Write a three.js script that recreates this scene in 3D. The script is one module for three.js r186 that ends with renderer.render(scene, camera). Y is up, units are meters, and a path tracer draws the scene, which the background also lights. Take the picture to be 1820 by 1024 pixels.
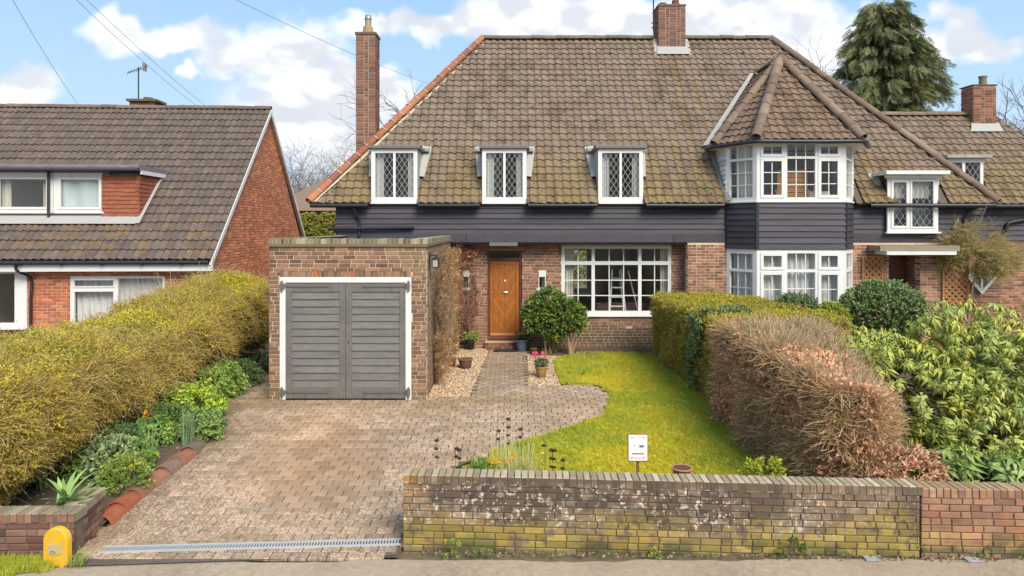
import * as THREE from 'three';
import { mergeGeometries } from 'three/addons/utils/BufferGeometryUtils.js';

// ---------------------------------------------------------------- camera, sky, sun, exposure
const scene = new THREE.Scene();
const FOCAL = 1240, PX = 910, PY = 405, CAMY = 3.12;           // measured on the 1820 x 1024 photograph
const camera = new THREE.PerspectiveCamera(2 * Math.atan(512 / FOCAL) * 180 / Math.PI, 1820 / 1024, 0.1, 1500);
camera.position.set(0, CAMY, 0);
camera.lookAt(0, CAMY, -10);
camera.setViewOffset(1820, 1024, 0, 107, 1820, 1024);           // shifted lens: verticals stay upright
const EXPOSURE = 1.3;
const sun = new THREE.DirectionalLight(new THREE.Color(1.0, 0.935, 0.80), 3.9);
sun.position.set(25, 50, 35);
sun.target.position.set(0, 0, -14);
sun.castShadow = true;
sun.shadow.radius = 60;                                          // thin cloud: a broad, soft sun
sun.shadow.mapSize.set(2048, 2048);
Object.assign(sun.shadow.camera, { left: -26, right: 26, top: 26, bottom: -26, near: 1, far: 160 });
scene.add(sun, sun.target);

// ---------------------------------------------------------------- random numbers and noise
function rng(seed) { let a = seed >>> 0; return () => { a = (a + 0x6D2B79F5) | 0; let t = Math.imul(a ^ (a >>> 15), 1 | a); t = (t + Math.imul(t ^ (t >>> 7), 61 | t)) ^ t; return ((t ^ (t >>> 14)) >>> 0) / 4294967296; }; }
const R0 = rng(77);
const rr = (a, b, r = R0) => a + (b - a) * r();
const HASH = new Float32Array(65536); { const r = rng(5); for (let i = 0; i < 65536; i++) HASH[i] = r(); }
function vn(x, y) {
  const xi = Math.floor(x), yi = Math.floor(y); let fx = x - xi, fy = y - yi;
  fx = fx * fx * (3 - 2 * fx); fy = fy * fy * (3 - 2 * fy);
  const h = (i, j) => HASH[((i * 73 + j * 5471) ^ (j << 7)) & 65535];
  const a = h(xi, yi), b = h(xi + 1, yi), c = h(xi, yi + 1), d = h(xi + 1, yi + 1);
  return a + (b - a) * fx + (c - a) * fy + (a - b - c + d) * fx * fy;
}
function fbm(x, y, o = 4) { let s = 0, a = 0.5, t = 0; for (let i = 0; i < o; i++) { s += a * vn(x, y); t += a; x = x * 2.03 + 17.3; y = y * 2.03 + 9.1; a *= 0.5; } return s / t; }
const sst = (a, b, x) => { x = Math.min(1, Math.max(0, (x - a) / (b - a))); return x * x * (3 - 2 * x); };
const lerp = (a, b, t) => a + (b - a) * t;
const mix3 = (a, b, t) => [lerp(a[0], b[0], t), lerp(a[1], b[1], t), lerp(a[2], b[2], t)];
function L(hex, k = 1) { const c = new THREE.Color(hex); return [c.r * k, c.g * k, c.b * k]; }   // sRGB hex -> linear triple

// ---------------------------------------------------------------- sky: blue with broken cumulus, computed
{
  const W = 3072, H = 1536, data = new Float32Array(W * H * 4);
  const blobs = [[185, 45, 55, 34], [262, 78, 90, 34], [335, 70, 70, 34], [505, 85, 120, 60], [440, 110, 70, 34], [45, 158, 78, 44], [560, 178, 160, 62], [500, 225, 110, 60], [640, 150, 90, 40],
    [660, 45, 60, 26], [800, 50, 120, 26], [930, 40, 140, 50], [1080, 35, 140, 52], [1240, 40, 150, 60], [1400, 55, 130, 60], [1530, 90, 130, 70], [1690, 70, 80, 48], [1760, 92, 64, 26], [350, 138, 26, 12], [1340, 0, 110, 22], [600, 260, 120, 40], [1010, 0, 120, 26]];
  for (let j = 0; j < H; j++) {
    const elev = ((j + 0.5) / H - 0.5) * Math.PI;                // row 0 is the bottom row
    for (let i = 0; i < W; i++) {
      const az = ((i + 0.5) / W - 0.5) * 2 * Math.PI;
      const fa = Math.atan2(Math.cos(az), -Math.sin(az));           // 0 straight ahead (-z), + to the right
      const e = Math.max(elev, 0.0);
      const up = sst(0, 0.9, e);
      let r = lerp(0.48, 0.22, sst(0.0, 0.55, e)), g = lerp(0.66, 0.43, sst(0.0, 0.55, e)), b = lerp(0.83, 0.74, up);
      let c = 0;
      if (elev > -0.08) {
        const cf = Math.cos(fa);
        const sx = fa * 3.2, sy = e * 6.5;
        const n = fbm(sx * 2 + 11, sy * 1.5 + 3, 6), n2 = fbm(sx * 7 + 31, sy * 7 + 13, 5);
        let general = sst(0.47, 0.62, n + (n2 - 0.5) * 0.16);
        let local = 0;
        if (cf > 0.45 && e < 0.62) {
          const px = PX + FOCAL * Math.tan(fa), py = PY - FOCAL * Math.tan(e) / cf;
          const wx = (fbm(px * 0.018 + 5, py * 0.018, 5) - 0.5) * 90, wy = (fbm(px * 0.018 + 45, py * 0.018 + 9, 5) - 0.5) * 80;
          for (const [bx, by, rx, ry] of blobs) {
            const dx = (px + wx - bx) / rx, dy = (py + wy - by) / ry, q = dx * dx + dy * dy;
            if (q < 2.2) local = 1 - (1 - local) * (1 - sst(1.5, 0.25, q) * 0.98);
          }
          const inView = sst(0.5, 0.75, cf) * sst(0.62, 0.42, e);
          c = lerp(general, local, inView);
        } else c = general;
        c *= 0.86 + 0.2 * n2; c = Math.min(1, c);
        const body = 0.80 + 0.26 * sst(0.35, 0.62, n2) - 0.05 * sst(0.55, 0.75, n);
        const haze = sst(0.16, 0.0, e) * 0.55;
        r = lerp(r, 0.80 * body, c); g = lerp(g, 0.82 * body, c); b = lerp(b, 0.87 * body, c);
        r = lerp(r, 0.70, haze); g = lerp(g, 0.76, haze); b = lerp(b, 0.84, haze);
      } else { r = 0.16; g = 0.155; b = 0.13; }
      const k = j * W + i;
      data[k * 4] = r; data[k * 4 + 1] = g; data[k * 4 + 2] = b; data[k * 4 + 3] = 1;
    }
  }
  const t = new THREE.DataTexture(data, W, H, THREE.RGBAFormat, THREE.FloatType);
  t.mapping = THREE.EquirectangularReflectionMapping; t.magFilter = THREE.LinearFilter; t.minFilter = THREE.LinearFilter; t.needsUpdate = true;
  scene.background = t; scene.environment = t;
}

// ---------------------------------------------------------------- geometry helpers
class Geo {                                                       // triangles with smooth or flat normals, uv and vertex colour
  constructor() { this.p = []; this.n = []; this.t = []; this.c = []; }
  v(p, n, t, c) { this.p.push(p[0], p[1], p[2]); this.n.push(n[0], n[1], n[2]); this.t.push(t[0], t[1]); this.c.push(c[0], c[1], c[2]); }
  tri(a, b, c, col, ta = [0, 0], tb = [0, 0], tc = [0, 0], n) {
    if (!n) { const ux = b[0] - a[0], uy = b[1] - a[1], uz = b[2] - a[2], vx = c[0] - a[0], vy = c[1] - a[1], vz = c[2] - a[2]; n = [uy * vz - uz * vy, uz * vx - ux * vz, ux * vy - uy * vx]; const l = Math.hypot(...n) || 1; n = [n[0] / l, n[1] / l, n[2] / l]; }
    this.v(a, n, ta, col); this.v(b, n, tb, col); this.v(c, n, tc, col);
  }
  quad(a, b, c, d, col, uvf, n) { const f = uvf || (() => [0, 0]); this.tri(a, b, c, col, f(a), f(b), f(c), n); this.tri(a, c, d, col, f(a), f(c), f(d), n); }
  get tris() { return this.p.length / 9; }
  build(m) {
    const g = new THREE.BufferGeometry();
    g.setAttribute('position', new THREE.Float32BufferAttribute(this.p, 3)); g.setAttribute('normal', new THREE.Float32BufferAttribute(this.n, 3));
    g.setAttribute('uv', new THREE.Float32BufferAttribute(this.t, 2)); g.setAttribute('color', new THREE.Float32BufferAttribute(this.c, 3));
    if (m) g.applyMatrix4(m);
    return g;
  }
  add(o) { for (const k of ['p', 'n', 't', 'c']) for (const x of o[k]) this[k].push(x); return this; }
}
const V3 = (x, y, z) => new THREE.Vector3(x, y, z);
function Fr(o, u, n) {                                            // a local frame: x along u, y along v, z along the outward normal n
  const U = u.clone().normalize(), N = n.clone().normalize(), V = N.clone().cross(U).normalize();
  const m = new THREE.Matrix4().makeBasis(U, V, N).setPosition(o); return { o, U, V, N, m };
}
const facing = (x, h, d) => Fr(V3(x, h, -d), V3(1, 0, 0), V3(0, 0, 1));   // a frame in a plane that faces the street
function bx(x0, x1, y0, y1, z0, z1) { const g = new THREE.BoxGeometry(Math.abs(x1 - x0), Math.abs(y1 - y0), Math.abs(z1 - z0)); g.translate((x0 + x1) / 2, (y0 + y1) / 2, (z0 + z1) / 2); return g; }
const bd = (x0, x1, h0, h1, d0, d1) => bx(x0, x1, h0, h1, -d1, -d0);
function bevel(x0, x1, y0, y1, z0, z1, b = 0.006) {               // a box with chamfered outer edges (extruded)
  const w = x1 - x0, h = y1 - y0, s = new THREE.Shape(); s.moveTo(x0 + b, y0 + b); s.lineTo(x1 - b, y0 + b); s.lineTo(x1 - b, y1 - b); s.lineTo(x0 + b, y1 - b); s.closePath();
  const g = new THREE.ExtrudeGeometry(s, { depth: Math.max(0.001, z1 - z0 - 2 * b), bevelEnabled: true, bevelThickness: b, bevelSize: b, bevelSegments: 1 }); g.translate(0, 0, z0 + b); return g;
}
function holed(x0, x1, y0, y1, holes, depth, z = 0) {             // a slab with rectangular holes
  const s = new THREE.Shape(); s.moveTo(x0, y0); s.lineTo(x1, y0); s.lineTo(x1, y1); s.lineTo(x0, y1); s.closePath();
  for (const [a, b, c, d] of holes) { const p = new THREE.Path(); p.moveTo(a, c); p.lineTo(a, d); p.lineTo(b, d); p.lineTo(b, c); p.closePath(); s.holes.push(p); }
  const g = new THREE.ExtrudeGeometry(s, { depth, bevelEnabled: false }); g.translate(0, 0, z); return g;
}
function poly(pts, depth, z = 0) { const s = new THREE.Shape(pts.map(p => new THREE.Vector2(p[0], p[1]))); const g = new THREE.ExtrudeGeometry(s, { depth, bevelEnabled: false }); g.translate(0, 0, z); return g; }
const clean = g => { const o = g.index ? g.toNonIndexed() : g; for (const k of Object.keys(o.attributes)) if (!['position', 'normal', 'uv'].includes(k)) o.deleteAttribute(k); return o; };
const join = a => { const l = a.map(clean); return l.length > 1 ? mergeGeometries(l) : l[0]; };
function tube(pts, r, seg = 6, n, taper) {                        // a swept tube, radius may taper
  const c = new THREE.CatmullRomCurve3(pts.map(p => p.isVector3 ? p : V3(...p))); const N = n || Math.max(2, pts.length * 3);
  const g = new THREE.TubeGeometry(c, N, r, seg, false);
  if (taper !== undefined) { const a = g.attributes.position; for (let i = 0; i <= N; i++) { const q = c.getPointAt(i / N), k = lerp(1, taper, i / N); for (let j = 0; j <= seg; j++) { const id = i * (seg + 1) + j; a.setXYZ(id, q.x + (a.getX(id) - q.x) * k, q.y + (a.getY(id) - q.y) * k, q.z + (a.getZ(id) - q.z) * k); } } }
  return g;
}
function lathe(prof, seg = 20) { return new THREE.LatheGeometry(prof.map(p => new THREE.Vector2(p[0], p[1])), seg); }

// ---------------------------------------------------------------- naming and bookkeeping
const taken = {};
function numbered(n) { const k = taken[n] || 0; taken[n] = k + 1; return k ? `${n}_${String(k).padStart(3, '0')}` : n; }
function mesh(name, geo, mat, parent, m) { if (m) geo.applyMatrix4(m); const o = new THREE.Mesh(geo, mat); o.name = name; o.castShadow = o.receiveShadow = true; if (parent) parent.add(o); return o; }
function thing(name, label, category, group) { const o = new THREE.Group(); o.name = numbered(name); o.userData = { label, category }; if (group) o.userData.group = group; scene.add(o); return o; }
function single(name, geo, mat, label, category, group) { const o = mesh(numbered(name), geo, mat, scene); o.userData = { label, category }; if (group) o.userData.group = group; return o; }
function structure(name, geo, mat) { const o = mesh(numbered(name), geo, mat, scene); o.userData = { kind: 'structure' }; return o; }
function anchor(o, x, y, z) { o.position.set(x, y, z); for (const c of o.children) { c.position.x -= x; c.position.y -= y; c.position.z -= z; } return o; }
const stuffed = o => { o.userData.kind = 'stuff'; return o; };
// pixels of the photograph -> points at a known distance, or on the sloping front garden
const X = (px, d) => (px - PX) / FOCAL * d, Hh = (py, d) => CAMY - (py - PY) / FOCAL * d;
const gnd = d => d >= 12.6 ? 0 : d <= 8 ? -0.42 : -0.42 * (12.6 - d) / 4.6;
function onGround(px, py, lift = 0) { let d = 12; for (let i = 0; i < 40; i++) d = lerp(d, FOCAL * (CAMY - gnd(d) - lift) / (py - PY), 0.6); return [X(px, d), d]; }
const gp = (x, d, lift = 0) => V3(x, gnd(d) + lift, -d);

// ---------------------------------------------------------------- textures and materials
function tex(w, h, fn, srgb = true, wrap = true) {                // fn(u, v, x, y) -> [r, g, b] linear 0..1 (v up)
  const data = new Uint8Array(w * h * 4); const enc = x => { x = Math.min(1, Math.max(0, x)); return 255 * (srgb ? (x <= 0.0031308 ? 12.92 * x : 1.055 * Math.pow(x, 1 / 2.4) - 0.055) : x); };
  for (let y = 0; y < h; y++) for (let x = 0; x < w; x++) { const c = fn((x + 0.5) / w, (y + 0.5) / h, x, y), k = (y * w + x) * 4; data[k] = enc(c[0]); data[k + 1] = enc(c[1]); data[k + 2] = enc(c[2]); data[k + 3] = 255; }
  const t = new THREE.DataTexture(data, w, h, THREE.RGBAFormat); t.colorSpace = srgb ? THREE.SRGBColorSpace : THREE.NoColorSpace; t.magFilter = THREE.LinearFilter; t.minFilter = THREE.LinearMipmapLinearFilter; t.generateMipmaps = true;
  if (wrap) t.wrapS = t.wrapT = THREE.RepeatWrapping; t.needsUpdate = true; return t;
}
const tileNoise = (u, v, f, o = 4) => { const a = fbm(u * f, v * f, o), b = fbm((u - 1) * f, v * f, o), c = fbm(u * f, (v - 1) * f, o), d = fbm((u - 1) * f, (v - 1) * f, o); return lerp(lerp(a, b, u), lerp(c, d, u), v); };
const grainTex = tex(512, 512, (u, v, x, y) => { const n = tileNoise(u, v, 22, 4), m = tileNoise(u + 0.4, v, 5, 3), s = HASH[(x * 131 + y * 7919) & 65535]; const k = 0.62 + 0.55 * (n - 0.5) + 0.34 * (m - 0.5) + 0.12 * (s - 0.5) + 0.22; return [k, k, k]; });
const bumpTex = tex(512, 512, (u, v, x, y) => { const n = tileNoise(u, v, 30, 4); return [n, n, n]; }, false);
const C = (c) => new THREE.Color().setRGB(c[0], c[1], c[2]);
function M(c, rough = 0.85, o = {}) { return new THREE.MeshStandardMaterial({ color: C(c), roughness: rough, side: THREE.DoubleSide, ...o }); }
const brickMat = M([1, 1, 1], 0.92, { vertexColors: true, map: grainTex, bumpMap: bumpTex, bumpScale: 0.003 });
const mats = {
  mortar: M(L('#cdb79e', 0.95), 0.95, { map: grainTex }),
  mortarPale: M(L('#dcc8aa', 0.95), 0.95, { map: grainTex }),
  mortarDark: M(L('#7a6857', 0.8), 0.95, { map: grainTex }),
  white: M([0.7, 0.695, 0.68], 0.42, { map: tex(256, 256, (u, v) => { const k = 0.94 + 0.06 * sst(0.3, 0.62, tileNoise(u, v, 7, 4)); return [k, k, k * 0.985]; }) }),
  whiteRough: M([0.74, 0.74, 0.71], 0.6, { map: grainTex }),
  lead: M(L('#b3b1ac', 0.8), 0.75, { map: grainTex }),
  leadDark: M(L('#807f80', 0.8), 0.75, { map: grainTex }),
  black: M([0.022, 0.02, 0.024], 0.42),
  came: M([0.3, 0.3, 0.3], 0.6),
  board: M(L('#47424a', 0.85), 0.6, { vertexColors: true, map: grainTex, bumpMap: bumpTex, bumpScale: 0.003 }),
  plaster: M([0.72, 0.67, 0.58], 0.9), floorWood: M([0.22, 0.13, 0.07], 0.6), carpet: M([0.2, 0.15, 0.12], 0.95),
  curtain: new THREE.MeshPhysicalMaterial({ color: C([0.72, 0.68, 0.58]), roughness: 0.95, transmission: 0.35, thickness: 0, side: THREE.DoubleSide }),
  net: new THREE.MeshPhysicalMaterial({ color: C([0.8, 0.8, 0.78]), roughness: 0.95, transmission: 0.35, thickness: 0, side: THREE.DoubleSide }),
  glass: new THREE.MeshPhysicalMaterial({ color: C([0.97, 0.98, 0.98]), roughness: 0.02, transmission: 1, thickness: 0, ior: 1.5, side: THREE.DoubleSide }),
  doorBrown: M(L('#ae6828', 0.9), 0.42, { map: tex(256, 512, (u, v) => { const n = fbm(u * 60, v * 4, 4), m = fbm(u * 8 + 3, v * 2, 3), k = 0.6 + 0.5 * n + 0.3 * (m - 0.5); return [k, k * 0.97, k * 0.94]; }) }),
  doorFrame: M(L('#7a4424', 0.7), 0.5, { map: grainTex }),
  garageGrey: M(L('#7b7670', 0.86), 0.5, { map: grainTex }),
  iron: M(L('#77736e', 0.85), 0.45, { metalness: 0.3 }),
  terracotta: M(L('#b4714d', 0.85), 0.8, { map: grainTex, vertexColors: true }),
  soil: M([0.13, 0.09, 0.06], 1, { map: grainTex, bumpMap: bumpTex, bumpScale: 0.03 }),
  bark: M([0.16, 0.125, 0.095], 0.95), twig: M([0.20, 0.155, 0.115], 0.95),
  leaf: M([1, 1, 1], 0.6), leafGloss: M([1, 1, 1], 0.38),
};
// ---------------------------------------------------------------- bricks: each with its own chamfered face
const pick = (a, r = R0) => a[Math.floor(r() * a.length)];
function brickInto(g, u0, u1, v0, v1, w, depth, col, uvf, ch = 0.004) {   // face at z = w, sides back to w - depth, no back
  const f0 = [u0 + ch, v0 + ch, w], f1 = [u1 - ch, v0 + ch, w], f2 = [u1 - ch, v1 - ch, w], f3 = [u0 + ch, v1 - ch, w], e = w - ch, b = w - depth;
  const e0 = [u0, v0, e], e1 = [u1, v0, e], e2 = [u1, v1, e], e3 = [u0, v1, e], b0 = [u0, v0, b], b1 = [u1, v0, b], b2 = [u1, v1, b], b3 = [u0, v1, b];
  g.quad(f0, f1, f2, f3, col, uvf, [0, 0, 1]);
  g.quad(e0, e1, f1, f0, col, uvf); g.quad(e1, e2, f2, f1, col, uvf); g.quad(e2, e3, f3, f2, col, uvf); g.quad(e3, e0, f0, f3, col, uvf);
  g.quad(b0, b1, e1, e0, col, uvf); g.quad(b1, b2, e2, e1, col, uvf); g.quad(b2, b3, e3, e2, col, uvf); g.quad(b3, b0, e0, e3, col, uvf);
}
const jit = (c, k, r = R0) => { const m = 1 + (r() - 0.5) * k, a = (r() - 0.5) * k * 0.25; return [c[0] * m * (1 + a), c[1] * m, c[2] * m * (1 - a)]; };
// lays a wall's bricks in frame F over [0, W] x [0, H] with holes; the first `own` (seen ones) are parts of their own, the rest one part
function layBricks(part, F, o) {
  const { W, H, holes = [], pal, own = 0, course = 0.075, len = 0.225, bond = 'stretcher', tint, clip, seen = () => true, seed = 1, w = 0, joint = 0.014, mat = brickMat, uv, name = 'brick', v0 = 0, restName, uvScale = 1.7 } = o;
  const r = rng(seed), list = [];
  const rows = Math.round((H - v0) / course);
  for (let j = 0; j < rows; j++) {
    const a = v0 + j * course + joint / 2, b = v0 + (j + 1) * course - joint / 2; let u = -(j % 2) * len / 2 - (bond === 'random' ? r() * 0.1 : 0), k = j;
    while (u < W) {
      let l = len; if (bond === 'flemish') { l = (k++ % 2) ? len / 2 : len; } else if (bond === 'random' && r() < 0.3) l = len / 2; else if (bond === 'garden' && j % 4 === 3) l = len / 2;
      let segs = [[Math.max(0, u + joint / 2), Math.min(W, u + l - joint / 2)]];
      for (const [h0, h1, g0, g1] of holes) if (b > g0 + 0.012 && a < g1 - 0.012) segs = segs.flatMap(([s, e]) => e <= h0 || s >= h1 ? [[s, e]] : [[s, Math.min(e, h0)], [Math.max(s, h1), e]].filter(q => q[1] - q[0] > 0.02));
      for (const [s, e] of segs) if (e - s > 0.025) { const lim = clip ? clip(s, e, a, b) : [s, e]; if (lim && lim[1] - lim[0] > 0.025) list.push([lim[0], lim[1], a, b]); }
      u += l;
    }
  }
  const show = list.filter(q => seen((q[0] + q[1]) / 2, (q[2] + q[3]) / 2)).sort((p, q) => (q[1] - q[0]) - (p[1] - p[0])).slice(0, own), mine = new Set(show), rest = new Geo();
  for (const q of list) {
    const one = mine.has(q), g = one ? new Geo() : rest; let col = jit(pick(pal, r), 0.24, r); if (tint) col = tint(col, (q[0] + q[1]) / 2, (q[2] + q[3]) / 2, r);
    const ou = r() * 3, ov = r() * 3, f = uv || (p => [(p[0] + ou) * uvScale, (p[1] + ov) * uvScale]);
    brickInto(g, q[0] + (r() - 0.5) * 0.003, q[1] + (r() - 0.5) * 0.003, q[2], q[3], w + (r() - 0.5) * 0.005, 0.016, col, f);
    if (one) mesh(name, g.build(F.m), mat, part);
  }
  if (rest.tris) stuffed(mesh(restName || name + 'work', rest.build(F.m), mat, part));
}

// ---------------------------------------------------------------- roof tiles: wavy, lapped, one by one
// facet A-B (eave, left to right seen from outside) to D-C (top right, top left)
function tileFacet(part, A, B, Cc, D, o) {
  const { gauge = 0.25, pitch = 0.26, amp = 0.02, own = 0, hole, pal, tint, mat, uvOf, seed = 1, lift = 0.028, thick = 0.02, segs = 6, seen = () => true, name = 'tile', flat = false, wob = 0.006 } = o;
  const U = B.clone().sub(A).normalize(), up = Cc.clone().add(D).multiplyScalar(0.5).sub(A), N = U.clone().cross(up).normalize(), F = Fr(A, U, N);
  const loc = p => { const q = p.clone().sub(A); return [q.dot(F.U), q.dot(F.V)]; };
  const b = loc(B), c = loc(Cc), d = loc(D), Vl = Math.max(c[1], d[1]), r = rng(seed), list = [];
  const Lf = v => lerp(0, c[0], Math.min(1, v / c[1])), Rf = v => lerp(b[0], d[0], Math.min(1, v / d[1]));
  const rows = Math.round(Vl / gauge), G = Vl / rows;
  for (let j = 0; j < rows; j++) {
    const v0 = j * G, v1 = Math.min(Vl, (j + 1) * G + 0.05), vm = v0 + G * 0.5;
    const lo = Math.min(Lf(v0), Lf(v1)), hi = Math.max(Rf(v0), Rf(v1));
    const i0 = Math.floor(lo / pitch) - 1, i1 = Math.ceil(hi / pitch) + 1;
    let cuts = hole ? hole(vm, F) : [];
    for (let i = i0; i < i1; i++) {
      let sg = [[i * pitch, (i + 1) * pitch]];
      for (const [h0, h1] of cuts) sg = sg.flatMap(([s, e]) => e <= h0 || s >= h1 ? [[s, e]] : [[s, Math.min(e, h0)], [Math.max(s, h1), e]].filter(q => q[1] - q[0] > 0.01));
      for (const [s, e] of sg) {
        const sb = Math.max(s, Lf(v0)), eb = Math.min(e, Rf(v0)), st = Math.max(s, Lf(v1)), et = Math.min(e, Rf(v1));
        if (eb - sb < 0.02 && et - st < 0.02) continue;
        list.push([Math.min(sb, Math.max(eb, sb)), Math.max(eb, sb), Math.min(st, Math.max(et, st)), Math.max(et, st), v0, v1]);
      }
    }
  }
  const chosen = new Set(own ? list.filter(q => q[1] - q[0] > pitch * 0.6 && seen((q[0] + q[1]) / 2, (q[4] + q[5]) / 2)).slice(0, own) : []), rest = new Geo();
  const W2 = 2 * Math.PI / pitch;
  for (const q of list) {
    const one = chosen.has(q), g = one ? new Geo() : rest; let col = jit(pick(pal, r), 0.07, r); if (tint) col = tint(col, (q[0] + q[1]) / 2, q[4], r);
    const [sb, eb, st, et, v0, v1] = q, dz = (r() - 0.5) * wob, tl = (r() - 0.5) * wob * 2, dv = (r() - 0.5) * 0.016 - (r() < 0.03 ? 0.03 * r() : 0);
    const n = flat ? 1 : segs, P = (t, top) => { const u = top ? lerp(st, et, t) : lerp(sb, eb, t), v = top ? v1 : v0 + dv; const ph = u * W2; const w = flat ? 0 : amp * (Math.sin(ph) + 0.35 * Math.sin(2 * ph + 0.6)); return [u, v, w + (top ? 0.004 : lift) + dz + (t - 0.5) * tl]; };
    const Nn = (t, top) => { if (flat) return [0, 0, 1]; const u = top ? lerp(st, et, t) : lerp(sb, eb, t), ph = u * W2, s = amp * W2 * (Math.cos(ph) + 0.7 * Math.cos(2 * ph + 0.6)), l = Math.hypot(s, 1); return [-s / l, 0.1, 1 / l]; };
    const uf = p => uvOf(p[0], p[1]);
    for (let k = 0; k < n; k++) {
      const t0 = k / n, t1 = (k + 1) / n, a = P(t0), b2 = P(t1), c2 = P(t1, 1), d2 = P(t0, 1), na = Nn(t0), nb = Nn(t1), nc = Nn(t1, 1), nd = Nn(t0, 1);
      g.v(a, na, uf(a), col); g.v(b2, nb, uf(b2), col); g.v(c2, nc, uf(c2), col); g.v(a, na, uf(a), col); g.v(c2, nc, uf(c2), col); g.v(d2, nd, uf(d2), col);
      g.quad([a[0], a[1], a[2] - thick], [b2[0], b2[1], b2[2] - thick], b2, a, col, uf);
    }
    const a = P(0), d2 = P(0, 1), b2 = P(1), c2 = P(1, 1), dn = p => [p[0], p[1], p[2] - thick];
    g.quad(dn(a), a, d2, dn(d2), col, uf); g.quad(b2, dn(b2), dn(c2), c2, col, uf);
    if (one) mesh(name, g.build(F.m), mat, part);
  }
  if (rest.tris) stuffed(mesh(name === 'tile' ? 'tiling' : name + '_courses', rest.build(F.m), mat, part));
  return F;
}
// half-round hip and ridge tiles, one piece after another from P to Q
function capTiles(part, P, Q, r, n, pal, name, upv = V3(0, 1, 0), seed = 3, mortar) {
  const dir = Q.clone().sub(P), len = dir.length(); dir.normalize(); const side = dir.clone().cross(upv).normalize(), up = side.clone().cross(dir).normalize(), rd = rng(seed);
  for (let i = 0; i < n; i++) {
    const a = P.clone().addScaledVector(dir, len * i / n), l = len / n, g = new Geo(), col = jit(pick(pal, rd), 0.25, rd), seg = 8, k0 = r * 1.06, k1 = r * 0.97, off = (rd() - 0.5) * 0.015;
    const pt = (t, ang, rad) => { const q = a.clone().addScaledVector(dir, t).addScaledVector(side, Math.cos(ang) * rad).addScaledVector(up, Math.sin(ang) * rad * 0.92 + off); return [q.x, q.y, q.z]; };
    for (let s = 0; s < seg; s++) {
      const a0 = Math.PI * (-0.06 + 1.12 * s / seg), a1 = Math.PI * (-0.06 + 1.12 * (s + 1) / seg), mid = (a0 + a1) / 2; const uf = p => [p[0] * 2 + p[1], p[2] * 2 + p[1]];
      g.quad(pt(-0.02, a0, k0), pt(l + 0.01, a0, k1), pt(l + 0.01, a1, k1), pt(-0.02, a1, k0), col, uf);
      g.quad(pt(-0.02, a0, k0 - 0.02), pt(-0.02, a0, k0), pt(-0.02, a1, k0), pt(-0.02, a1, k0 - 0.02), col, uf);
    }
    const o = mesh(name, g.build(), mats.terracottaPlain, part);
    if (mortar && i) { const mg = new Geo(); for (let s = 0; s < seg; s++) { const a0 = Math.PI * s / seg, a1 = Math.PI * (s + 1) / seg; mg.quad(pt(-0.032, a0, k0 + 0.005), pt(-0.012, a0, k0 + 0.005), pt(-0.012, a1, k0 + 0.005), pt(-0.032, a1, k0 + 0.005), [0.5, 0.43, 0.34]); } mesh('mortar_band', mg.build(), mats.terracottaPlain, part); }
  }
}
mats.terracottaPlain = M([1, 1, 1], 0.85, { map: grainTex, vertexColors: true });

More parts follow.
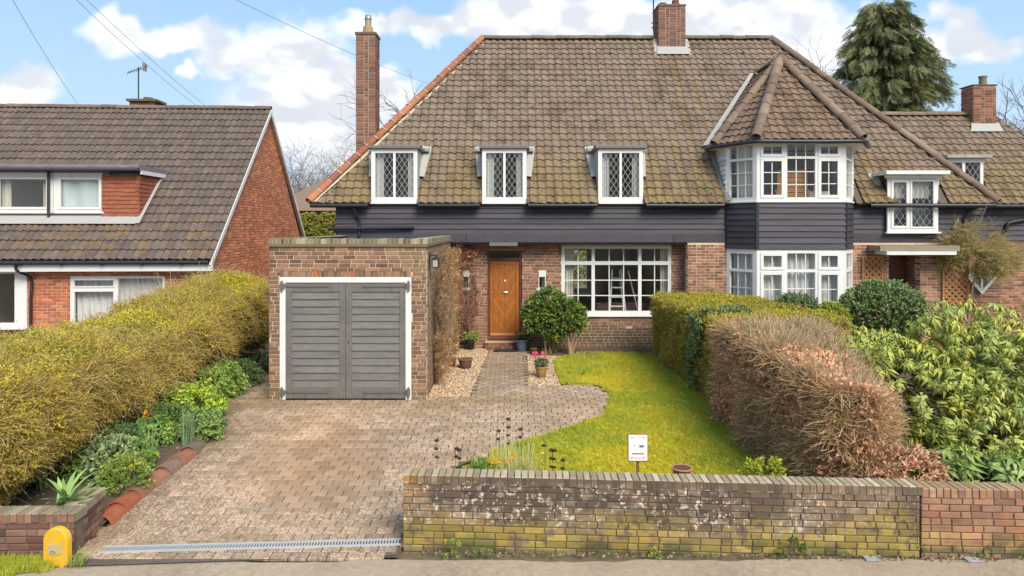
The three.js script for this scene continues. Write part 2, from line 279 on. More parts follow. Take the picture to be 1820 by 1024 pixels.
// ---------------------------------------------------------------- windows: frame, sashes, glazing bars, a pane for every light
// lights: [u0, u1, v0, v1, columns, rows, sash width]; options: leaded lattice, sill
function makeWindow(parent, name, F, W, H, lights, o = {}) {
  const { depth = 0.07, bar = 0.02, sill = 0.05, lattice = 0, mat = mats.white, out = 0.0, pane = mats.glass } = o;
  const w = mesh(name, holed(0, W, 0, H, lights.map(l => l.slice(0, 4)), depth, out - depth), mat, parent, F.m);
  for (const [u0, u1, v0, v1, nc, nr, sash = 0] of lights) {
    if (sash) mesh('sash', holed(u0 - 0.012, u1 + 0.012, v0 - 0.012, v1 + 0.012, [[u0 + sash, u1 - sash, v0 + sash, v1 - sash]], 0.05, out - 0.032), mat, w, F.m);
    const a0 = u0 + sash, a1 = u1 - sash, b0 = v0 + sash, b1 = v1 - sash, bars = [], z = out - 0.035;
    for (let i = 1; i < nc; i++) { const u = lerp(a0, a1, i / nc); bars.push(bx(u - bar / 2, u + bar / 2, b0, b1, z - 0.012, z + 0.012)); }
    for (let j = 1; j < nr; j++) { const v = lerp(b0, b1, j / nr); bars.push(bx(a0, a1, v - bar / 2, v + bar / 2, z - 0.0105, z + 0.0105)); }
    if (bars.length) mesh('glazing_bars', join(bars), mat, w, F.m);
    for (let i = 0; i < nc; i++) for (let j = 0; j < nr; j++) {
      const p = new THREE.PlaneGeometry((a1 - a0) / nc - 0.002, (b1 - b0) / nr - 0.002); p.translate(lerp(a0, a1, (i + 0.5) / nc), lerp(b0, b1, (j + 0.5) / nr), z - 0.002 + (R0() - 0.5) * 0.0); p.rotateY(0);
      mesh('pane', p, pane, w, F.m);
    }
    if (lattice) {                                             // diamond leading
      const g = [], step = lattice, k = 1.55, z2 = z + 0.004; const cl = (p, q) => { let t0 = 0, t1 = 1; const dx = q[0] - p[0], dy = q[1] - p[1]; for (const [pp, qq] of [[-dx, p[0] - a0], [dx, a1 - p[0]], [-dy, p[1] - b0], [dy, b1 - p[1]]]) { const t = qq / pp; if (pp < 0) t0 = Math.max(t0, t); else t1 = Math.min(t1, t); } return t1 > t0 ? [[p[0] + dx * t0, p[1] + dy * t0], [p[0] + dx * t1, p[1] + dy * t1]] : null; };
      const h = b1 - b0; for (const s of [1, -1]) for (let u = a0 - h / k - step; u < a1 + h / k + step; u += step) {
        const seg = cl([u, b0], [u + s * h / k, b1]); if (!seg) continue; const [p, q] = seg, l = Math.hypot(q[0] - p[0], q[1] - p[1]); if (l < 0.02) continue;
        const b = new THREE.BoxGeometry(l, 0.0105, 0.006); b.rotateZ(Math.atan2(q[1] - p[1], q[0] - p[0])); b.translate((p[0] + q[0]) / 2, (p[1] + q[1]) / 2, z2 + (s > 0 ? 0.001 : 0)); g.push(b);
      }
      if (g.length) mesh('lead_lattice', join(g), mats.came, w, F.m);
    }
  }
  if (sill) mesh('sill', bevel(-0.05, W + 0.05, -0.045, -0.002, -0.06, sill + out, 0.006), mat, w, F.m);
  return w;
}
// a hanging curtain of soft folds
function curtainGeo(w, h, folds, amp = 0.035) {
  const n = folds * 8, g = new THREE.PlaneGeometry(w, h, n, 6), a = g.attributes.position; for (let i = 0; i < a.count; i++) { const x = a.getX(i), y = a.getY(i), t = (x / w + 0.5) * folds * 2 * Math.PI; a.setZ(i, Math.sin(t + Math.sin(t * 0.37 + y) * 0.7) * amp * (0.8 + 0.4 * Math.sin(t * 0.3 + 1))); } g.translate(w / 2, h / 2, 0); g.computeVertexNormals(); return g;
}
function curtain(F, u0, u1, v0, v1, back, folds, mat, label, group) { const g = curtainGeo(u1 - u0, v1 - v0, folds); g.translate(u0, v0, -back); g.applyMatrix4(F.m); g.computeBoundingBox(); const c = g.boundingBox.getCenter(V3(0, 0, 0)), y = g.boundingBox.min.y; g.translate(-c.x, -y, -c.z); const o = single('curtain', g, mat, label, 'curtain', group); o.position.set(c.x, y, c.z); return o; }
// lapped weatherboards from frame bottom to top, each a part
function boards(part, F, W, H, expo, seed, opts = {}) {
  const { col = [1, 1, 1], joints = [], mat = mats.board, name = 'weatherboard', holes = [], t0 = 0.006, t1 = 0.034 } = opts, r = rng(seed);
  const n = Math.ceil(H / expo - 0.01);
  for (let j = 0; j < n; j++) {
    const v0 = j * expo, v1 = Math.min(H, v0 + expo + 0.015); let cuts = [0, ...joints.filter((_, i) => (i + j) % 2 === 0 || joints.length < 2), W];
    let segs = []; for (let i = 0; i + 1 < cuts.length; i++) segs.push([cuts[i] + 0.001, cuts[i + 1] - 0.001]);
    for (const [h0, h1, g0, g1] of holes) if (v1 > g0 + 0.02 && v0 < g1 - 0.02) segs = segs.flatMap(([s, e]) => e <= h0 || s >= h1 ? [[s, e]] : [[s, h0], [h1, e]].filter(q => q[1] - q[0] > 0.02));
    for (const [s, e] of segs) {
      const g = new Geo(), c = jit(col, 0.42, r), sag = () => (r() - 0.5) * 0.006, k = Math.max(1, Math.round((e - s) / 1.2)), ou = r() * 5, f = p => [(p[0] + ou) * 0.25, p[1] * 2.4];
      const ys = Array.from({ length: k + 1 }, sag), bo = Array.from({ length: k + 1 }, () => t1 + (r() - 0.5) * 0.008);
      for (let i = 0; i < k; i++) { const a = lerp(s, e, i / k), b = lerp(s, e, (i + 1) / k); g.quad([a, v0 + ys[i], bo[i]], [b, v0 + ys[i + 1], bo[i + 1]], [b, v1, t0], [a, v1, t0], c, f); g.quad([a, v0 + ys[i], 0], [b, v0 + ys[i + 1], 0], [b, v0 + ys[i + 1], bo[i + 1]], [a, v0 + ys[i], bo[i]], c, f); }
      g.quad([s, v0 + ys[0], 0], [s, v0 + ys[0], bo[0]], [s, v1, t0], [s, v1, 0], c, f); g.quad([e, v0 + ys[k], bo[k]], [e, v0 + ys[k], 0], [e, v1, 0], [e, v1, t0], c, f);
      mesh(name, g.build(F.m), mat, part);
    }
  }
}
// ---------------------------------------------------------------- the semi-detached pair: one hipped roof, weatherboarded upper storey
function clipPoly(p, nx, ny, c) {                                 // keeps nx*x + ny*y <= c
  const o = []; for (let i = 0; i < p.length; i++) { const a = p[i], b = p[(i + 1) % p.length], da = nx * a[0] + ny * a[1] - c, db = nx * b[0] + ny * b[1] - c; if (da <= 0) o.push(a); if ((da < 0 && db > 0) || (da > 0 && db < 0)) { const t = da / (da - db); o.push([lerp(a[0], b[0], t), lerp(a[1], b[1], t)]); } } return o;
}
const FD = 18.13, WD = 17.66, BD = 17.70, ED = 17.45, EH = 3.73, RD = 21.67, RH = 8.97, XL = -5.09, XR = 12.18, XRL = -0.906, XRR = 8.04;
const vOf = d => (d - ED) * 6.725 / 4.22, hOf = d => EH + (RH - EH) * (d - ED) / (RD - ED), dOfV = v => ED + v * 4.22 / 6.725;
const housePal = ['#9f6c56', '#916350', '#a97660', '#84604f', '#745448', '#ad7e64', '#986c57', '#895f4c'].map(c => L(c, 1.05));
const house = thing('semi_detached_house', 'wide semi-detached house with hipped tiled roof and black weatherboarded upper storey', 'house');
const bayMatUv = (u, v) => [u / 17.27, v / 6.73];
// moss and lichen of the big roof: streaks that run down the slope, more of it on the lower courses and below the dormers
const roofTex = tex(1536, 768, (u, v) => {
  const x = u * 17.27, y = v * 6.73; const st = fbm(x * 2.2, y * 0.22 + 4, 4), fine = fbm(x * 9, y * 9, 4), pat = fbm(x * 0.7 + 9, y * 0.9, 4), sp = fbm(x * 26 + 3, y * 26, 3), sp2 = fbm(x * 17 + 31, y * 17 + 11, 3);
  let c = [0.86 + 0.5 * (fine - 0.5), 0.85 + 0.5 * (fine - 0.5), 0.84 + 0.46 * (fine - 0.5)];
  const grey = sst(0.4, 0.7, pat) * 0.35; c = mix3(c, [0.92, 0.95, 0.98], grey);
  const line = x - 5.09; let moss = sst(2.9, 0.4, y) * (0.2 + 0.8 * sst(0.36, 0.62, st + 0.25 * (fine - 0.5)));
  for (const [sx, w, y1, k] of [[4.9, 0.12, 6.2, 0.9], [5.4, 0.1, 5.6, 0.7], [1.1, 0.07, 4.2, 0.6], [3.5, 0.08, 5.6, 0.5], [6.0, 0.12, 4.0, 0.7], [4.3, 0.16, 3.0, 0.8], [5.22, 0.16, 1.5, 1.0], [0.5, 0.1, 1.7, 0.7], [-1.2, 0.1, 1.5, 0.6], [3.45, 0.1, 1.7, 0.7], [10.9, 0.2, 1.6, 0.6], [9.4, 0.35, 2.1, 1.0]]) moss = Math.max(moss, k * sst(w, w * 0.2, Math.abs(line - sx + (st - 0.5) * 0.3)) * sst(y1, y1 - 0.7, y) * sst(0.25, 0.6, fine + 0.25));
  c = mix3(c, [0.92, 0.88, 0.46], Math.min(0.75, moss * 0.74));
  const dark = sst(0.52, 0.7, fbm(x * 3.1 + 20, y * 2.2, 4)) * 0.5; c = mix3(c, [0.42, 0.38, 0.30], dark);
  if (sp > 0.725) c = mix3(c, [1.25, 1.22, 1.12], 0.7); if (sp2 > 0.755) c = mix3(c, [0.3, 0.27, 0.2], 0.8);
  return [c[0] * 0.78, c[1] * 0.78, c[2] * 0.78];
});
const tileMat = M([1, 1, 1], 0.9, { map: roofTex, vertexColors: true });
const tilePal = ['#8a7868', '#877565', '#8d7a6a', '#847262'].map(c => L(c, 1.08));
const dormers = [[-3.553, -2.387], [-0.753, 0.369], [2.174, 3.311]];
function roofCuts(v) {                                            // in roof u (X - XL)
  const d = dOfV(v), cuts = [];
  if (v < 1.88) for (const [a, b] of dormers) { const k = v < 0.78 ? 0.015 : lerp(0.1, 0.2, (v - 0.78) / 1.1); cuts.push([a - k - XL, b + k - XL]); }
  if (v < 1.0) cuts.push([lerp(9.70, 9.32, v / 0.92) - XL, 10.95 - XL]);
  if (d < 18.66) cuts.push([lerp(5.40, 5.24, v / 1.9) - XL, 8.82 - XL]); else if (d < 20.5) { const t = (d - 18.66) / 1.87; cuts.push([lerp(5.24, 7.15, t) - XL, lerp(8.95, 7.2, t) - XL]); }
  return cuts;
}
{
  const dk = (a, b) => [a - XL, b];
  // roof deck with notches for the dormers and the bay, plus the three slopes that turn away
  const F = Fr(V3(XL, EH, -ED), V3(1, 0, 0), V3(0, 4.22, 5.24));
  const out = [[0.1, 0.02]];
  for (const [a, b] of dormers) out.push(dk(a, 0.02), dk(a, 1.9), dk(b, 1.9), dk(b, 0.02));
  out.push(dk(5.42, 0.02), dk(5.42, vOf(18.6)), dk(7.15, vOf(20.4)), dk(8.65, vOf(18.75)), dk(8.65, 0.02), dk(9.46, 0.02), dk(9.46, 0.95), dk(10.73, 0.95), dk(10.73, 0.02), [XR - XL - 0.1, 0.02], [XRR - XL, 6.72], [XRL - XL, 6.72]);
  const roof = mesh('roof', poly(out, 0.03, -0.05), M(L('#6b5d50', 0.8), 0.95), house, F.m);
  tileFacet(roof, V3(XL, EH, -ED), V3(XR, EH, -ED), V3(XRL, RH, -RD), V3(XRR, RH, -RD), { hole: roofCuts, pal: tilePal, own: 300, uvOf: bayMatUv, mat: tileMat, seed: 11, gauge: 0.249, pitch: 0.213, amp: 0.021, seen: (u, v) => true, wob: 0.006, lift: 0.043, thick: 0.026 });
  const BK = 2 * RD - ED, slope = (pts) => { const g = new Geo(); const q = pts.map(p => [p.x, p.y, p.z]); g.quad(q[0], q[1], q[2], q[3] || q[2], [1, 1, 1]); return g; };
  const back = new Geo(); for (const q of [[V3(XL, EH, -BK), V3(XL, EH, -ED), V3(XRL, RH, -RD)], [V3(XR, EH, -ED), V3(XR, EH, -BK), V3(XRR, RH, -RD)], [V3(XR, EH, -BK), V3(XL, EH, -BK), V3(XRL, RH, -RD), V3(XRR, RH, -RD)]]) back.add(slope(q));
  mesh('roof_underlay', back.build(), M(L('#75675a', 0.8), 0.95, { map: grainTex, vertexColors: true }), house);
  for (const [A, B, C1, D1, s] of [[V3(XL, EH, -BK), V3(XL, EH, -ED), V3(XRL, RH, -RD), V3(XRL, RH, -RD), 1], [V3(XR, EH, -ED), V3(XR, EH, -BK), V3(XRR, RH, -RD), V3(XRR, RH, -RD), 2]]) { const side = stuffed(new THREE.Group()); tileFacet(roof, A, B, C1, D1, { pal: tilePal, uvOf: bayMatUv, mat: tileMat, seed: 40 + s, gauge: 0.249, pitch: 0.268, segs: 4, lift: 0.034 }); }
  const orange = ['#b8714e', '#a8664a', '#c07c58', '#9c6450'].map(c => L(c, 0.85)), brown = ['#8f7462', '#7f6858', '#86705f', '#97806c'].map(c => L(c, 0.85));
  const up = V3(0, 1, 0), dull = ['#7d7263', '#756a5c', '#82776a'].map(c => L(c, 0.85));
  capTiles(roof, V3(XL + 0.02, EH + 0.06, -ED - 0.02), V3(XRL, RH + 0.05, -RD), 0.115, 21, orange, 'hip_tile', up, 5, true);
  capTiles(roof, V3(XR - 0.02, EH + 0.06, -ED - 0.02), V3(XRR, RH + 0.05, -RD), 0.115, 21, brown, 'hip_tile', up, 6);
  capTiles(roof, V3(XRL, RH + 0.03, -RD), V3(4.45, RH + 0.03, -RD), 0.11, 14, dull, 'ridge_tile', up, 7);
  capTiles(roof, V3(5.32, RH + 0.03, -RD), V3(XRR, RH + 0.03, -RD), 0.11, 7, dull, 'ridge_tile', up, 8);
  { // cushions of moss caught on the tile edges
    const r = rng(441), g = new THREE.IcosahedronGeometry(0.035, 1), im = [], a = g.attributes.position; for (let i = 0; i < a.count; i++) { const k = 0.7 + 0.6 * HASH[(i * 37) & 65535]; a.setXYZ(i, a.getX(i) * k, a.getY(i) * k * 0.55, a.getZ(i) * k); } g.computeVertexNormals();
    for (let i = 0; i < 420; i++) { const row = Math.floor(Math.pow(r(), 1.4) * 26), v = row * 0.249 + 0.01, d = dOfV(v), x = rr(XL + (d - ED) + 0.2, XR - (d - ED) - 0.2, r); if (roofCuts(v).some(q => x - XL > q[0] - 0.05 && x - XL < q[1] + 0.05) || fbm(x * 0.8, v * 0.9 + 3, 3) < 0.45) continue; im.push({ x, y: hOf(d) + 0.06, d, s: 0.3 + 0.8 * r() * r() }); }
    const mo = new THREE.InstancedMesh(g, M([1, 1, 1], 1), im.length), cc = new THREE.Color(); im.forEach((q, i) => { mo.setMatrixAt(i, new THREE.Matrix4().compose(V3(q.x, q.y, -q.d + 0.02), new THREE.Quaternion().setFromAxisAngle(V3(1, 0, 0), 0.7), V3(q.s * 1.3, q.s, q.s))); mo.setColorAt(i, cc.setRGB(...mix3([0.1, 0.085, 0.05], [0.26, 0.2, 0.09], r()))); }); mo.name = 'moss'; mo.userData.kind = 'stuff'; mo.castShadow = mo.receiveShadow = true; roof.add(mo);
  }
  // pale mortar fillet under the left hip
  const mf = new Geo(); { const a = V3(XL + 0.14, EH + 0.02, -ED), b = V3(XRL + 0.1, RH - 0.1, -RD + 0.02), o = V3(0.1, 0, 0); for (let i = 0; i < 40; i++) { const p = a.clone().lerp(b, i / 40), q = a.clone().lerp(b, (i + 1) / 40), w0 = 0.05 + 0.05 * vn(i * 0.8, 3), w1 = 0.05 + 0.05 * vn((i + 1) * 0.8, 3), n = V3(0, 0.03, 0.045); p.add(n); q.add(n); mf.quad([p.x, p.y, p.z], [p.x + w0, p.y, p.z + 0.002], [q.x + w1, q.y, q.z + 0.002], [q.x, q.y, q.z], [0.46, 0.4, 0.27]); } }
  mesh('mortar_fillet', mf.build(), mats.terracottaPlain, roof);
  // bay roof
  const AP = V3(7.16, 7.59, -18.64), RB = V3(7.16, 7.59, -20.52), h = 5.24, e0 = V3(5.19, h, -18.66), e1 = V3(5.19, h, -17.9), e2 = V3(5.86, h, -16.76), e3 = V3(8.42, h, -16.76), e4 = V3(9.09, h, -17.9), e5 = V3(9.09, h, -18.66);
  const br = mesh('bay_roof', (() => { const g = new Geo(); const q = p => [p.x, p.y - 0.05, p.z]; for (const t of [[e0, e1, AP], [e0, AP, RB], [e1, e2, AP], [e2, e3, AP], [e3, e4, AP], [e4, e5, AP], [e5, RB, AP]]) g.tri(q(t[0]), q(t[1]), q(t[2]), [1, 1, 1]); return g.build(); })(), M(L('#6b5d50', 0.8), 0.95), house);
  const bo = { pal: tilePal.map(c => [c[0] * 0.95, c[1] * 0.86, c[2] * 0.8]), uvOf: (u, v) => [(u + 3) / 17.27, (v + 3.4) / 6.73], mat: tileMat, gauge: 0.235, pitch: 0.21, amp: 0.021, wob: 0.006, lift: 0.043, thick: 0.026 };
  tileFacet(br, e0, e1, RB, AP, { ...bo, seed: 21 }); tileFacet(br, e1, e2, AP, AP, { ...bo, seed: 22, own: 60 }); tileFacet(br, e2, e3, AP, AP, { ...bo, seed: 23, own: 120 }); tileFacet(br, e3, e4, AP, AP, { ...bo, seed: 24 }); tileFacet(br, e4, e5, AP, RB, { ...bo, seed: 25 });
  const lift = p => p.clone().add(V3(0, 0.06, 0.01));
  capTiles(br, lift(e1), lift(AP), 0.115, 9, brown, 'hip_tile', up, 31); capTiles(br, lift(e2), lift(AP), 0.125, 8, brown, 'hip_tile', up, 32); capTiles(br, lift(e3), lift(AP), 0.125, 8, brown, 'hip_tile', up, 33); capTiles(br, lift(e4), lift(AP), 0.11, 9, brown, 'hip_tile', up, 34);
  capTiles(br, AP.clone().add(V3(0, 0.04, 0)), RB.clone().add(V3(0, 0.04, 0)), 0.1, 5, brown, 'ridge_tile', up, 35);
  // lead valley and gutters of the bay
  const vg = new Geo(), va = V3(5.12, h - 0.02, -18.6), vb = V3(7.02, 7.55, -20.4); vg.quad([va.x - 0.04, va.y + 0.09, va.z + 0.03], [va.x + 0.13, va.y + 0.12, va.z + 0.04], [vb.x + 0.05, vb.y + 0.08, vb.z + 0.04], [vb.x - 0.06, vb.y + 0.09, vb.z + 0.03], [1, 1, 1]); mesh('lead_valley', vg.build(), mats.lead, br);
  mesh('gutter', tube([V3(5.12, h - 0.05, -18.4), V3(5.12, h - 0.05, -17.92), V3(5.83, h - 0.05, -16.7), V3(8.45, h - 0.05, -16.7), V3(9.15, h - 0.05, -17.92)].flatMap((p, i, a) => i + 1 < a.length ? [0, 0.34, 0.66].map(t => p.clone().lerp(a[i + 1], t)) : [p]), 0.05, 6, 60), mats.black, br);
  // soffit under the bay eaves
  const sf = new Geo(); sf.quad([5.19, h - 0.07, -17.9], [5.86, h - 0.07, -16.78], [8.42, h - 0.07, -16.78], [9.09, h - 0.07, -17.9], [1, 1, 1]); sf.quad([5.19, h - 0.07, -18.6], [5.19, h - 0.07, -17.9], [9.09, h - 0.07, -17.9], [9.09, h - 0.07, -18.6], [1, 1, 1]); mesh('soffit', sf.build(), mats.whiteRough, br);
  // eaves gutters between the dormers and downpipe
  for (const [a, b] of [[XL + 0.05, -3.6], [-2.35, -0.8], [0.4, 2.14], [3.35, 5.3], [8.95, XR - 0.1]]) mesh('gutter', tube([V3(a, EH - 0.05, -ED + 0.02), V3((a + b) / 2, EH - 0.053, -ED + 0.02), V3(b, EH - 0.05, -ED + 0.02)], 0.055, 8, 6), mats.black, house);
  for (const [a, b] of [[XL + 0.1, -3.6], [-2.35, -0.8], [0.4, 2.14], [3.35, 5.38], [8.7, 9.45], [10.74, XR - 0.1]]) mesh('eaves_soffit', bd(a, b, EH - 0.03, EH - 0.01, ED + 0.05, BD + 0.05), mats.black, house);
  mesh('downpipe', tube([V3(-3.95, EH - 0.08, -17.46), V3(-3.95, EH - 0.2, -17.5), V3(-3.87, EH - 0.42, -17.63), V3(-3.86, 2.9, -17.63)], 0.034, 7, 14), mats.black, house);
  mesh('waste_pipe', tube([V3(-4.62, 3.1, -17.58), V3(-3.5, 3.11, -17.58), V3(-2.47, 3.13, -17.58)], 0.045, 7, 6), mats.black, house);
  mesh('downpipe', tube([V3(11.75, EH - 0.05, -17.46), V3(11.55, EH - 0.2, -17.55), V3(11.42, EH - 0.45, -17.62), V3(11.42, 2.9, -17.62)], 0.034, 7, 14), mats.black, house);
}
// ---- weatherboarded band
{
  const band = (x0, x1, h0, h1, d, seed, holes = []) => { const F = facing(x0, h0, d), w = mesh('upper_wall', holed(0, x1 - x0, 0, h1 - h0, holes, 0.05, -0.055), M([0.05, 0.047, 0.052], 0.7), house, F.m); boards(w, Fr(V3(x0, h0 + 0.2, -d), V3(1, 0, 0), V3(0, 0, 1)), x1 - x0, h1 - h0 - 0.2, 0.133, seed, { joints: [(x1 - x0) * 0.36, (x1 - x0) * 0.64], holes: holes.map(q => [q[0], q[1], q[2] - 0.2, q[3]]) }); const g = new Geo(), f = p => [p[0] * 0.3, p[1] * 2], r = rng(seed + 5), cuts = [0, (x1 - x0) * 0.31, (x1 - x0) * 0.84, x1 - x0]; return [F, w, cuts]; };
  const [F1, w1] = band(-4.47, 5.43, 2.76, 3.74, BD, 3); 
  for (const [a, b, c] of [[0.02, 3.3, 1.15], [3.31, 8.55, 1.25], [8.56, 9.88, 1.05]]) mesh('fascia_board', (() => { const g = bevel(a, b, -0.01, 0.215, 0, 0.035, 0.004).toNonIndexed(); const n = g.attributes.position.count; g.setAttribute('color', new THREE.Float32BufferAttribute(new Float32Array(n * 3).fill(c), 3)); return g; })(), mats.board, w1, F1.m);
  const [F2, w2] = band(8.63, 11.56, 2.76, 3.74, BD, 9, [[9.455 - 8.63, 10.73 - 8.63, 0.26, 0.981]]);
  mesh('fascia_board', (() => { const g = bevel(0.02, 2.9, -0.01, 0.215, 0, 0.03, 0.004).toNonIndexed(); g.setAttribute('color', new THREE.Float32BufferAttribute(new Float32Array(g.attributes.position.count * 3).fill(1), 3)); return g; })(), mats.board, w2, F2.m);
  mesh('jetty_soffit', bd(-4.47, 4.45, 2.70, 2.755, BD + 0.02, FD + 0.1), mats.black, house);
  mesh('lead_apron', bd(X(870, 17.64), X(920, 17.64), 2.665, 2.75, 17.62, 17.70), mats.leadDark, house);
  // bay band: three facets
  const bayPts = [[5.43, 17.66], [5.95, 16.95], [8.11, 16.95], [8.63, 17.66]];
  for (let i = 0; i < 3; i++) {
    const a = bayPts[i], b = bayPts[i + 1], u = V3(b[0] - a[0], 0, -(b[1] - a[1])), len = u.length(), n = V3(-u.z, 0, u.x).normalize().negate(); if (n.z < 0) n.negate(); const F = Fr(V3(a[0], 2.6, -a[1]), u, n);
    const w = mesh('bay_wall', bx(0, len, 0, 1.16, -0.06, -0.004), M([0.05, 0.047, 0.052], 0.7), house, F.m); boards(w, F, len, 1.16, 0.145, 50 + i, { joints: [] });
    mesh('corner_post', bx(-0.03, 0.04, 0.0, 1.14, -0.02, 0.034), mats.black, w, F.m);
    const bw = mesh('bay_plinth', bx(0, len, -2.6, -1.86, -0.2, -0.012), mats.mortar, house, F.m); layBricks(bw, Fr(V3(a[0], 0, -a[1]), u, n), { W: len, H: 0.75, pal: housePal, seed: 60 + i });
    // upper window and lower window of the facet
    const cant = i !== 1, up = 1.18, uh = 1.42;
    const Fu = Fr(V3(a[0], 2.6 + up, -a[1]), u, n), Fl = Fr(V3(a[0], 0.76, -a[1]), u, n);
    const topL = 1.08, H1 = uh;
    if (cant) {
      const s = i === 0 ? 0.1 : 0.07;
      makeWindow(house, 'bay_window', Fu, len, H1, [[s, len - s - 0.02, 0.09, 1.0, 3, 3], [s, len - s - 0.02, 1.06, 1.36, 3, 1]], { depth: 0.08 });
      makeWindow(house, 'bay_window', Fl, len, 1.83, [[s, len - s - 0.02, 0.09, 1.27, 3, 3], [s, len - s - 0.02, 1.34, 1.72, 3, 1]], { depth: 0.08 });
    } else {
      const q = len / 2.16;
      makeWindow(house, 'bay_window', Fu, len, H1, [[0.1, 0.66, 0.08, 1.02, 2, 3, 0.06], [0.1, 0.66, 1.08, 1.37, 2, 1, 0.055], [0.74, 1.42, 0.08, 1.02, 3, 3], [0.74, 1.42, 1.08, 1.37, 3, 1], [1.5, 2.02, 0.08, 1.02, 2, 3, 0.06], [1.5, 2.02, 1.08, 1.37, 2, 1, 0.055]], { depth: 0.08 });
      makeWindow(house, 'bay_window', Fl, len, 1.83, [[0.1, 0.66, 0.08, 1.28, 2, 3, 0.06], [0.1, 0.66, 1.35, 1.74, 2, 1, 0.06], [0.74, 1.42, 0.08, 1.28, 3, 3], [0.74, 1.42, 1.35, 1.74, 3, 1], [1.5, 2.02, 0.08, 1.28, 2, 3, 0.06], [1.5, 2.02, 1.35, 1.74, 2, 1, 0.06]], { depth: 0.08 });
    }
    // net curtains across the lower bay
    curtain(Fl, 0.04, len - 0.04, 0.02, 1.78, 0.22, Math.round(len * 7), mats.net, cant ? 'pale net curtain in the slanted side of the lower bay window' : 'pale net curtain across the front of the lower bay window', 'net curtains in the lower bay');
    if (i === 0) curtain(Fu, 0.16, 0.62, 0.02, 1.4, 0.2, 4, mats.curtain, 'cream curtain gathered in the slanted side of the upper bay window', 'upper bay curtains');
    mesh('bay_fascia', bx(-0.03, len + 0.03, up + uh, up + uh + 0.1, -0.05, 0.05), mats.whiteRough, house, F.m);
  }
  // white boarded cheek between the bay and the roof
  for (const [x, s] of [[5.43, -1], [8.63, 1]]) { const F = Fr(V3(x, 3.76, s < 0 ? -18.66 : -17.66), V3(0, 0, s < 0 ? 1 : -1), V3(s, 0, 0)); const w = mesh('bay_cheek', bx(0, 1.0, -0.9, 1.43, -0.06, -0.01), mats.whiteRough, house, F.m); boards(w, F, 1.0, 1.42, 0.12, 70, { mat: mats.whiteBoard || (mats.whiteBoard = M([0.72, 0.72, 0.7], 0.6, { vertexColors: true, map: grainTex })), name: 'cheek_board' }); }
  for (const [x0, x1, d0, d1] of [[5.24, 5.46, 17.5, 18.7]]) { const g = new Geo(); const pt = (x, d, k = 0.05) => [x, hOf(d) + k, -d]; g.quad(pt(5.36, 17.48), pt(5.5, 17.48, 0.06), pt(5.45, 18.6, 0.06), pt(5.22, 18.6), [1, 1, 1]); mesh('flashing', g.build(), mats.leadDark, house); g.p; }
}
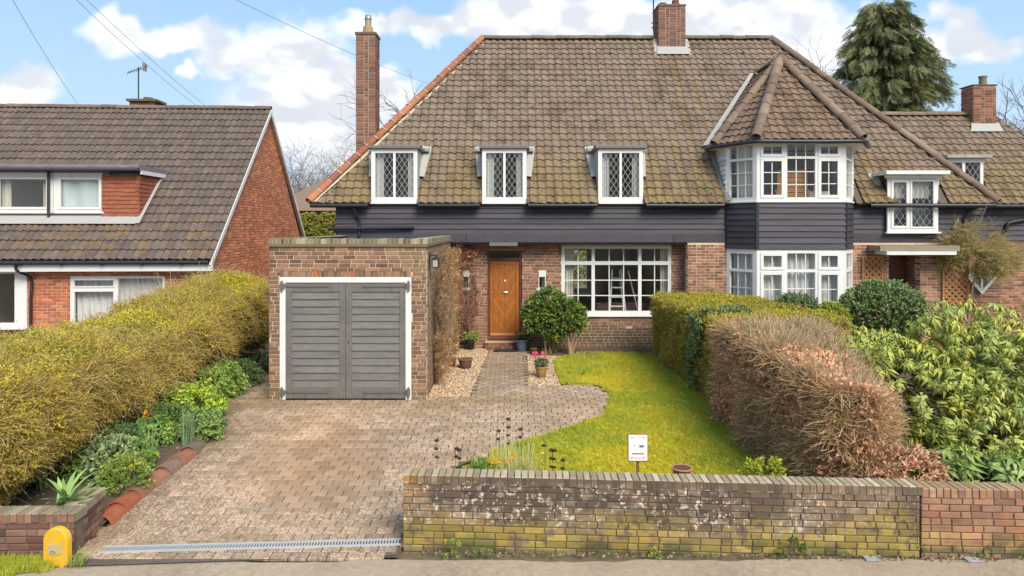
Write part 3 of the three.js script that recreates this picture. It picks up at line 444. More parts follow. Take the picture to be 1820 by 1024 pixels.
// ---- ground-floor walls
{
  const holes = [[X(866, FD), X(928, FD), 0, Hh(445, FD)], [X(998, FD), X(1194, FD), Hh(560, FD), Hh(437, FD)], [X(957, FD), X(970, FD), Hh(513, FD), Hh(482, FD)], [X(822, FD), X(834, FD), Hh(513, FD), Hh(482, FD)]];
  const x0 = -1.6, x1 = 4.47, F = facing(x0, 0, FD), hl = holes.map(h => [h[0] - x0, h[1] - x0, h[2], h[3]]);
  const w = mesh('front_wall', holed(0, x1 - x0, -0.1, 2.72, hl.map(q => [q[0], q[1], Math.max(q[2], -0.08), q[3]]), 0.24, -0.25), mats.mortar, house, F.m);
  const stain = (col, u, v, r) => { const x = u + x0; let m = sst(0.85, 0.35, v + (r() - 0.5) * 0.25); if (x > 0.4 && x < 4.4) { const k = m * (0.35 + 0.5 * sst(1.3, 2.2, x)); return mix3(col, [0.105, 0.085, 0.045], Math.min(0.8, k)); } return mix3(col, [0.22, 0.19, 0.06], m * 0.5 * r()); };
  layBricks(w, F, { W: x1 - x0, H: 2.7, holes: hl, pal: housePal, own: 300, bond: 'random', seed: 101, tint: stain, seen: (u, v) => v > 0.2 && v < 2.65 });
  mesh('air_brick', bd(X(1112, FD), X(1124, FD), 0.5, 0.56, FD - 0.012, FD), mats.mortarPale, w);
  // the right-hand house's wall stands forward
  const F2 = facing(4.45, 0, WD), q = (a, b, c, d) => [a - 4.45, b - 4.45, c, d], h2 = [q(5.43, 8.63, -0.05, 2.62), q(9.54, 10.33, -0.05, 2.42)];
  const w2 = mesh('front_wall', holed(0, 7.11, -0.1, 2.74, h2, 0.22, -0.23), mats.mortarPale, house, F2.m);
  layBricks(w2, F2, { W: 7.11, H: 2.72, holes: h2, pal: housePal.map(c => [c[0] * 1.08, c[1] * 1.08, c[2] * 1.05]), own: 300, seed: 102, bond: 'garden', seen: (u, v) => v > 0.9 });
  const F3 = Fr(V3(4.45, 0, -FD), V3(0, 0, 1), V3(-1, 0, 0)); const w3 = mesh('return_wall', bx(0, FD - WD - 0.24, -0.1, 2.74, -0.2, -0.012), mats.mortar, house, F3.m); layBricks(w3, F3, { W: FD - WD, H: 2.72, pal: housePal, seed: 103, w: 0.0 });
  // porch recess of the right-hand house: brick jamb, plank door, canopy
  const F4 = Fr(V3(10.33, 0, -18.4), V3(0, 0, 1), V3(-1, 0, 0)); const w4 = mesh('porch_wall', bx(0, 0.52, -0.1, 2.5, -0.2, -0.012), mats.mortar, house, F4.m); layBricks(w4, F4, { W: 0.74, H: 2.42, pal: housePal, seed: 104 });
  const dr = mesh('door', bd(9.5, 10.36, 0, 2.42, 18.3, 18.36), M(L('#6b3f26', 0.7), 0.5, { map: grainTex }), house); for (let i = 0; i < 6; i++) mesh('door_plank', bd(9.6 + i * 0.115, 9.6 + i * 0.115 + 0.108, 0.1, 2.3, 18.27, 18.302), mats.plankBrown || (mats.plankBrown = M(L('#7d4a2d', 0.72), 0.5, { map: grainTex })), dr);
  mesh('porch_canopy', bd(9.0, 10.95, 2.55, 2.68, 17.05, 17.64), M([0.30, 0.26, 0.18], 0.9, { map: grainTex }), house); mesh('canopy_fascia', bd(9.15, 10.85, 2.46, 2.545, 17.02, 17.6), mats.whiteRough, house);
  // plain walls that turn away, floors and rooms inside
  mesh('side_wall', join([bd(-4.47, -4.25, -0.1, 3.8, BD + 0.06, 25.6), bd(11.34, 11.56, -0.1, 3.8, 18.0, 25.6)]), mats.mortar, house);
  mesh('back_wall', join([holed(-4.47, 11.56, -0.1, 3.9, [[1.55, 2.75, 0.9, 2.3], [-0.3, 0.2, 1.0, 2.3]], 0.25, -25.85)]), mats.plaster, house);
  mesh('floor', bd(-4.2, 11.3, 0.1, 0.2, 18.45, 25.5), mats.floorWood, house); mesh('upper_floor', bd(-4.2, 11.3, 2.62, 2.70, 18.2, 25.5), mats.plaster, house); mesh('bay_floor', join([bd(5.6, 8.45, 2.62, 2.75, 17.62, 18.2), bd(6.05, 8.0, 2.62, 2.75, 17.1, 17.619)]), mats.plaster, house); mesh('bay_floor', join([bd(5.6, 8.45, 0.1, 0.2, 17.62, 18.45), bd(6.05, 8.0, 0.1, 0.2, 17.2, 17.619)]), mats.floorWood, house);
  mesh('partition_wall', bd(0.78, 0.88, 0.2, 2.62, 18.4, 25.5), mats.plaster, house); mesh('party_wall', join([bd(4.75, 4.9, 0.2, 2.62, 18.4, 25.5), bd(4.75, 4.9, 2.7, 5.2, 18.8, 21.0)]), mats.plaster, house); mesh('partition_wall', bd(-3.4, 10.4, 2.72, 5.25, 21.0, 21.1), mats.plaster, house);
  mesh('partition_wall', join([bd(4.92, 11.3, 0.2, 2.6, 20.8, 20.9), bd(-1.5, 0.78, 0.2, 2.6, 21.6, 21.7)]), mats.plaster, house); mesh('room_ceiling', join([bd(5.3, 8.8, 5.12, 5.15, 18.68, 21.0), bd(-3.4, 4.75, 5.28, 5.3, 18.85, 21.0), bd(8.9, 10.4, 5.28, 5.3, 18.85, 21.0)]), mats.plaster, house);
}
// ---- front door
{
  const x0 = X(866, FD), x1 = X(928, FD), top = Hh(445, FD), F = facing(x0, 0, FD + 0.1), W = x1 - x0, h0 = 0.30, tr = Hh(463, FD);
  const fr = mesh('door_frame', holed(0, W, 0.2, top, [[0.06, W - 0.06, h0, tr], [0.06, W - 0.06, tr + 0.06, top - 0.05]], 0.1, -0.05), mats.doorFrame, house, F.m);
  mesh('pane', (() => { const g = new THREE.PlaneGeometry(W - 0.12, top - tr - 0.11); g.translate(W / 2, (tr + 0.06 + top - 0.05) / 2, -0.01); return g; })(), mats.glass, fr, F.m);
  const dw = W - 0.13, dh = tr - h0 - 0.01, D = Fr(V3(x0 + 0.065, h0 + 0.005, -(FD + 0.115)), V3(1, 0, 0), V3(0, 0, 1)), door = mesh('door', bx(0, dw, 0, dh, -0.045, 0), M(L('#8a4f22', 0.6), 0.5), house, D.m);
  for (const g of [bevel(0, 0.1, 0, dh, -0.002, 0.016, 0.004), bevel(dw - 0.1, dw, 0, dh, -0.002, 0.016, 0.004), bevel(0.1, dw - 0.1, 0, 0.16, -0.002, 0.014, 0.004), bevel(0.1, dw - 0.1, dh - 0.1, dh, -0.002, 0.014, 0.004)]) mesh('door_rail', g, mats.doorBrown, door, D.m);
  const a = 0.105, b = dw - 0.105, m = dw / 2, lo = 0.165, hi = dh - 0.105, k = 1.5, st = 0.2;
  for (const s of [0, 1]) for (let i = -4; i < 14; i++) {
    let p = s ? [[m + 0.003, lo], [b, lo], [b, hi], [m + 0.003, hi]] : [[a, lo], [m - 0.003, lo], [m - 0.003, hi], [a, hi]];
    const sl = s ? k : -k, c0 = i * st + 0.004, c1 = (i + 1) * st - 0.004;       // v - sl*(u-m) between c0 and c1
    p = clipPoly(p, sl, -1, sl * m - c0); if (p.length > 2) p = clipPoly(p, -sl, 1, -sl * m + c1); if (p.length < 3) continue;
    mesh('door_plank', poly(p, 0.009 + (i % 2) * 0.001, 0), i % 2 ? mats.doorBrown : (mats.doorBrown2 || (mats.doorBrown2 = M(L('#b5702c', 0.92), 0.4, { map: mats.doorBrown.map }))), door, D.m);
  }
  mesh('weather_bar', bevel(0.01, dw - 0.01, 0.0, 0.06, 0.0, 0.05, 0.008), M(L('#c98d63', 0.85), 0.5), door, D.m);
  const metal = M([0.6, 0.58, 0.53], 0.25, { metalness: 0.9 });
  mesh('letter_plate', (() => { const g = new THREE.SphereGeometry(1, 18, 10); g.scale(0.095, 0.034, 0.018); g.translate(m, 1.12, 0.016); return g; })(), metal, door, D.m); mesh('letter_flap', bx(m - 0.06, m + 0.06, 1.115, 1.13, 0.028, 0.036), mats.black, door, D.m);
  mesh('door_knocker', (() => { const g = new THREE.SphereGeometry(1, 14, 10); g.scale(0.026, 0.045, 0.02); g.translate(m, 1.42, 0.02); return g; })(), M([0.75, 0.66, 0.5], 0.3, { metalness: 0.6 }), door, D.m); mesh('lock', (() => { const g = new THREE.SphereGeometry(0.018, 10, 8); g.translate(0.055, 1.12, 0.02); return g; })(), metal, door, D.m);
  mesh('sill', bevel(-0.02, W + 0.02, 0.2, 0.295, -0.05, 0.07, 0.008), M(L('#8a5134', 0.75), 0.7, { map: grainTex }), house, F.m);
  const stp = mesh('doorstep', bd(x0 - 0.05, x1 + 0.02, -0.02, 0.19, FD - 0.3, FD - 0.01), mats.mortar, house); layBricks(stp, facing(x0 - 0.05, 0.0, FD - 0.312), { W: W + 0.07, H: 0.19, course: 0.095, pal: ['#9a6248', '#8a5640', '#a46a4c'].map(c => L(c, 0.8)), own: 40, seed: 7 });
  const dm = thing('doormat', 'dark rectangular doormat on the path below the front step', 'doormat'); mesh('mat', bevel(-0.30, 0.30, 0, 0.016, 0, 0.28, 0.004), M([0.02, 0.02, 0.024], 1, { bumpMap: bumpTex, bumpScale: 0.01 }), dm); dm.position.set(-0.16, 0.025, -17.72);
  // narrow side lights
  for (const [a0, a1] of [[957, 970], [822, 834]]) { const w0 = X(a0, FD), w1 = X(a1, FD), hh = Hh(482, FD) - Hh(513, FD); makeWindow(house, 'side_window', facing(w0, Hh(513, FD), FD), w1 - w0, hh, [[0.02, w1 - w0 - 0.02, 0.03, hh * 0.68, 1, 1]], { out: 0.02, sill: 0.02, depth: 0.05 }); }
  mesh('meter_cover', bd(X(957, FD) + 0.01, X(970, FD) - 0.01, Hh(492, FD), Hh(483, FD), FD - 0.035, FD - 0.022), mats.white, house);
  // the wide living-room window
  const wx = X(998, FD), wv = Hh(560, FD), ww = X(1194, FD) - wx, wh = Hh(437, FD) - wv, t = wh * 0.735, wF = facing(wx, wv, FD), c = [0.09, 0.785, 0.87, 2.0, 2.085, ww - 0.09], rowsB = [0.1, t - 0.02], rowsT = [t + 0.075, wh - 0.08];
  makeWindow(house, 'living_room_window', wF, ww, wh, [0, 2, 4].flatMap(i => { const n = i === 2 ? 3 : 2; return [[c[i], c[i + 1], ...rowsB, n, 3], [c[i], c[i + 1], ...rowsT, n, 1]]; }), { depth: 0.08, out: -0.03, sill: 0.09, bar: 0.024 });
  curtain(wF, 0.06, 0.33, -0.25, wh, 0.22, 4, mats.curtain, 'cream curtain hanging at an end of the wide living-room window', 'living-room curtains'); curtain(wF, ww - 0.26, ww - 0.04, -0.25, wh, 0.22, 3, mats.curtain, 'cream curtain hanging at an end of the wide living-room window', 'living-room curtains');
}
// ---- dormers
{
  dormers.forEach(([a, b], i) => {
    const h0 = 3.765, hh = 1.345, F = facing(a, h0, 17.6), W = b - a, m = W / 2;
    const dz = thing; const d = mesh('dormer', join([bd(a - 0.0, a + 0.05, 3.8, 5.1, 17.68, 18.5), bd(b - 0.05, b, 3.8, 5.1, 17.68, 18.5)]), mats.leadDark, house);
    makeWindow(house, 'dormer_window', F, W, hh, [[0.1, m - 0.03, 0.13, hh - 0.1, 1, 1], [m + 0.03, W - 0.1, 0.13, hh - 0.1, 1, 1]], { lattice: 0.135, depth: 0.07, sill: 0.03 });
    mesh('dormer_roof', join([bevel(a - 0.07, b + 0.07, 5.115, 5.195, -18.72, -17.52, 0.01)]), mats.leadDark, d);
    for (const s of [0, 1]) {
      const x = s ? b : a, o = s ? 1 : -1, g = new Geo(), pt = (k, dd, l = 0.06) => [x + o * k, hOf(dd) + l, -dd];
      const e0 = 17.94, e1 = 18.62; g.quad(pt(0.0, e0, 0.11), pt(0.13, e0, 0.1), pt(0.24, e1, 0.1), pt(0.0, e1, 0.13), [1, 1, 1]); g.quad(pt(0.13, e0, 0.1), pt(0.13, e0, 0.01), pt(0.24, e1, 0.01), pt(0.24, e1, 0.1), [1, 1, 1]); mesh('flashing', g.build(), mats.lead, d);
      const cg = new Geo(); cg.quad([x + o * 0.005, 3.9, -17.62], [x + o * 0.005, 5.11, -17.62], [x + o * 0.005, 5.11, -18.6], [x + o * 0.005, 5.0, -18.55], [1, 1, 1]); mesh('dormer_cheek', cg.build(), mats.lead, d);
      mesh('roof_upstand', bevel(x + (s ? 0.075 : -0.2), x + (s ? 0.2 : -0.075), 5.12, 5.23, -18.66, -18.35, 0.02), mats.lead, d);
    }
    const where = ['nearest the tall brick chimney', 'above the front door', 'above the living-room window'][i];
    curtain(F, 0.06, 0.3, 0.05, hh, 0.16, 4, mats.net, `white curtain inside the leaded dormer window ${where}`, `curtains of the dormer ${where}`); curtain(F, W - 0.26, W - 0.04, 0.05, hh, 0.16, 4, mats.net, `white curtain inside the leaded dormer window ${where}`, `curtains of the dormer ${where}`);
  });
  const a = 9.455, b = 10.73, W = b - a, hh = 1.416, F = facing(a, 3.02, 17.56), m = W * 0.44;
  const d = mesh('dormer', join([bd(a, a + 0.05, 3.7, 4.43, 17.64, 18.05), bd(b - 0.05, b, 3.7, 4.43, 17.64, 18.05)]), mats.leadDark, house);
  makeWindow(house, 'dormer_window', F, W, hh, [[0.1, m - 0.04, 0.1, hh - 0.12, 1, 1, 0.05], [m + 0.02, W - 0.1, 0.1, hh - 0.12, 1, 1, 0.03]], { lattice: 0.16, depth: 0.07, sill: 0.06 });
  mesh('dormer_roof', bevel(a - 0.16, b + 0.16, 4.445, 4.54, -18.15, -17.32, 0.012), mats.white, d); mesh('dormer_fascia', bevel(a - 0.05, b + 0.05, 4.37, 4.443, -17.62, -17.48, 0.008), mats.white, d);
  for (const s of [0, 1]) { const x = s ? b : a, o = s ? 1 : -1, g = new Geo(), pt = (k, dd, l) => [x + o * k, hOf(dd) + l, -dd]; g.quad(pt(0.02, 17.75, 0.06), pt(0.18, 17.8, 0.06), pt(0.27, 18.03, 0.07), pt(0.0, 18.05, 0.1), [1, 1, 1]); mesh('flashing', g.build(), mats.lead, d); const cg = new Geo(); cg.tri([x + o * 0.004, 3.8, -17.6], [x + o * 0.004, 4.44, -17.6], [x + o * 0.004, 4.44, -18.05], [1, 1, 1]); mesh('dormer_cheek', cg.build(), mats.black, d); }
  curtain(F, 0.12, W - 0.1, 0.85, hh - 0.08, 0.14, 8, mats.curtain, 'cream blind across the top of the leaded window above the panelled porch door');
}
// ---- chimneys of the house
function chimney(parent, x0, x1, h0, h1, d0, d1, pal, seed, own = 200) {
  const c = mesh('chimney', bd(x0 + 0.012, x1 - 0.012, h0, h1 - 0.01, d0 + 0.012, d1 - 0.012), mats.mortar, parent);
  layBricks(c, facing(x0, h0, d0), { W: x1 - x0, H: h1 - h0, pal, own, seed, bond: 'flemish' });
  layBricks(c, Fr(V3(x1, h0, -d0), V3(0, 0, -1), V3(1, 0, 0)), { W: d1 - d0, H: h1 - h0, pal, own: 0, seed: seed + 1 }); layBricks(c, Fr(V3(x0, h0, -d1), V3(0, 0, 1), V3(-1, 0, 0)), { W: d1 - d0, H: h1 - h0, pal, own: 0, seed: seed + 2 });
  return c;
}
{
  const pal = ['#93685a', '#866052', '#9c705c', '#7c5c52', '#745850', '#976854'].map(c => L(c, 0.95));
  const c = chimney(house, -4.21, -3.68, 4.4, 8.33, 18.8, 19.4, pal, 201, 280);
  mesh('chimney_cap', bd(-4.23, -3.66, 8.33, 8.40, 18.78, 19.42), mats.mortarDark, c); mesh('chimney_pot', (() => { const g = new THREE.CylinderGeometry(0.13, 0.16, 0.22, 6); g.translate(-3.93, 8.5, -19.05); return g; })(), M(L('#b29a6c', 0.85), 0.9, { map: grainTex }), c); mesh('flue_cowl', (() => { const g = lathe([[0.085, 0], [0.09, 0.2], [0.1, 0.2], [0.1, 0.25], [0.085, 0.26], [0.085, 0.32], [0.0, 0.33]], 12); g.translate(-3.93, 8.6, -19.05); return g; })(), M([0.4, 0.38, 0.33], 0.4, { metalness: 0.6, map: grainTex }), c);
  const c2 = chimney(house, 4.47, 5.30, 7.9, 9.90, 21.3, 22.1, pal, 211, 200);
  mesh('chimney_cap', bd(4.45, 5.32, 9.90, 9.95, 21.28, 22.12), M(L('#8a7565', 0.8), 0.95, { map: grainTex }), c2); for (const x of [4.66, 5.06]) mesh('chimney_pot', (() => { const g = lathe([[0.15, 0], [0.14, 0.1], [0.11, 0.12], [0.115, x > 5 ? 0.2 : 0.1], [0.08, x > 5 ? 0.2 : 0.1]], 12); g.translate(x, 9.95, -21.6); return g; })(), M(L('#7a4b3a', 0.8), 0.9, { map: grainTex }), c2); mesh('flue_cowl', join([(() => { const g = new THREE.CylinderGeometry(0.14, 0.14, 0.05, 12); g.translate(5.06, 10.36, -21.6); return g; })(), ...[0, 1, 2].map(i => { const g = new THREE.CylinderGeometry(0.012, 0.012, 0.22, 5); g.translate(5.06 + Math.cos(i * 2.1) * 0.09, 10.25, -21.6 + Math.sin(i * 2.1) * 0.09); return g; })]), mats.black, c2);
  const g = new Geo(), pt = (x, d, l = 0.05) => [x, hOf(d) + l, -d]; g.quad(pt(4.4, 21.12, 0.1), pt(5.4, 21.12, 0.1), pt(5.36, 21.32, 0.15), pt(4.44, 21.32, 0.15), [1, 1, 1]); g.quad(pt(4.33, 21.15), pt(4.47, 21.15), pt(4.47, 21.6, 0.14), pt(4.36, 21.6, 0.1), [1, 1, 1]); g.quad(pt(5.3, 21.15), pt(5.46, 21.15), pt(5.43, 21.6, 0.1), pt(5.3, 21.6, 0.14), [1, 1, 1]); mesh('lead_flashing', g.build(), mats.lead, c2);
  const ae = thing('aerial_mast', 'thin dark aerial mast strapped to the ridge chimney', 'aerial'); mesh('mast', tube([V3(4.36, 9.2, -21.5), V3(4.36, 10.4, -21.5), V3(4.36, 11.4, -21.5)], 0.022, 6, 4), mats.black, ae); mesh('bracket', join([bd(4.3, 4.47, 9.28, 9.31, 21.48, 21.52), bd(4.3, 4.47, 9.42, 9.45, 21.48, 21.52)]), mats.black, ae); anchor(ae, 4.36, 9.2, -21.5);
}
anchor(house, 3.5, 0, -21);
// ---- things inside the rooms that the windows show
{
  const wood = M(L('#c98a3a', 0.75), 0.5, { map: grainTex });
  const ch = thing('armchair', 'orange wooden slatted armchair inside the upper bay window', 'chair'); mesh('seat', bx(-0.34, 0.34, 0.36, 0.42, -0.3, 0.3), wood, ch); for (let i = 0; i < 5; i++) mesh('back_slat', bx(-0.3, 0.3, 0.46 + i * 0.125, 0.57 + i * 0.125, -0.27, -0.24), wood, ch); for (const s of [-1, 1]) { mesh('arm', bx(s * 0.38 - 0.04, s * 0.38 + 0.04, 0.6, 0.64, -0.3, 0.34), wood, ch); for (const z of [-0.27, 0.27]) mesh('leg', bx(s * 0.37 - 0.025, s * 0.37 + 0.025, 0, 0.6, z - 0.025, z + 0.025), wood, ch); } mesh('back_frame', join([bx(-0.36, -0.3, 0.36, 1.12, -0.3, -0.25), bx(0.3, 0.36, 0.36, 1.12, -0.3, -0.25), bx(-0.36, 0.36, 1.08, 1.14, -0.3, -0.25)]), wood, ch); ch.position.set(7.0, 3.42, -17.62); ch.rotation.y = Math.PI - 0.12;
  const table = thing('window_table', 'low wooden platform table standing inside the upper bay', 'table'); mesh('table_top', bx(-1.1, 1.1, 0.62, 0.66, -0.3, 0.3), mats.floorWood, table); for (const [x, z] of [[-1, -0.25], [1, -0.25], [-1, 0.25], [1, 0.25]]) mesh('leg', bx(x - 0.03, x + 0.03, 0, 0.62, z - 0.03, z + 0.03), mats.floorWood, table); table.position.set(7.03, 2.75, -17.62);
  const ez = thing('easel', 'wooden easel holding a cream board inside the upper bay window', 'easel'); mesh('board', bx(-0.33, 0.33, 0.5, 1.05, 0.02, 0.045), M([0.62, 0.56, 0.42], 0.8), ez); for (const s of [-1, 1]) mesh('leg', tube([V3(s * 0.05, 1.15, 0), V3(s * 0.16, 0, 0.05)], 0.018, 5, 3), wood, ez); mesh('back_leg', tube([V3(0, 1.1, -0.03), V3(0, 0, -0.35)], 0.018, 5, 3), wood, ez); ez.position.set(7.78, 3.0, -17.85);
  for (let i = 0; i < 4; i++) { const b = single('book', bx(-0.16 + i * 0.012, 0.16 - i * 0.01, 0, 0.035, -0.11, 0.11), M([0.6 - i * 0.04, 0.56 - i * 0.03, 0.48], 0.8), 'pale book lying in the stack behind the upper bay window', 'book', 'stacked books in the upper bay'); b.position.set(6.32 + (i % 2) * 0.02, 3.42 + i * 0.036, -17.5); b.rotation.y = 0.1 * i; }
  const lad = thing('stepladder', 'pale aluminium stepladder standing inside the living room', 'stepladder'), al = M([0.8, 0.8, 0.76], 0.5); for (const s of [-1, 1]) { mesh('rail', tube([V3(s * 0.12, 1.75, 0), V3(s * 0.26, 0, 0.25)], 0.025, 5, 3), al, lad); mesh('rear_rail', tube([V3(s * 0.12 + 0.2, 1.7, -0.05), V3(s * 0.24 + 0.55, 0, -0.4)], 0.02, 5, 3), al, lad); } for (let i = 1; i < 7; i++) { const t = 1 - i / 7; mesh('tread', bx(-0.12 - 0.14 * (1 - t) , 0.12 + 0.14 * (1 - t), 1.75 * t - 0.015, 1.75 * t + 0.015, 0.25 * (1 - t) - 0.05, 0.25 * (1 - t) + 0.04), al, lad); } lad.position.set(2.85, 0.25, -19.0);
  const sofa = thing('sofa', 'dusky brown sofa with its back to the living-room window', 'sofa'), sf = M([0.26, 0.17, 0.15], 0.9, { map: grainTex }); mesh('backrest', bevel(-0.95, 0.95, 0.2, 0.82, 0.25, 0.47, 0.04), sf, sofa); mesh('seat', bevel(-0.9, 0.9, 0.12, 0.44, -0.45, 0.25, 0.04), sf, sofa); for (const s of [-1, 1]) mesh('arm', bevel(s * 0.98 - 0.1, s * 0.98 + 0.1, 0.1, 0.62, -0.45, 0.45, 0.04), sf, sofa); sofa.position.set(3.3, 0.2, -20.0);
  const ta = thing('dining_table', 'dark dining table inside the living room behind the sofa', 'table'); mesh('table_top', bx(-0.8, 0.8, 0.7, 0.74, -0.4, 0.4), mats.floorWood, ta); for (const [x, z] of [[-0.7, -0.3], [0.7, -0.3], [-0.7, 0.3], [0.7, 0.3]]) mesh('leg', bx(x - 0.03, x + 0.03, 0, 0.7, z - 0.03, z + 0.03), mats.floorWood, ta); ta.position.set(2.6, 0.2, -23);
}
// ---------------------------------------------------------------- brick garage with boarded double doors
{
  const G = thing('brick_garage', 'flat-roofed brown brick garage with grey boarded double doors', 'garage');
  const x0 = -4.41, x1 = -1.56, d0 = 12.65, d1 = FD - 0.03, top = 2.80, W = x1 - x0, F = facing(x0, 0, d0), ox0 = X(497, d0) - x0, ox1 = X(731, d0) - x0, oh = 2.225;
  const pal = ['#8a6852', '#7b5b48', '#96745c', '#6e5446', '#a07a5e', '#826350', '#8e6b56'].map(c => L(c, 1.02));
  const w = mesh('front_wall', holed(0, W, -0.06, top, [[ox0, ox1, -0.055, oh]], 0.21, -0.222), mats.mortarPale, G, F.m);
  layBricks(w, F, { W, H: 2.775, holes: [[ox0, ox1, -0.1, oh + 0.115]], pal, own: 300, bond: 'random', seed: 301, tint: (c, u, v, r) => { let m = sst(0.4, 0.05, v + r() * 0.15) * 0.6; c = mix3(c, [0.2, 0.165, 0.08], m); if (v > 2.3 && u > 2.2) c = mix3(c, [0.34, 0.26, 0.13], 0.45 * r()); return c; } });
  for (let i = 0, u = ox0 - 0.0; u < ox1 - 0.03; i++, u += 0.0745) { const g = new Geo(), hot = i === 8 || i === 17; brickInto(g, u + 0.005, Math.min(ox1, u + 0.0695), oh + 0.004, oh + 0.106, 0.002, 0.016, hot ? L('#d0683c', 0.9) : jit(pick(pal), 0.3), p => [p[0] * 2 + i, p[1] * 2]); mesh('lintel_brick', g.build(F.m), brickMat, w); }
  // side walls, rear, roof
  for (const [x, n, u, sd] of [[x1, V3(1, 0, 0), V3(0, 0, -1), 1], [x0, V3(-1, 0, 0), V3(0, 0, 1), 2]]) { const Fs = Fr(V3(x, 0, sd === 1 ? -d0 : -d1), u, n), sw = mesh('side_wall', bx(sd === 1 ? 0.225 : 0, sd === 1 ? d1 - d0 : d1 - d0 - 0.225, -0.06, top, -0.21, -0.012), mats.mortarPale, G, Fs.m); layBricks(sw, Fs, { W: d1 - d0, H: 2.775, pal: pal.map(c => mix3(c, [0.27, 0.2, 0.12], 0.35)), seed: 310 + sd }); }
  mesh('flat_roof', bd(x0 + 0.22, x1 - 0.22, 2.45, 2.52, d0 + 0.22, d1), M([0.09, 0.09, 0.09], 0.95), G);
  // brick-on-edge coping over a course of tiles
  const cp = ['#a59a80', '#8e8266', '#b3a88c', '#7a7058', '#968a70'].map(c => L(c, 0.85)), r = rng(33);
  mesh('creasing_course', join([bd(x0 - 0.03, x1 + 0.03, 2.78, 2.826, d0 - 0.03, d0 + 0.24), bd(x1 - 0.24, x1 + 0.03, 2.78, 2.826, d0 + 0.241, d1), bd(x0 - 0.03, x0 + 0.24, 2.78, 2.826, d0 + 0.241, d1)]), M(L('#8a7860', 0.8), 0.95, { map: grainTex }), G);
  const cope = (cx, cd, alongX) => { const g = new Geo(), a = 0.0335, b = 0.115, Ft = Fr(V3(cx, 2.925, -cd), V3(1, 0, 0), V3(0, 1, 0)); let c = jit(pick(cp, r), 0.3, r); if (r() < 0.35) c = mix3(c, [0.09, 0.08, 0.05], 0.6); brickInto(g, alongX ? -a : -b, alongX ? a : b, alongX ? -b : -a, alongX ? b : a, (r() - 0.5) * 0.01, 0.1, c, p => [p[0] * 2 + cx, p[1] * 2 + cd], 0.008); return g.build(Ft.m); };
  const cm = mesh('coping', join([bd(x0 - 0.008, x1 + 0.008, 2.826, 2.91, d0 - 0.005, d0 + 0.22), bd(x1 - 0.22, x1 + 0.008, 2.826, 2.91, d0 + 0.221, d1), bd(x0 - 0.008, x0 + 0.22, 2.826, 2.91, d0 + 0.221, d1)]), mats.mortarPale, G);
  for (let x = x0 + 0.026; x < x1 + 0.01; x += 0.074) mesh('coping_brick', cope(x, d0 + 0.107, true), brickMat, cm);
  for (let d = d0 + 0.27; d < d1; d += 0.074) { mesh('coping_brick', cope(x1 - 0.105, d, false), brickMat, cm); mesh('coping_brick', cope(x0 + 0.105, d, false), brickMat, cm); }
  // white frame and the two leaves
  const fw = 0.105, Fd = facing(x0 + ox0, 0, d0 + 0.03), ow = ox1 - ox0;
  mesh('door_frame', join([bevel(0, fw, 0, oh, -0.08, 0.04, 0.005), bevel(ow - fw, ow, 0, oh, -0.08, 0.04, 0.005), bevel(fw, ow - fw, oh - 0.1, oh, -0.08, 0.04, 0.005)]), mats.white, G, Fd.m);
  const lw = (ow - 2 * fw) / 2 - 0.006, lh = oh - 0.1 - 0.03;
  for (const s of [0, 1]) {
    const Fl = facing(x0 + ox0 + fw + 0.004 + s * (lw + 0.006), 0.02, d0 + 0.02), lf = mesh('door', bx(0, lw, 0, lh, -0.05, -0.012), M(L('#5f5b56', 0.8), 0.7), G, Fl.m), sw = 0.11, r2 = rng(400 + s);
    for (const g of [bevel(0, sw - 0.001, 0, lh, -0.011, 0.018, 0.004), bevel(lw - sw + 0.001, lw, 0, lh, -0.011, 0.018, 0.004), bevel(sw, lw - sw, 0, 0.2, -0.011, 0.016, 0.004), bevel(sw, lw - sw, lh - 0.16, lh, -0.011, 0.016, 0.004)]) mesh('door_rail', g, mats.garageGrey, lf, Fl.m);
    const n = 13, b0 = 0.2, bh = (lh - 0.36) / n;
    for (let i = 0; i < n; i++) { const g = new Geo(), v = b0 + i * bh, k = (r2() - 0.5) * 0.006, c = [1, 1, 1], f = p => [p[0] * 0.4 + i * 0.37, p[1] * 2 + s * 0.3], t = 0.014 + k, bow = 0.006 * r2(); const N = 4; for (let q = 0; q < N; q++) { const a = lerp(sw, lw - sw, q / N), b = lerp(sw, lw - sw, (q + 1) / N), ba = bow * Math.sin(Math.PI * q / N), bb = bow * Math.sin(Math.PI * (q + 1) / N); g.quad([a, v + 0.004, t + ba], [b, v + 0.004, t + bb], [b, v + bh, -0.006], [a, v + bh, -0.006], c, f); g.quad([a, v + 0.002, -0.012], [b, v + 0.002, -0.012], [b, v + 0.004, t + bb], [a, v + 0.004, t + ba], c, f); } mesh('door_board', g.build(Fl.m), i % 3 === 1 ? mats.garageGrey : (mats.garageGrey2 || (mats.garageGrey2 = M(L('#7f7a74', 0.88), 0.45, { map: grainTex }))), lf); }
    for (const hv of [0.12, lh - 0.05]) {
      const a = s ? lw * 0.28 : -0.02, b = s ? lw + 0.02 : lw * 0.72, px = s ? lw + 0.06 : -0.06;
      const hg = mesh('strap_hinge', bevel(a, b, hv - 0.026, hv + 0.026, 0.018, 0.03, 0.004), mats.iron, lf, Fl.m);
      mesh('hinge_plate', (() => { const sh = new THREE.Shape(); sh.absellipse(px, hv, 0.028, 0.1, 0, Math.PI * 2); const g = new THREE.ExtrudeGeometry(sh, { depth: 0.012, bevelEnabled: true, bevelSize: 0.003, bevelThickness: 0.003, bevelSegments: 1, curveSegments: 12 }); g.translate(0, 0, 0.055); return g; })(), mats.iron, hg, Fl.m);
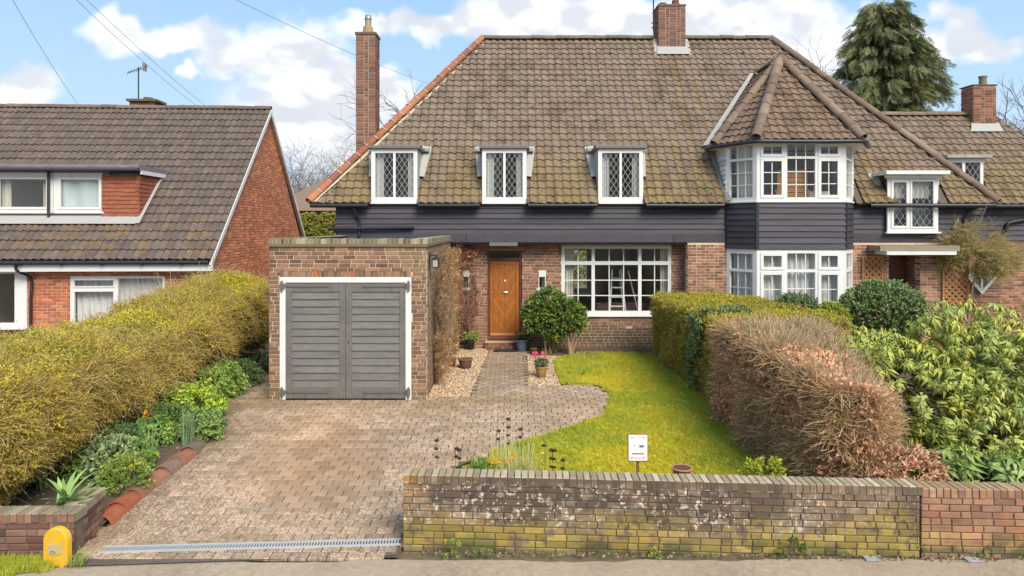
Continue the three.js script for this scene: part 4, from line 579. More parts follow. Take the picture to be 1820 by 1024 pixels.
      mesh('hinge_pin', (() => { const g = new THREE.CylinderGeometry(0.012, 0.012, 0.1, 8); g.translate(s ? lw + 0.015 : -0.015, hv, 0.045); return g; })(), mats.iron, hg, Fl.m);
      for (let i = 0; i < 4; i++) mesh('bolt', (() => { const g = new THREE.SphereGeometry(0.009, 6, 4); g.translate(lerp(a + 0.05, b - 0.05, i / 3), hv, 0.031); return g; })(), mats.iron, hg, Fl.m);
    }
    if (s) { mesh('lock_plate', (() => { const g = new THREE.CylinderGeometry(0.025, 0.025, 0.01, 12); g.rotateX(Math.PI / 2); g.translate(0.055, 1.38, 0.022); return g; })(), mats.iron, lf, Fl.m); mesh('keyhole', bx(0.048, 0.062, 1.0, 1.05, 0.017, 0.024), mats.black, lf, Fl.m); }
  }
  anchor(G, (x0 + x1) / 2, 0, -d0);
  const ln = thing('wall_lantern', 'small dark square lantern on the garage side wall', 'lantern'); mesh('bracket', bx(0, 0.16, 0.17, 0.19, -0.015, 0.015), mats.black, ln); mesh('back_plate', bx(0, 0.02, -0.02, 0.22, -0.05, 0.05), mats.black, ln); mesh('cap', (() => { const g = new THREE.ConeGeometry(0.1, 0.06, 4); g.rotateY(Math.PI / 4); g.translate(0.12, 0.14, 0); return g; })(), mats.black, ln); mesh('lamp_glass', bx(0.07, 0.17, -0.03, 0.1, -0.05, 0.05), new THREE.MeshPhysicalMaterial({ color: C([0.8, 0.8, 0.76]), roughness: 0.3, transmission: 0.6, thickness: 0 }), ln); for (const [a, b] of [[0.065, -0.055], [0.175, -0.055], [0.065, 0.055], [0.175, 0.055]]) mesh('lantern_bar', bx(a - 0.007, a + 0.007, -0.035, 0.11, b - 0.007, b + 0.007), mats.black, ln); mesh('lantern_base', bx(0.055, 0.185, -0.05, -0.03, -0.065, 0.065), mats.black, ln); ln.position.set(-1.555, 2.42, -13.1);
}
// ---------------------------------------------------------------- orange brick house on the left: gable end, flat-roofed dormer
{
  const Hs = thing('gabled_brick_house', 'orange brick house with brown tiled roof, white bargeboards and a wide dormer', 'house');
  const pal = ['#b86a48', '#c2724e', '#ad6044', '#a85c42', '#c87a55', '#a86048'].map(c => L(c, 1.12)), Wd = 15, eh = 2.36, ez = 0.32, rz = -4.6, rh = 6.78, bz = -9.5;
  // local axes: gable wall in x = 0, house runs to -x, street side z = 0
  const Ff = Fr(V3(-Wd, 0, 0), V3(1, 0, 0), V3(0, 0, 1)), wl = 2.34 + 0, lx = px => X(px, 16.9) + 7.27, ly = py => Hh(py, 16.9);
  const win = [lx(133), lx(295), 0.75, ly(490)], por = [-10.4, lx(60), 0.0, ly(474)], hl = [win, por].map(q => [q[0] + Wd, q[1] + Wd, q[2], q[3]]);
  const fw = mesh('front_wall', holed(0, Wd, -0.3, eh, hl, 0.2, -0.212), mats.mortarPale, Hs, Ff.m);
  layBricks(fw, Ff, { W: Wd, H: eh, holes: hl, pal, own: 260, seed: 501, seen: (u, v) => u > 9.5 && v > 0.6 });
  const Fg = Fr(V3(0, 0, 0), V3(0, 0, -1), V3(1, 0, 0)), lim = v => { const t = Math.max(0, (v - 2.2) / (rh - 2.25)); return [4.6 * t - 0.05, 9.2 - 4.6 * t + 0.05]; };
  const gs = new THREE.Shape([[0, -0.3], [9.2, -0.3], [9.2, 2.3], [4.6, 6.68], [0, 2.3]].map(p => new THREE.Vector2(...p)));
  const sw = [6.9, 8.0, 1.62, 2.15];
  const gw = mesh('gable_wall', (() => { const p = new THREE.Path([[sw[0], sw[2]], [sw[0], sw[3]], [sw[1], sw[3]], [sw[1], sw[2]]].map(q => new THREE.Vector2(...q))); gs.holes.push(p); const g = new THREE.ExtrudeGeometry(gs, { depth: 0.2, bevelEnabled: false }); g.translate(0, 0, -0.212); return g; })(), mats.mortarPale, Hs, Fg.m);
  layBricks(gw, Fg, { W: 9.2, H: 6.7, holes: [sw], pal: pal.map(c => [Math.min(0.78, c[0] * 1.2), c[1] * 1.45, c[2] * 1.5]), own: 0, seed: 502, clip: (s, e, a, b) => { const [l, r] = b > 2.2 ? lim(b) : [0, 9.2]; return [Math.max(s, l), Math.min(e, r)]; } });  // gable bricks coloured lighter than the front ones, offsetting weak light here
  makeWindow(Hs, 'side_window', Fr(V3(0, sw[2], -sw[0]), V3(0, 0, -1), V3(1, 0, 0)), sw[1] - sw[0], sw[3] - sw[2], [[0.05, 0.52, 0.05, 0.48, 1, 1], [0.58, 1.05, 0.05, 0.48, 1, 1]], { depth: 0.06, sill: 0.03 });
  // roof
  const stain = tex(1024, 512, (u, v) => { const x = u * 15, y = v * 6.6, f = fbm(x * 8, y * 8, 4), p = fbm(x * 1.3, y * 1.3 + 7, 4), q = fbm(x * 5 + 3, y * 7, 3), s = fbm(x * 22, y * 22 + 5, 3); let c = [0.84 + 0.45 * (f - 0.5), 0.84 + 0.45 * (f - 0.5), 0.84 + 0.42 * (f - 0.5)]; const li = sst(0.54, 0.62, q) * sst(1.9, 1.0, y) * sst(0.4, 0.55, p); c = mix3(c, [1.25, 1.02, 0.62], li * 0.8); if (s > 0.745) c = mix3(c, [1.2, 1.15, 1.05], 0.6); return c.map(z => z * 0.8); });
  const rm = M([1, 1, 1], 0.9, { map: stain, vertexColors: true }), rp = ['#74655b', '#706158', '#79695e', '#6d5f56'].map(c => L(c, 1.0));
  const len = Math.hypot(ez - rz, rh - eh), Fr2 = Fr(V3(-Wd, eh, ez), V3(1, 0, 0), V3(0, ez - rz, rh - eh));
  // dormer footprint on the slope
  const dF = -0.75, dTop = 4.56, dX1 = -2.08, vAt = z => (ez - z) * len / (ez - rz), hAt = z => eh + (ez - z) * (rh - eh) / (ez - rz), zAtH = h => ez - (h - eh) * (ez - rz) / (rh - eh), dB = zAtH(dTop);
  const roof = mesh('roof', join([poly([[0, 0], [Wd + 0.03, 0], [Wd + 0.03, len], [0, len], [0, vAt(dB)], [Wd + dX1 - 0.55, vAt(dB)], [Wd + dX1 - 0.55, vAt(dF)], [0, vAt(dF)]], 0.03, -0.06)]), M(L('#5c5048', 0.8), 0.95), Hs, Fr2.m);
  tileFacet(roof, V3(-Wd, eh, ez), V3(0.1, eh, ez), V3(-Wd, rh, rz), V3(0.1, rh, rz), { gauge: 0.333, pitch: 0.172, amp: 0.02, lift: 0.042, thick: 0.024, pal: rp, own: 300, mat: rm, seed: 503, segs: 5, uvOf: (u, v) => [u / 15, v / 6.6], seen: (u, v) => u > 6.9, hole: v => { const z = ez - v * (ez - rz) / len; if (z < dF + 0.05 && z > dB) { const t = (dF - z) / (dF - dB); return [[-1, Wd + lerp(dX1 - 0.02, dX1 + 0.02, t)]]; } return []; } });
  const back = new Geo(); back.quad([0.1, eh, bz], [-Wd, eh, bz], [-Wd, rh, rz], [0.1, rh, rz], [1, 1, 1]); mesh('rear_slope', back.build(), M(L('#6b5d54', 0.8), 0.95), roof);
  capTiles(roof, V3(-Wd, rh, rz), V3(0.1, rh, rz), 0.1, 33, rp, 'ridge_tile', V3(0, 1, 0), 9);
  // white bargeboards and fascia
  for (const [z0, h0] of [[ez, eh], [bz, eh]]) { const a = V3(0.09, h0 - 0.02, z0), b = V3(0.09, rh - 0.02, rz), d = b.clone().sub(a), n = V3(0, -0.16, 0), g = new Geo(), T = V3(0.03, 0, 0), q = p => [p.x, p.y, p.z]; const a2 = a.clone().add(n), b2 = b.clone().add(n); g.quad(q(a.clone().add(T)), q(a2.clone().add(T)), q(b2.clone().add(T)), q(b.clone().add(T)), [1, 1, 1]); g.quad(q(a), q(a.clone().add(T)), q(b.clone().add(T)), q(b), [1, 1, 1]); g.quad(q(a2), q(a2.clone().add(T)), q(b2.clone().add(T)), q(b2), [1, 1, 1]); g.quad(q(a), q(a2), q(a2.clone().add(T)), q(a.clone().add(T)), [1, 1, 1]); g.quad(q(a), q(b), q(b2), q(a2), [1, 1, 1]); mesh('bargeboard', g.build(), mats.white, Hs); const sof = new Geo(); sof.quad([0.0, h0 - 0.12, z0], [0.09, h0 - 0.12, z0], [0.09, rh - 0.12, rz], [0.0, rh - 0.12, rz], [1, 1, 1]); mesh('verge_soffit', sof.build(), mats.plaster, Hs); }
  mesh('fascia_board', bx(-Wd, 0.12, eh - 0.27, eh - 0.05, 0.24, 0.28), mats.white, Hs); mesh('eaves_soffit', bx(-Wd, 0.1, eh - 0.27, eh - 0.25, 0.0, 0.239), mats.white, Hs);
  mesh('gutter', tube([V3(-Wd, eh - 0.06, ez + 0.02), V3(-6, eh - 0.06, ez + 0.02), V3(0.05, eh - 0.06, ez + 0.02)], 0.052, 8, 6), mats.black, Hs); for (let i = 0; i < 12; i++) mesh('gutter_bracket', bx(-0.6 - i * 0.92, -0.56 - i * 0.92, eh - 0.13, eh - 0.07, 0.281, 0.37), mats.black, Hs);
  const dpx = lx(64); mesh('downpipe', tube([V3(dpx - 0.12, eh - 0.1, 0.33), V3(dpx - 0.1, eh - 0.25, 0.3), V3(dpx + 0.06, eh - 0.42, 0.07), V3(dpx + 0.07, 1.4, 0.07), V3(dpx + 0.07, 0, 0.07)], 0.036, 7, 20), mats.black, Hs);
  // ground-floor window and glazed porch
  makeWindow(Hs, 'front_window', Fr(V3(win[0], win[2], 0.0), V3(1, 0, 0), V3(0, 0, 1)), win[1] - win[0], win[3] - win[2], [[0.08, 1.03, 0.08, 0.86, 1, 1, 0.02], [0.08, 1.03, 0.95, win[3] - win[2] - 0.08, 1, 1, 0.02], [1.11, win[1] - win[0] - 0.06, 0.08, win[3] - win[2] - 0.06, 1, 1]], { depth: 0.08 });
  makeWindow(Hs, 'porch_window', Fr(V3(por[0], 0.75, 0.02), V3(1, 0, 0), V3(0, 0, 1)), por[1] - por[0], por[3] - 0.78, [[0.1, 0.95, 0.1, 1.28, 1, 1], [1.05, por[1] - por[0] - 0.28, 0.1, 1.28, 1, 1]], { depth: 0.12, sill: 0.12 }); mesh('porch_plinth', bx(por[0], por[1], -0.3, 0.7, -0.2, 0.0), mats.brickPlain || (mats.brickPlain = M(L('#b0684a', 0.85), 0.95, { map: grainTex })), Hs);
  mesh('room_wall', join([bx(-Wd + 0.2, -0.25, 0, 2.2, -3.1, -3), bx(-6.2, -6.1, 0, 2.2, -3, -0.3)]), mats.plaster, Hs); mesh('floor', bx(-Wd + 0.2, -0.25, -0.1, 0, -3, -0.25), mats.carpet, Hs); mesh('ceiling', bx(-Wd, -0.25, 2.2, 2.25, -3, -0.25), mats.plaster, Hs);
  // dormer
  const dz = thing; const D = mesh('dormer', join([bx(-Wd, dX1 - 0.02, hAt(dF) - 0.1, hAt(dF) + 0.18, dF - 0.05, dF - 0.002), bx(-Wd, dX1 - 0.7, 4.44, 4.55, dF - 0.05, dF - 0.002), bx(-2.92, dX1 - 0.03, 3.3, 4.5, dF - 0.08, dF - 0.05)]), mats.leadDark, Hs);
  mesh('dormer_roof', bevel(-Wd, dX1 + 0.1, 4.56, 4.68, dB - 0.05, dF + 0.22, 0.012), M(L('#9a9098', 0.7), 0.7, { map: grainTex }), D); mesh('dormer_gutter', tube([V3(-Wd, 4.57, dF + 0.26), V3(-8, 4.57, dF + 0.26), V3(dX1 + 0.12, 4.57, dF + 0.26)], 0.05, 7, 5), M(L('#4b4450', 0.8), 0.5), D); mesh('dormer_fascia', bx(dX1 + 0.06, dX1 + 0.1, 4.46, 4.56, dB, dF + 0.05), mats.white, D);
  const dx = px => X(px, 17.65) + 7.27, hb = hAt(dF) + 0.2, wh = 4.5 - hb; 
  makeWindow(Hs, 'dormer_window', Fr(V3(dx(108), hb, dF), V3(1, 0, 0), V3(0, 0, 1)), dx(191) - dx(108), wh, [[0.13, dx(191) - dx(108) - 0.03, 0.07, wh - 0.12, 1, 1, 0.05]], { depth: 0.07, sill: 0.04 });
  makeWindow(Hs, 'dormer_window', Fr(V3(dx(108) - 1.42, hb, dF), V3(1, 0, 0), V3(0, 0, 1)), 1.41, wh, [[0.09, 1.3, 0.07, wh - 0.12, 1, 1, 0.05]], { depth: 0.07, sill: 0.04 });
  makeWindow(Hs, 'dormer_window', Fr(V3(dx(108) - 2.5, hb, dF), V3(1, 0, 0), V3(0, 0, 1)), 1.07, wh, [[0.05, 1.0, 0.07, wh - 0.12, 1, 1, 0.05]], { depth: 0.07, sill: 0.04 });
  mesh('downpipe', tube([V3(dx(102), 4.55, dF + 0.06), V3(dx(102), 4.0, dF + 0.06), V3(dx(102), hAt(dF) + 0.08, dF + 0.06)], 0.034, 7, 5), M(L('#3c3440', 0.7), 0.5), D);
  const hung = ['#a9644a', '#ad684c', '#a56048'].map(c => L(c, 0.95)), hm = M([1, 1, 1], 0.9, { vertexColors: true, map: grainTex });
  tileFacet(D, V3(dx(191), hb - 0.12, dF), V3(dX1, hb - 0.12, dF), V3(dx(191), 4.44, dF), V3(dX1, 4.44, dF), { flat: true, gauge: 0.105, pitch: 0.165, pal: hung, own: 120, mat: hm, seed: 77, lift: 0.034, thick: 0.024, uvOf: (u, v) => [u, v], name: 'hung_tile' });
  tileFacet(D, V3(dX1, hb - 0.12, dF), V3(dX1, hb - 0.12, zAtH(hb - 0.12)), V3(dX1, 4.44, dF), V3(dX1, 4.44, zAtH(4.44)), { flat: true, gauge: 0.105, pitch: 0.165, pal: hung, own: 0, mat: hm, seed: 78, lift: 0.034, thick: 0.024, uvOf: (u, v) => [u, v], name: 'hung_tile' });
  const fl = new Geo(); { const n = 30; for (let i = 0; i < n; i++) { const a = lerp(-Wd, dX1 + 0.02, i / n), b = lerp(-Wd, dX1 + 0.02, (i + 1) / n), wv = 0.03 * Math.sin(i * 2.3), wv2 = 0.03 * Math.sin((i + 1) * 2.3); fl.quad([a, hAt(dF + 0.22) + 0.1, dF + 0.22 + wv], [b, hAt(dF + 0.22) + 0.1, dF + 0.22 + wv2], [b, hAt(dF) + 0.1, dF + 0.012], [a, hAt(dF) + 0.1, dF + 0.012], [1, 1, 1]); } const pt = (x, z, l) => [x, hAt(z) + l, z]; fl.quad(pt(dX1, dF + 0.2, 0.1), pt(dX1 + 0.11, dF + 0.2, 0.095), pt(dX1 + 0.09, dB, 0.095), pt(dX1 + 0.02, dB, 0.11), [1, 1, 1]); } mesh('lead_apron', fl.build(), mats.lead, D);
  mesh('attic_wall', bx(-Wd, dX1 - 0.1, 2.6, 4.5, -2.4, -2.3), mats.plaster, Hs);
  // chimney behind the ridge
  const bc = lx(285), cx0 = -1.0 + 0 + (X(262, 22.2) + 7.27 + 1.0), cx1 = X(305, 22.2) + 7.27; const chm = mesh('chimney', bx(cx0, cx1, 6.3, 7.05, -5.6, -5.0), M(L('#8a5a4a', 0.8), 0.95, { map: grainTex }), Hs); layBricks(chm, Fr(V3(cx0, 6.3, -4.988), V3(1, 0, 0), V3(0, 0, 1)), { W: cx1 - cx0, H: 0.75, pal: ['#8f5f50', '#7d5346', '#9a6a58'].map(c => L(c, 0.8)), own: 40, seed: 88 }); mesh('chimney_cap', bx(cx0 - 0.07, cx1 + 0.07, 7.05, 7.12, -5.68, -4.92), mats.mortarDark, chm); mesh('chimney_pot', (() => { const g = new THREE.CylinderGeometry(0.14, 0.15, 0.1, 10); g.translate((cx0 + cx1) / 2 + 0.05, 7.17, -5.3); return g; })(), mats.mortarDark, chm);
  Hs.position.set(-7.27, 0, -16.9); Hs.rotation.y = 3.2 * Math.PI / 180;
  const W2 = (x, y, z) => { Hs.updateMatrix(); return V3(x, y, z).applyMatrix4(Hs.matrix); };
  const at = thing('tv_aerial', 'spindly television aerial above the chimney of the gabled house', 'aerial'), base = W2(X(272, 22.2) + 7.27, 7.1, -5.2); mesh('mast', tube([V3(0, -0.1, 0), V3(0, 0.5, 0), V3(0, 1.05, 0)], 0.02, 6, 3), mats.black, at); mesh('boom', tube([V3(-0.28, 0.86, 0.1), V3(0, 0.99, 0), V3(0.2, 1.09, -0.08)], 0.014, 5, 4), mats.black, at); for (let i = 0; i < 7; i++) { const t = i / 6, c = V3(-0.28, 0.86, 0.1).lerp(V3(0.2, 1.09, -0.08), t); mesh('element', tube([c.clone().add(V3(-0.05, 0.1, -0.14)), c.clone(), c.clone().add(V3(0.05, -0.1, 0.14))], 0.008, 4, 2), mats.black, at); } mesh('reflector', bx(0.14, 0.16, 0.95, 1.2, -0.2, 0.06), mats.came, at); at.position.copy(base);
  const wF = o => { const f = Fr(W2(...o), V3(1, 0, 0).applyEuler(Hs.rotation), V3(0, 0, 1).applyEuler(Hs.rotation)); return f; };
  curtain(wF([win[0], win[2], 0]), 0.05, win[1] - win[0] - 0.05, 0.02, win[3] - win[2], 0.2, 15, mats.net, 'white net curtain across the ground-floor window of the gabled house');
  curtain(wF([dx(108), hb, dF]), 0.12, dx(191) - dx(108) - 0.04, 0.02, wh, 0.12, 2, new THREE.MeshPhysicalMaterial({ color: C([0.62, 0.7, 0.68]), roughness: 0.9, transmission: 0.3, thickness: 0, side: THREE.DoubleSide }), 'pale green blind in the dormer window beside the hung tiles');
  for (const s of [0, 1]) curtain(wF([dx(108) - 1.42, hb, dF]), s ? 1.1 : 0.1, s ? 1.3 : 0.32, 0.02, wh, 0.15, 3, mats.curtain, 'cream curtain at the side of the middle dormer window of the gabled house', 'middle dormer curtains');
  curtain(wF([dx(108) - 2.5, hb, dF]), 0.3, 1.0, 0.02, wh, 0.15, 5, mats.net, 'pale curtain in the dormer window farthest from the hung tiles');
}
// ---------------------------------------------------------------- the next house to the right, set back behind the porch
{
  const N = thing('tiled_cottage', 'low tiled house with a small dormer beside the porch, partly behind the pair', 'house');
  const ed = 18.0, eh = 3.73, rd = 20.1, rh = 6.36, x0 = 11.0, x1 = 15.6, wd = 18.3;
  const A = V3(x0 - 2.2, eh, -ed), B = V3(15.9, eh, -ed), Ct = V3(x0 - 2.2, rh, -rd), Dt = V3(13.85, rh, -rd), cut = v => { const d = ed + v * 2.1 / 3.366; return d < 18.95 ? [[X(1682, 18.4) - A.x, X(1752, 18.4) - A.x]] : []; };
  const F = Fr(A, V3(1, 0, 0), V3(0, 2.1, 2.63)), roof = mesh('roof', poly([[0, 0.02], [X(1684, 18.4) - A.x, 0.02], [X(1684, 18.4) - A.x, 1.5], [X(1750, 18.4) - A.x, 1.5], [X(1750, 18.4) - A.x, 0.02], [B.x - A.x, 0.02], [Dt.x - A.x, 3.36], [0, 3.36]], 0.03, -0.05), M(L('#6b5d50', 0.8), 0.95), N, F.m);
  tileFacet(roof, A, B, Ct, Dt, { hole: cut, pal: tilePal, own: 200, seen: (u, v) => u > 4.2, uvOf: (u, v) => [(u + 2) / 17.27, (v * 0.9) / 6.73], mat: tileMat, seed: 601, gauge: 0.249, pitch: 0.213, amp: 0.021, wob: 0.006, lift: 0.043, thick: 0.026 });
  const bk = new Geo(); bk.quad([B.x, eh, -22.2], [A.x, eh, -22.2], [A.x, rh, -rd], [Dt.x, rh, -rd], [1, 1, 1]); bk.tri([B.x, eh, -ed], [B.x, eh, -22.2], [Dt.x, rh, -rd], [1, 1, 1]); mesh('rear_slope', bk.build(), M(L('#75675a', 0.8), 0.95), roof);
  capTiles(roof, V3(A.x, rh + 0.02, -rd), V3(Dt.x, rh + 0.02, -rd), 0.1, 13, ['#8f7a62', '#83705c'].map(c => L(c, 0.85)), 'ridge_tile', V3(0, 1, 0), 12);
  const wx = 11.58, Fw = facing(wx, 0, wd), w = mesh('front_wall', bx(0, x1 - wx, -0.1, 2.78, -0.2, -0.012), mats.mortar, N, Fw.m); layBricks(w, Fw, { W: x1 - wx, H: 2.78, pal: housePal, own: 200, seed: 602, seen: (u, v) => v > 0.9 });
  const uw = mesh('upper_wall', bx(0, x1 - wx, 2.79, 3.75, -0.06, -0.006), mats.black, N, Fw.m); boards(uw, facing(wx, 2.79, wd), x1 - wx, 0.94, 0.133, 603); mesh('side_wall', bd(x1 - 0.2, x1, -0.1, 3.7, wd, 22), mats.mortar, N); mesh('gutter', tube([V3(11.9, eh - 0.05, -ed + 0.03), V3(13.5, eh - 0.05, -ed + 0.03), V3(15.9, eh - 0.05, -ed + 0.03)], 0.05, 7, 4), mats.black, N);
  mesh('waste_pipe', tube([V3(12.9, 3.0, -18.2), V3(12.92, 3.22, -18.2), V3(13.2, 3.3, -18.2), V3(14.5, 3.5, -18.2)], 0.045, 7, 14), mats.black, N);
  const a = X(1686, 18.35), b = X(1748, 18.35), h0 = Hh(333, 18.35), hh = Hh(282, 18.35) - h0, Fd = facing(a, h0, 18.35), dm = mesh('dormer', join([bd(a, a + 0.05, 4.0, h0 + hh, 18.4, 19.0), bd(b - 0.05, b, 4.0, h0 + hh, 18.4, 19.0)]), mats.leadDark, N); makeWindow(N, 'dormer_window', Fd, b - a, hh, [[0.06, (b - a) * 0.4, 0.06, hh - 0.1, 1, 1], [(b - a) * 0.48, b - a - 0.08, 0.06, hh - 0.1, 1, 1]], { lattice: 0.15, sill: 0.03 }); mesh('dormer_roof', bevel(a - 0.12, b + 0.14, h0 + hh + 0.004, h0 + hh + 0.09, -19.1, -18.2, 0.01), mats.lead, dm);
  mesh('attic_wall', bd(11.8, 15, 3.9, 5.3, 19.6, 19.7), mats.plaster, N);
  const c = chimney(N, X(1730, 19.8), X(1771, 19.8), 5.4, Hh(152, 19.8), 19.8, 20.35, ['#9b6650', '#8a5a48', '#a87056', '#7a5246'].map(q => L(q, 0.85)), 611, 120); mesh('chimney_cap', bd(X(1728, 19.8), X(1773, 19.8), Hh(152, 19.8), Hh(150, 19.8), 19.78, 20.37), mats.mortarDark, c); mesh('chimney_pot', (() => { const g = lathe([[0.12, 0], [0.11, 0.05], [0.1, 0.24], [0.12, 0.26], [0.12, 0.3], [0.08, 0.3]], 10); g.translate(X(1747, 20.05), Hh(151, 19.8), -20.05); return g; })(), M(L('#8d7d62', 0.85), 0.9, { map: grainTex }), c);
  const fl = new Geo(), q = (x, d, l = 0.1) => [x, eh + (d - ed) * 2.63 / 2.1 + l, -d]; fl.quad(q(X(1722, 19.7), 19.6), q(X(1780, 19.7), 19.6), q(X(1776, 19.8), 19.82, 0.1), q(X(1728, 19.8), 19.82, 0.1), [1, 1, 1]); mesh('lead_flashing', fl.build(), mats.lead, c);
  anchor(N, 13, 0, -20);
  // diamond window on the flank of the pair, with its white frame
  const s = 0.40, dd = thing('diamond_window', 'white diamond-shaped window in the brick wall beside the trellis', 'window'); const ring = (o, i) => { const sh = new THREE.Shape([[0, -o * 1.15], [o, 0], [0, o * 1.15], [-o, 0]].map(p => new THREE.Vector2(...p))); sh.holes.push(new THREE.Path([[0, -i * 1.15], [-i, 0], [0, i * 1.15], [i, 0]].map(p => new THREE.Vector2(...p)))); return new THREE.ExtrudeGeometry(sh, { depth: 0.06, bevelEnabled: false }); }; mesh('frame', ring(s, s - 0.09), mats.white, dd); mesh('glazing_bars', join([bx(-0.025, 0.025, -0.33, 0.33, 0.02, 0.045), bx(-0.29, 0.29, -0.025, 0.025, 0.021, 0.044)]), mats.white, dd); mesh('pane', (() => { const g = new THREE.ShapeGeometry(new THREE.Shape([[0, -0.36], [0.31, 0], [0, 0.36], [-0.31, 0]].map(p => new THREE.Vector2(...p)))); g.translate(0, 0, 0.012); return g; })(), M([0.05, 0.06, 0.065], 0.06), dd); dd.position.set(X(1745, 18.24), Hh(492, 18.24), -18.27);
  // lattice trellis panels
  const trellis = (xa, xb, h0, h1, d, label) => { const t = thing('trellis', label, 'trellis', undefined), m = M(L('#c08448', 0.95), 0.7, { map: grainTex }), w = xb - xa, h = h1 - h0; const fr = mesh('frame', join([bx(0, 0.03, 0, h, 0, 0.02), bx(w - 0.03, w, 0, h, 0, 0.02), bx(0.03, w - 0.03, h - 0.03, h, 0, 0.02), bx(0.03, w - 0.03, 0, 0.03, 0, 0.02)]), m, t); for (const s of [1, -1]) for (let k = -h; k < w + h; k += 0.16) { const p = s > 0 ? [k, 0] : [k, h], q = s > 0 ? [k + h, h] : [k + h, 0]; let t0 = 0, t1 = 1; const dx = h; t0 = Math.max(t0, (0.01 - k) / dx); t1 = Math.min(t1, (w - 0.01 - k) / dx); if (t1 - t0 < 0.04) continue; const l = (t1 - t0) * h * Math.SQRT2, g = new THREE.BoxGeometry(l, 0.03, 0.007), mt = (t0 + t1) / 2; g.rotateZ(s > 0 ? Math.PI / 4 : -Math.PI / 4); g.translate(k + mt * h, s > 0 ? mt * h : h - mt * h, s > 0 ? 0.006 : 0.014); mesh('slat', g, m, t); } t.position.set(xa, h0, -d); return t; };
  trellis(X(1533, 17.6), X(1570, 17.6), 1.0, Hh(456, 17.6), 17.62, 'orange lattice trellis on the brick wall between bay and porch door'); trellis(X(1676, 17.6), X(1722, 17.6), 1.0, Hh(454, 17.6), 17.62, 'brown lattice trellis on the far side of the porch door under a climber');
}
// ---------------------------------------------------------------- a far roof between the houses, overhead lines
{
  const f = thing('distant_house', 'distant brown-roofed house glimpsed between the two front houses', 'house'), d = 42, xa = X(520, d), xb = X(615, d); const g = new Geo(), h = Hh(345, d), t = Hh(312, d); g.quad([xa - 2, h - 1, -d], [xb + 2, h - 1, -d], [xb, t, -d - 3], [X(555, d), t, -d - 3], [1, 1, 1]); g.tri([xa - 2, h - 1, -d - 6], [xa - 2, h - 1, -d], [X(555, d), t, -d - 3], [1, 1, 1]); mesh('roof', g.build(), M(L('#8a7260', 0.8), 0.95, { map: grainTex }), f); mesh('wall', bd(xa - 1.5, xb + 1.5, 0, h - 0.9, d + 0.5, d + 6), mats.brickPlain, f); const c = mesh('chimney', bd(X(584, d), X(600, d), t - 1, Hh(294, d), d + 2, d + 2.7), mats.brickPlain, f); mesh('chimney_pot', (() => { const q = new THREE.CylinderGeometry(0.13, 0.15, 0.4, 8); q.translate(X(591, d), Hh(294, d) + 0.2, -d - 2.35); return q; })(), mats.terracottaPlain, c); anchor(f, (xa + xb) / 2, 0, -d);
  const wire = (p0, d0, p1, d1, sag, label) => { const a = V3(X(p0[0], d0), Hh(p0[1], d0), -d0), b = V3(X(p1[0], d1), Hh(p1[1], d1), -d1), n = 14, pts = []; for (let i = 0; i <= n; i++) { const q = a.clone().lerp(b, i / n); q.y -= sag * 4 * (i / n) * (1 - i / n); pts.push(q); } const o = single('overhead_line', tube(pts, 0.0055, 5, 28), M([0.2, 0.2, 0.22], 0.6), label, 'cable'); };
  wire([95, -40], 14, [365, 200], 24, 0.12, 'thin overhead line running down past the aerial to the gabled house'); wire([118, -35], 14, [400, 215], 26, 0.12, 'thin overhead line crossing just above the television aerial'); wire([5, -30], 14, [145, 195], 24, 0.1, 'thin overhead line over the roof of the gabled house, clear of its aerial'); wire([400, -10], 14, [760, 148], 26, 0.1, 'thin overhead line passing behind the tall brick chimney');
}
// ---------------------------------------------------------------- ground, drive, path, lawn, beds, pavement
const inside = (p, x, y) => { let c = false; for (let i = 0, j = p.length - 1; i < p.length; j = i++) { const [xi, yi] = p[i], [xj, yj] = p[j]; if ((yi > y) !== (yj > y) && x < (xj - xi) * (y - yi) / (yj - yi) + xi) c = !c; } return c; };
function sheet(p, lift, uvk = 1) {                                // a polygon in (X, d) laid on the sloping garden
  const gs = []; for (const [lo, hi] of [[-50, 8], [8, 12.6], [12.6, 200]]) { let q = clipPoly(p, 0, -1, -lo); q = q.length > 2 ? clipPoly(q, 0, 1, hi) : q; if (q.length < 3) continue; const g = new THREE.ShapeGeometry(new THREE.Shape(q.map(a => new THREE.Vector2(...a)))), a = g.attributes.position, t = g.attributes.uv; for (let i = 0; i < a.count; i++) { const x = a.getX(i), d = a.getY(i); a.setXYZ(i, x, gnd(d) + lift, -d); t.setXY(i, x * uvk, d * uvk); } g.computeVertexNormals(); const n = g.attributes.normal; for (let i = 0; i < n.count; i++) if (n.getY(i) < 0) n.setXYZ(i, -n.getX(i), -n.getY(i), -n.getZ(i)); gs.push(g); }
  return join(gs);
}
const ragged = (p, seed, k = 0.03) => { const r = rng(seed), o = []; for (let i = 0; i < p.length; i++) { const a = p[i], b = p[(i + 1) % p.length], n = Math.max(1, Math.round(Math.hypot(b[0] - a[0], b[1] - a[1]) / 0.09)); for (let j = 0; j < n; j++) o.push([lerp(a[0], b[0], j / n) + (r() - 0.5) * k, lerp(a[1], b[1], j / n) + (r() - 0.5) * k]); } return o; };
const spx = a => a.map(([x, y]) => onGround(x, y));
const smooth = (pts, n = 5, closed = false) => { const c = new THREE.CatmullRomCurve3(pts.map(p => V3(p[0], p[1], 0)), closed, 'centripetal'); return c.getPoints(pts.length * n).map(q => [q.x, q.y]); };
structure('ground', sheet([[-400, -40], [400, -40], [400, 190], [-400, 190]], -0.05, 0.5), M([0.17, 0.13, 0.075], 1, { map: grainTex }));
structure('terrain', (() => { const g = new THREE.PlaneGeometry(3000, 3000, 1, 1); g.rotateX(-Math.PI / 2); g.translate(0, -0.6, 0); return g; })(), M([0.1, 0.12, 0.05], 1));
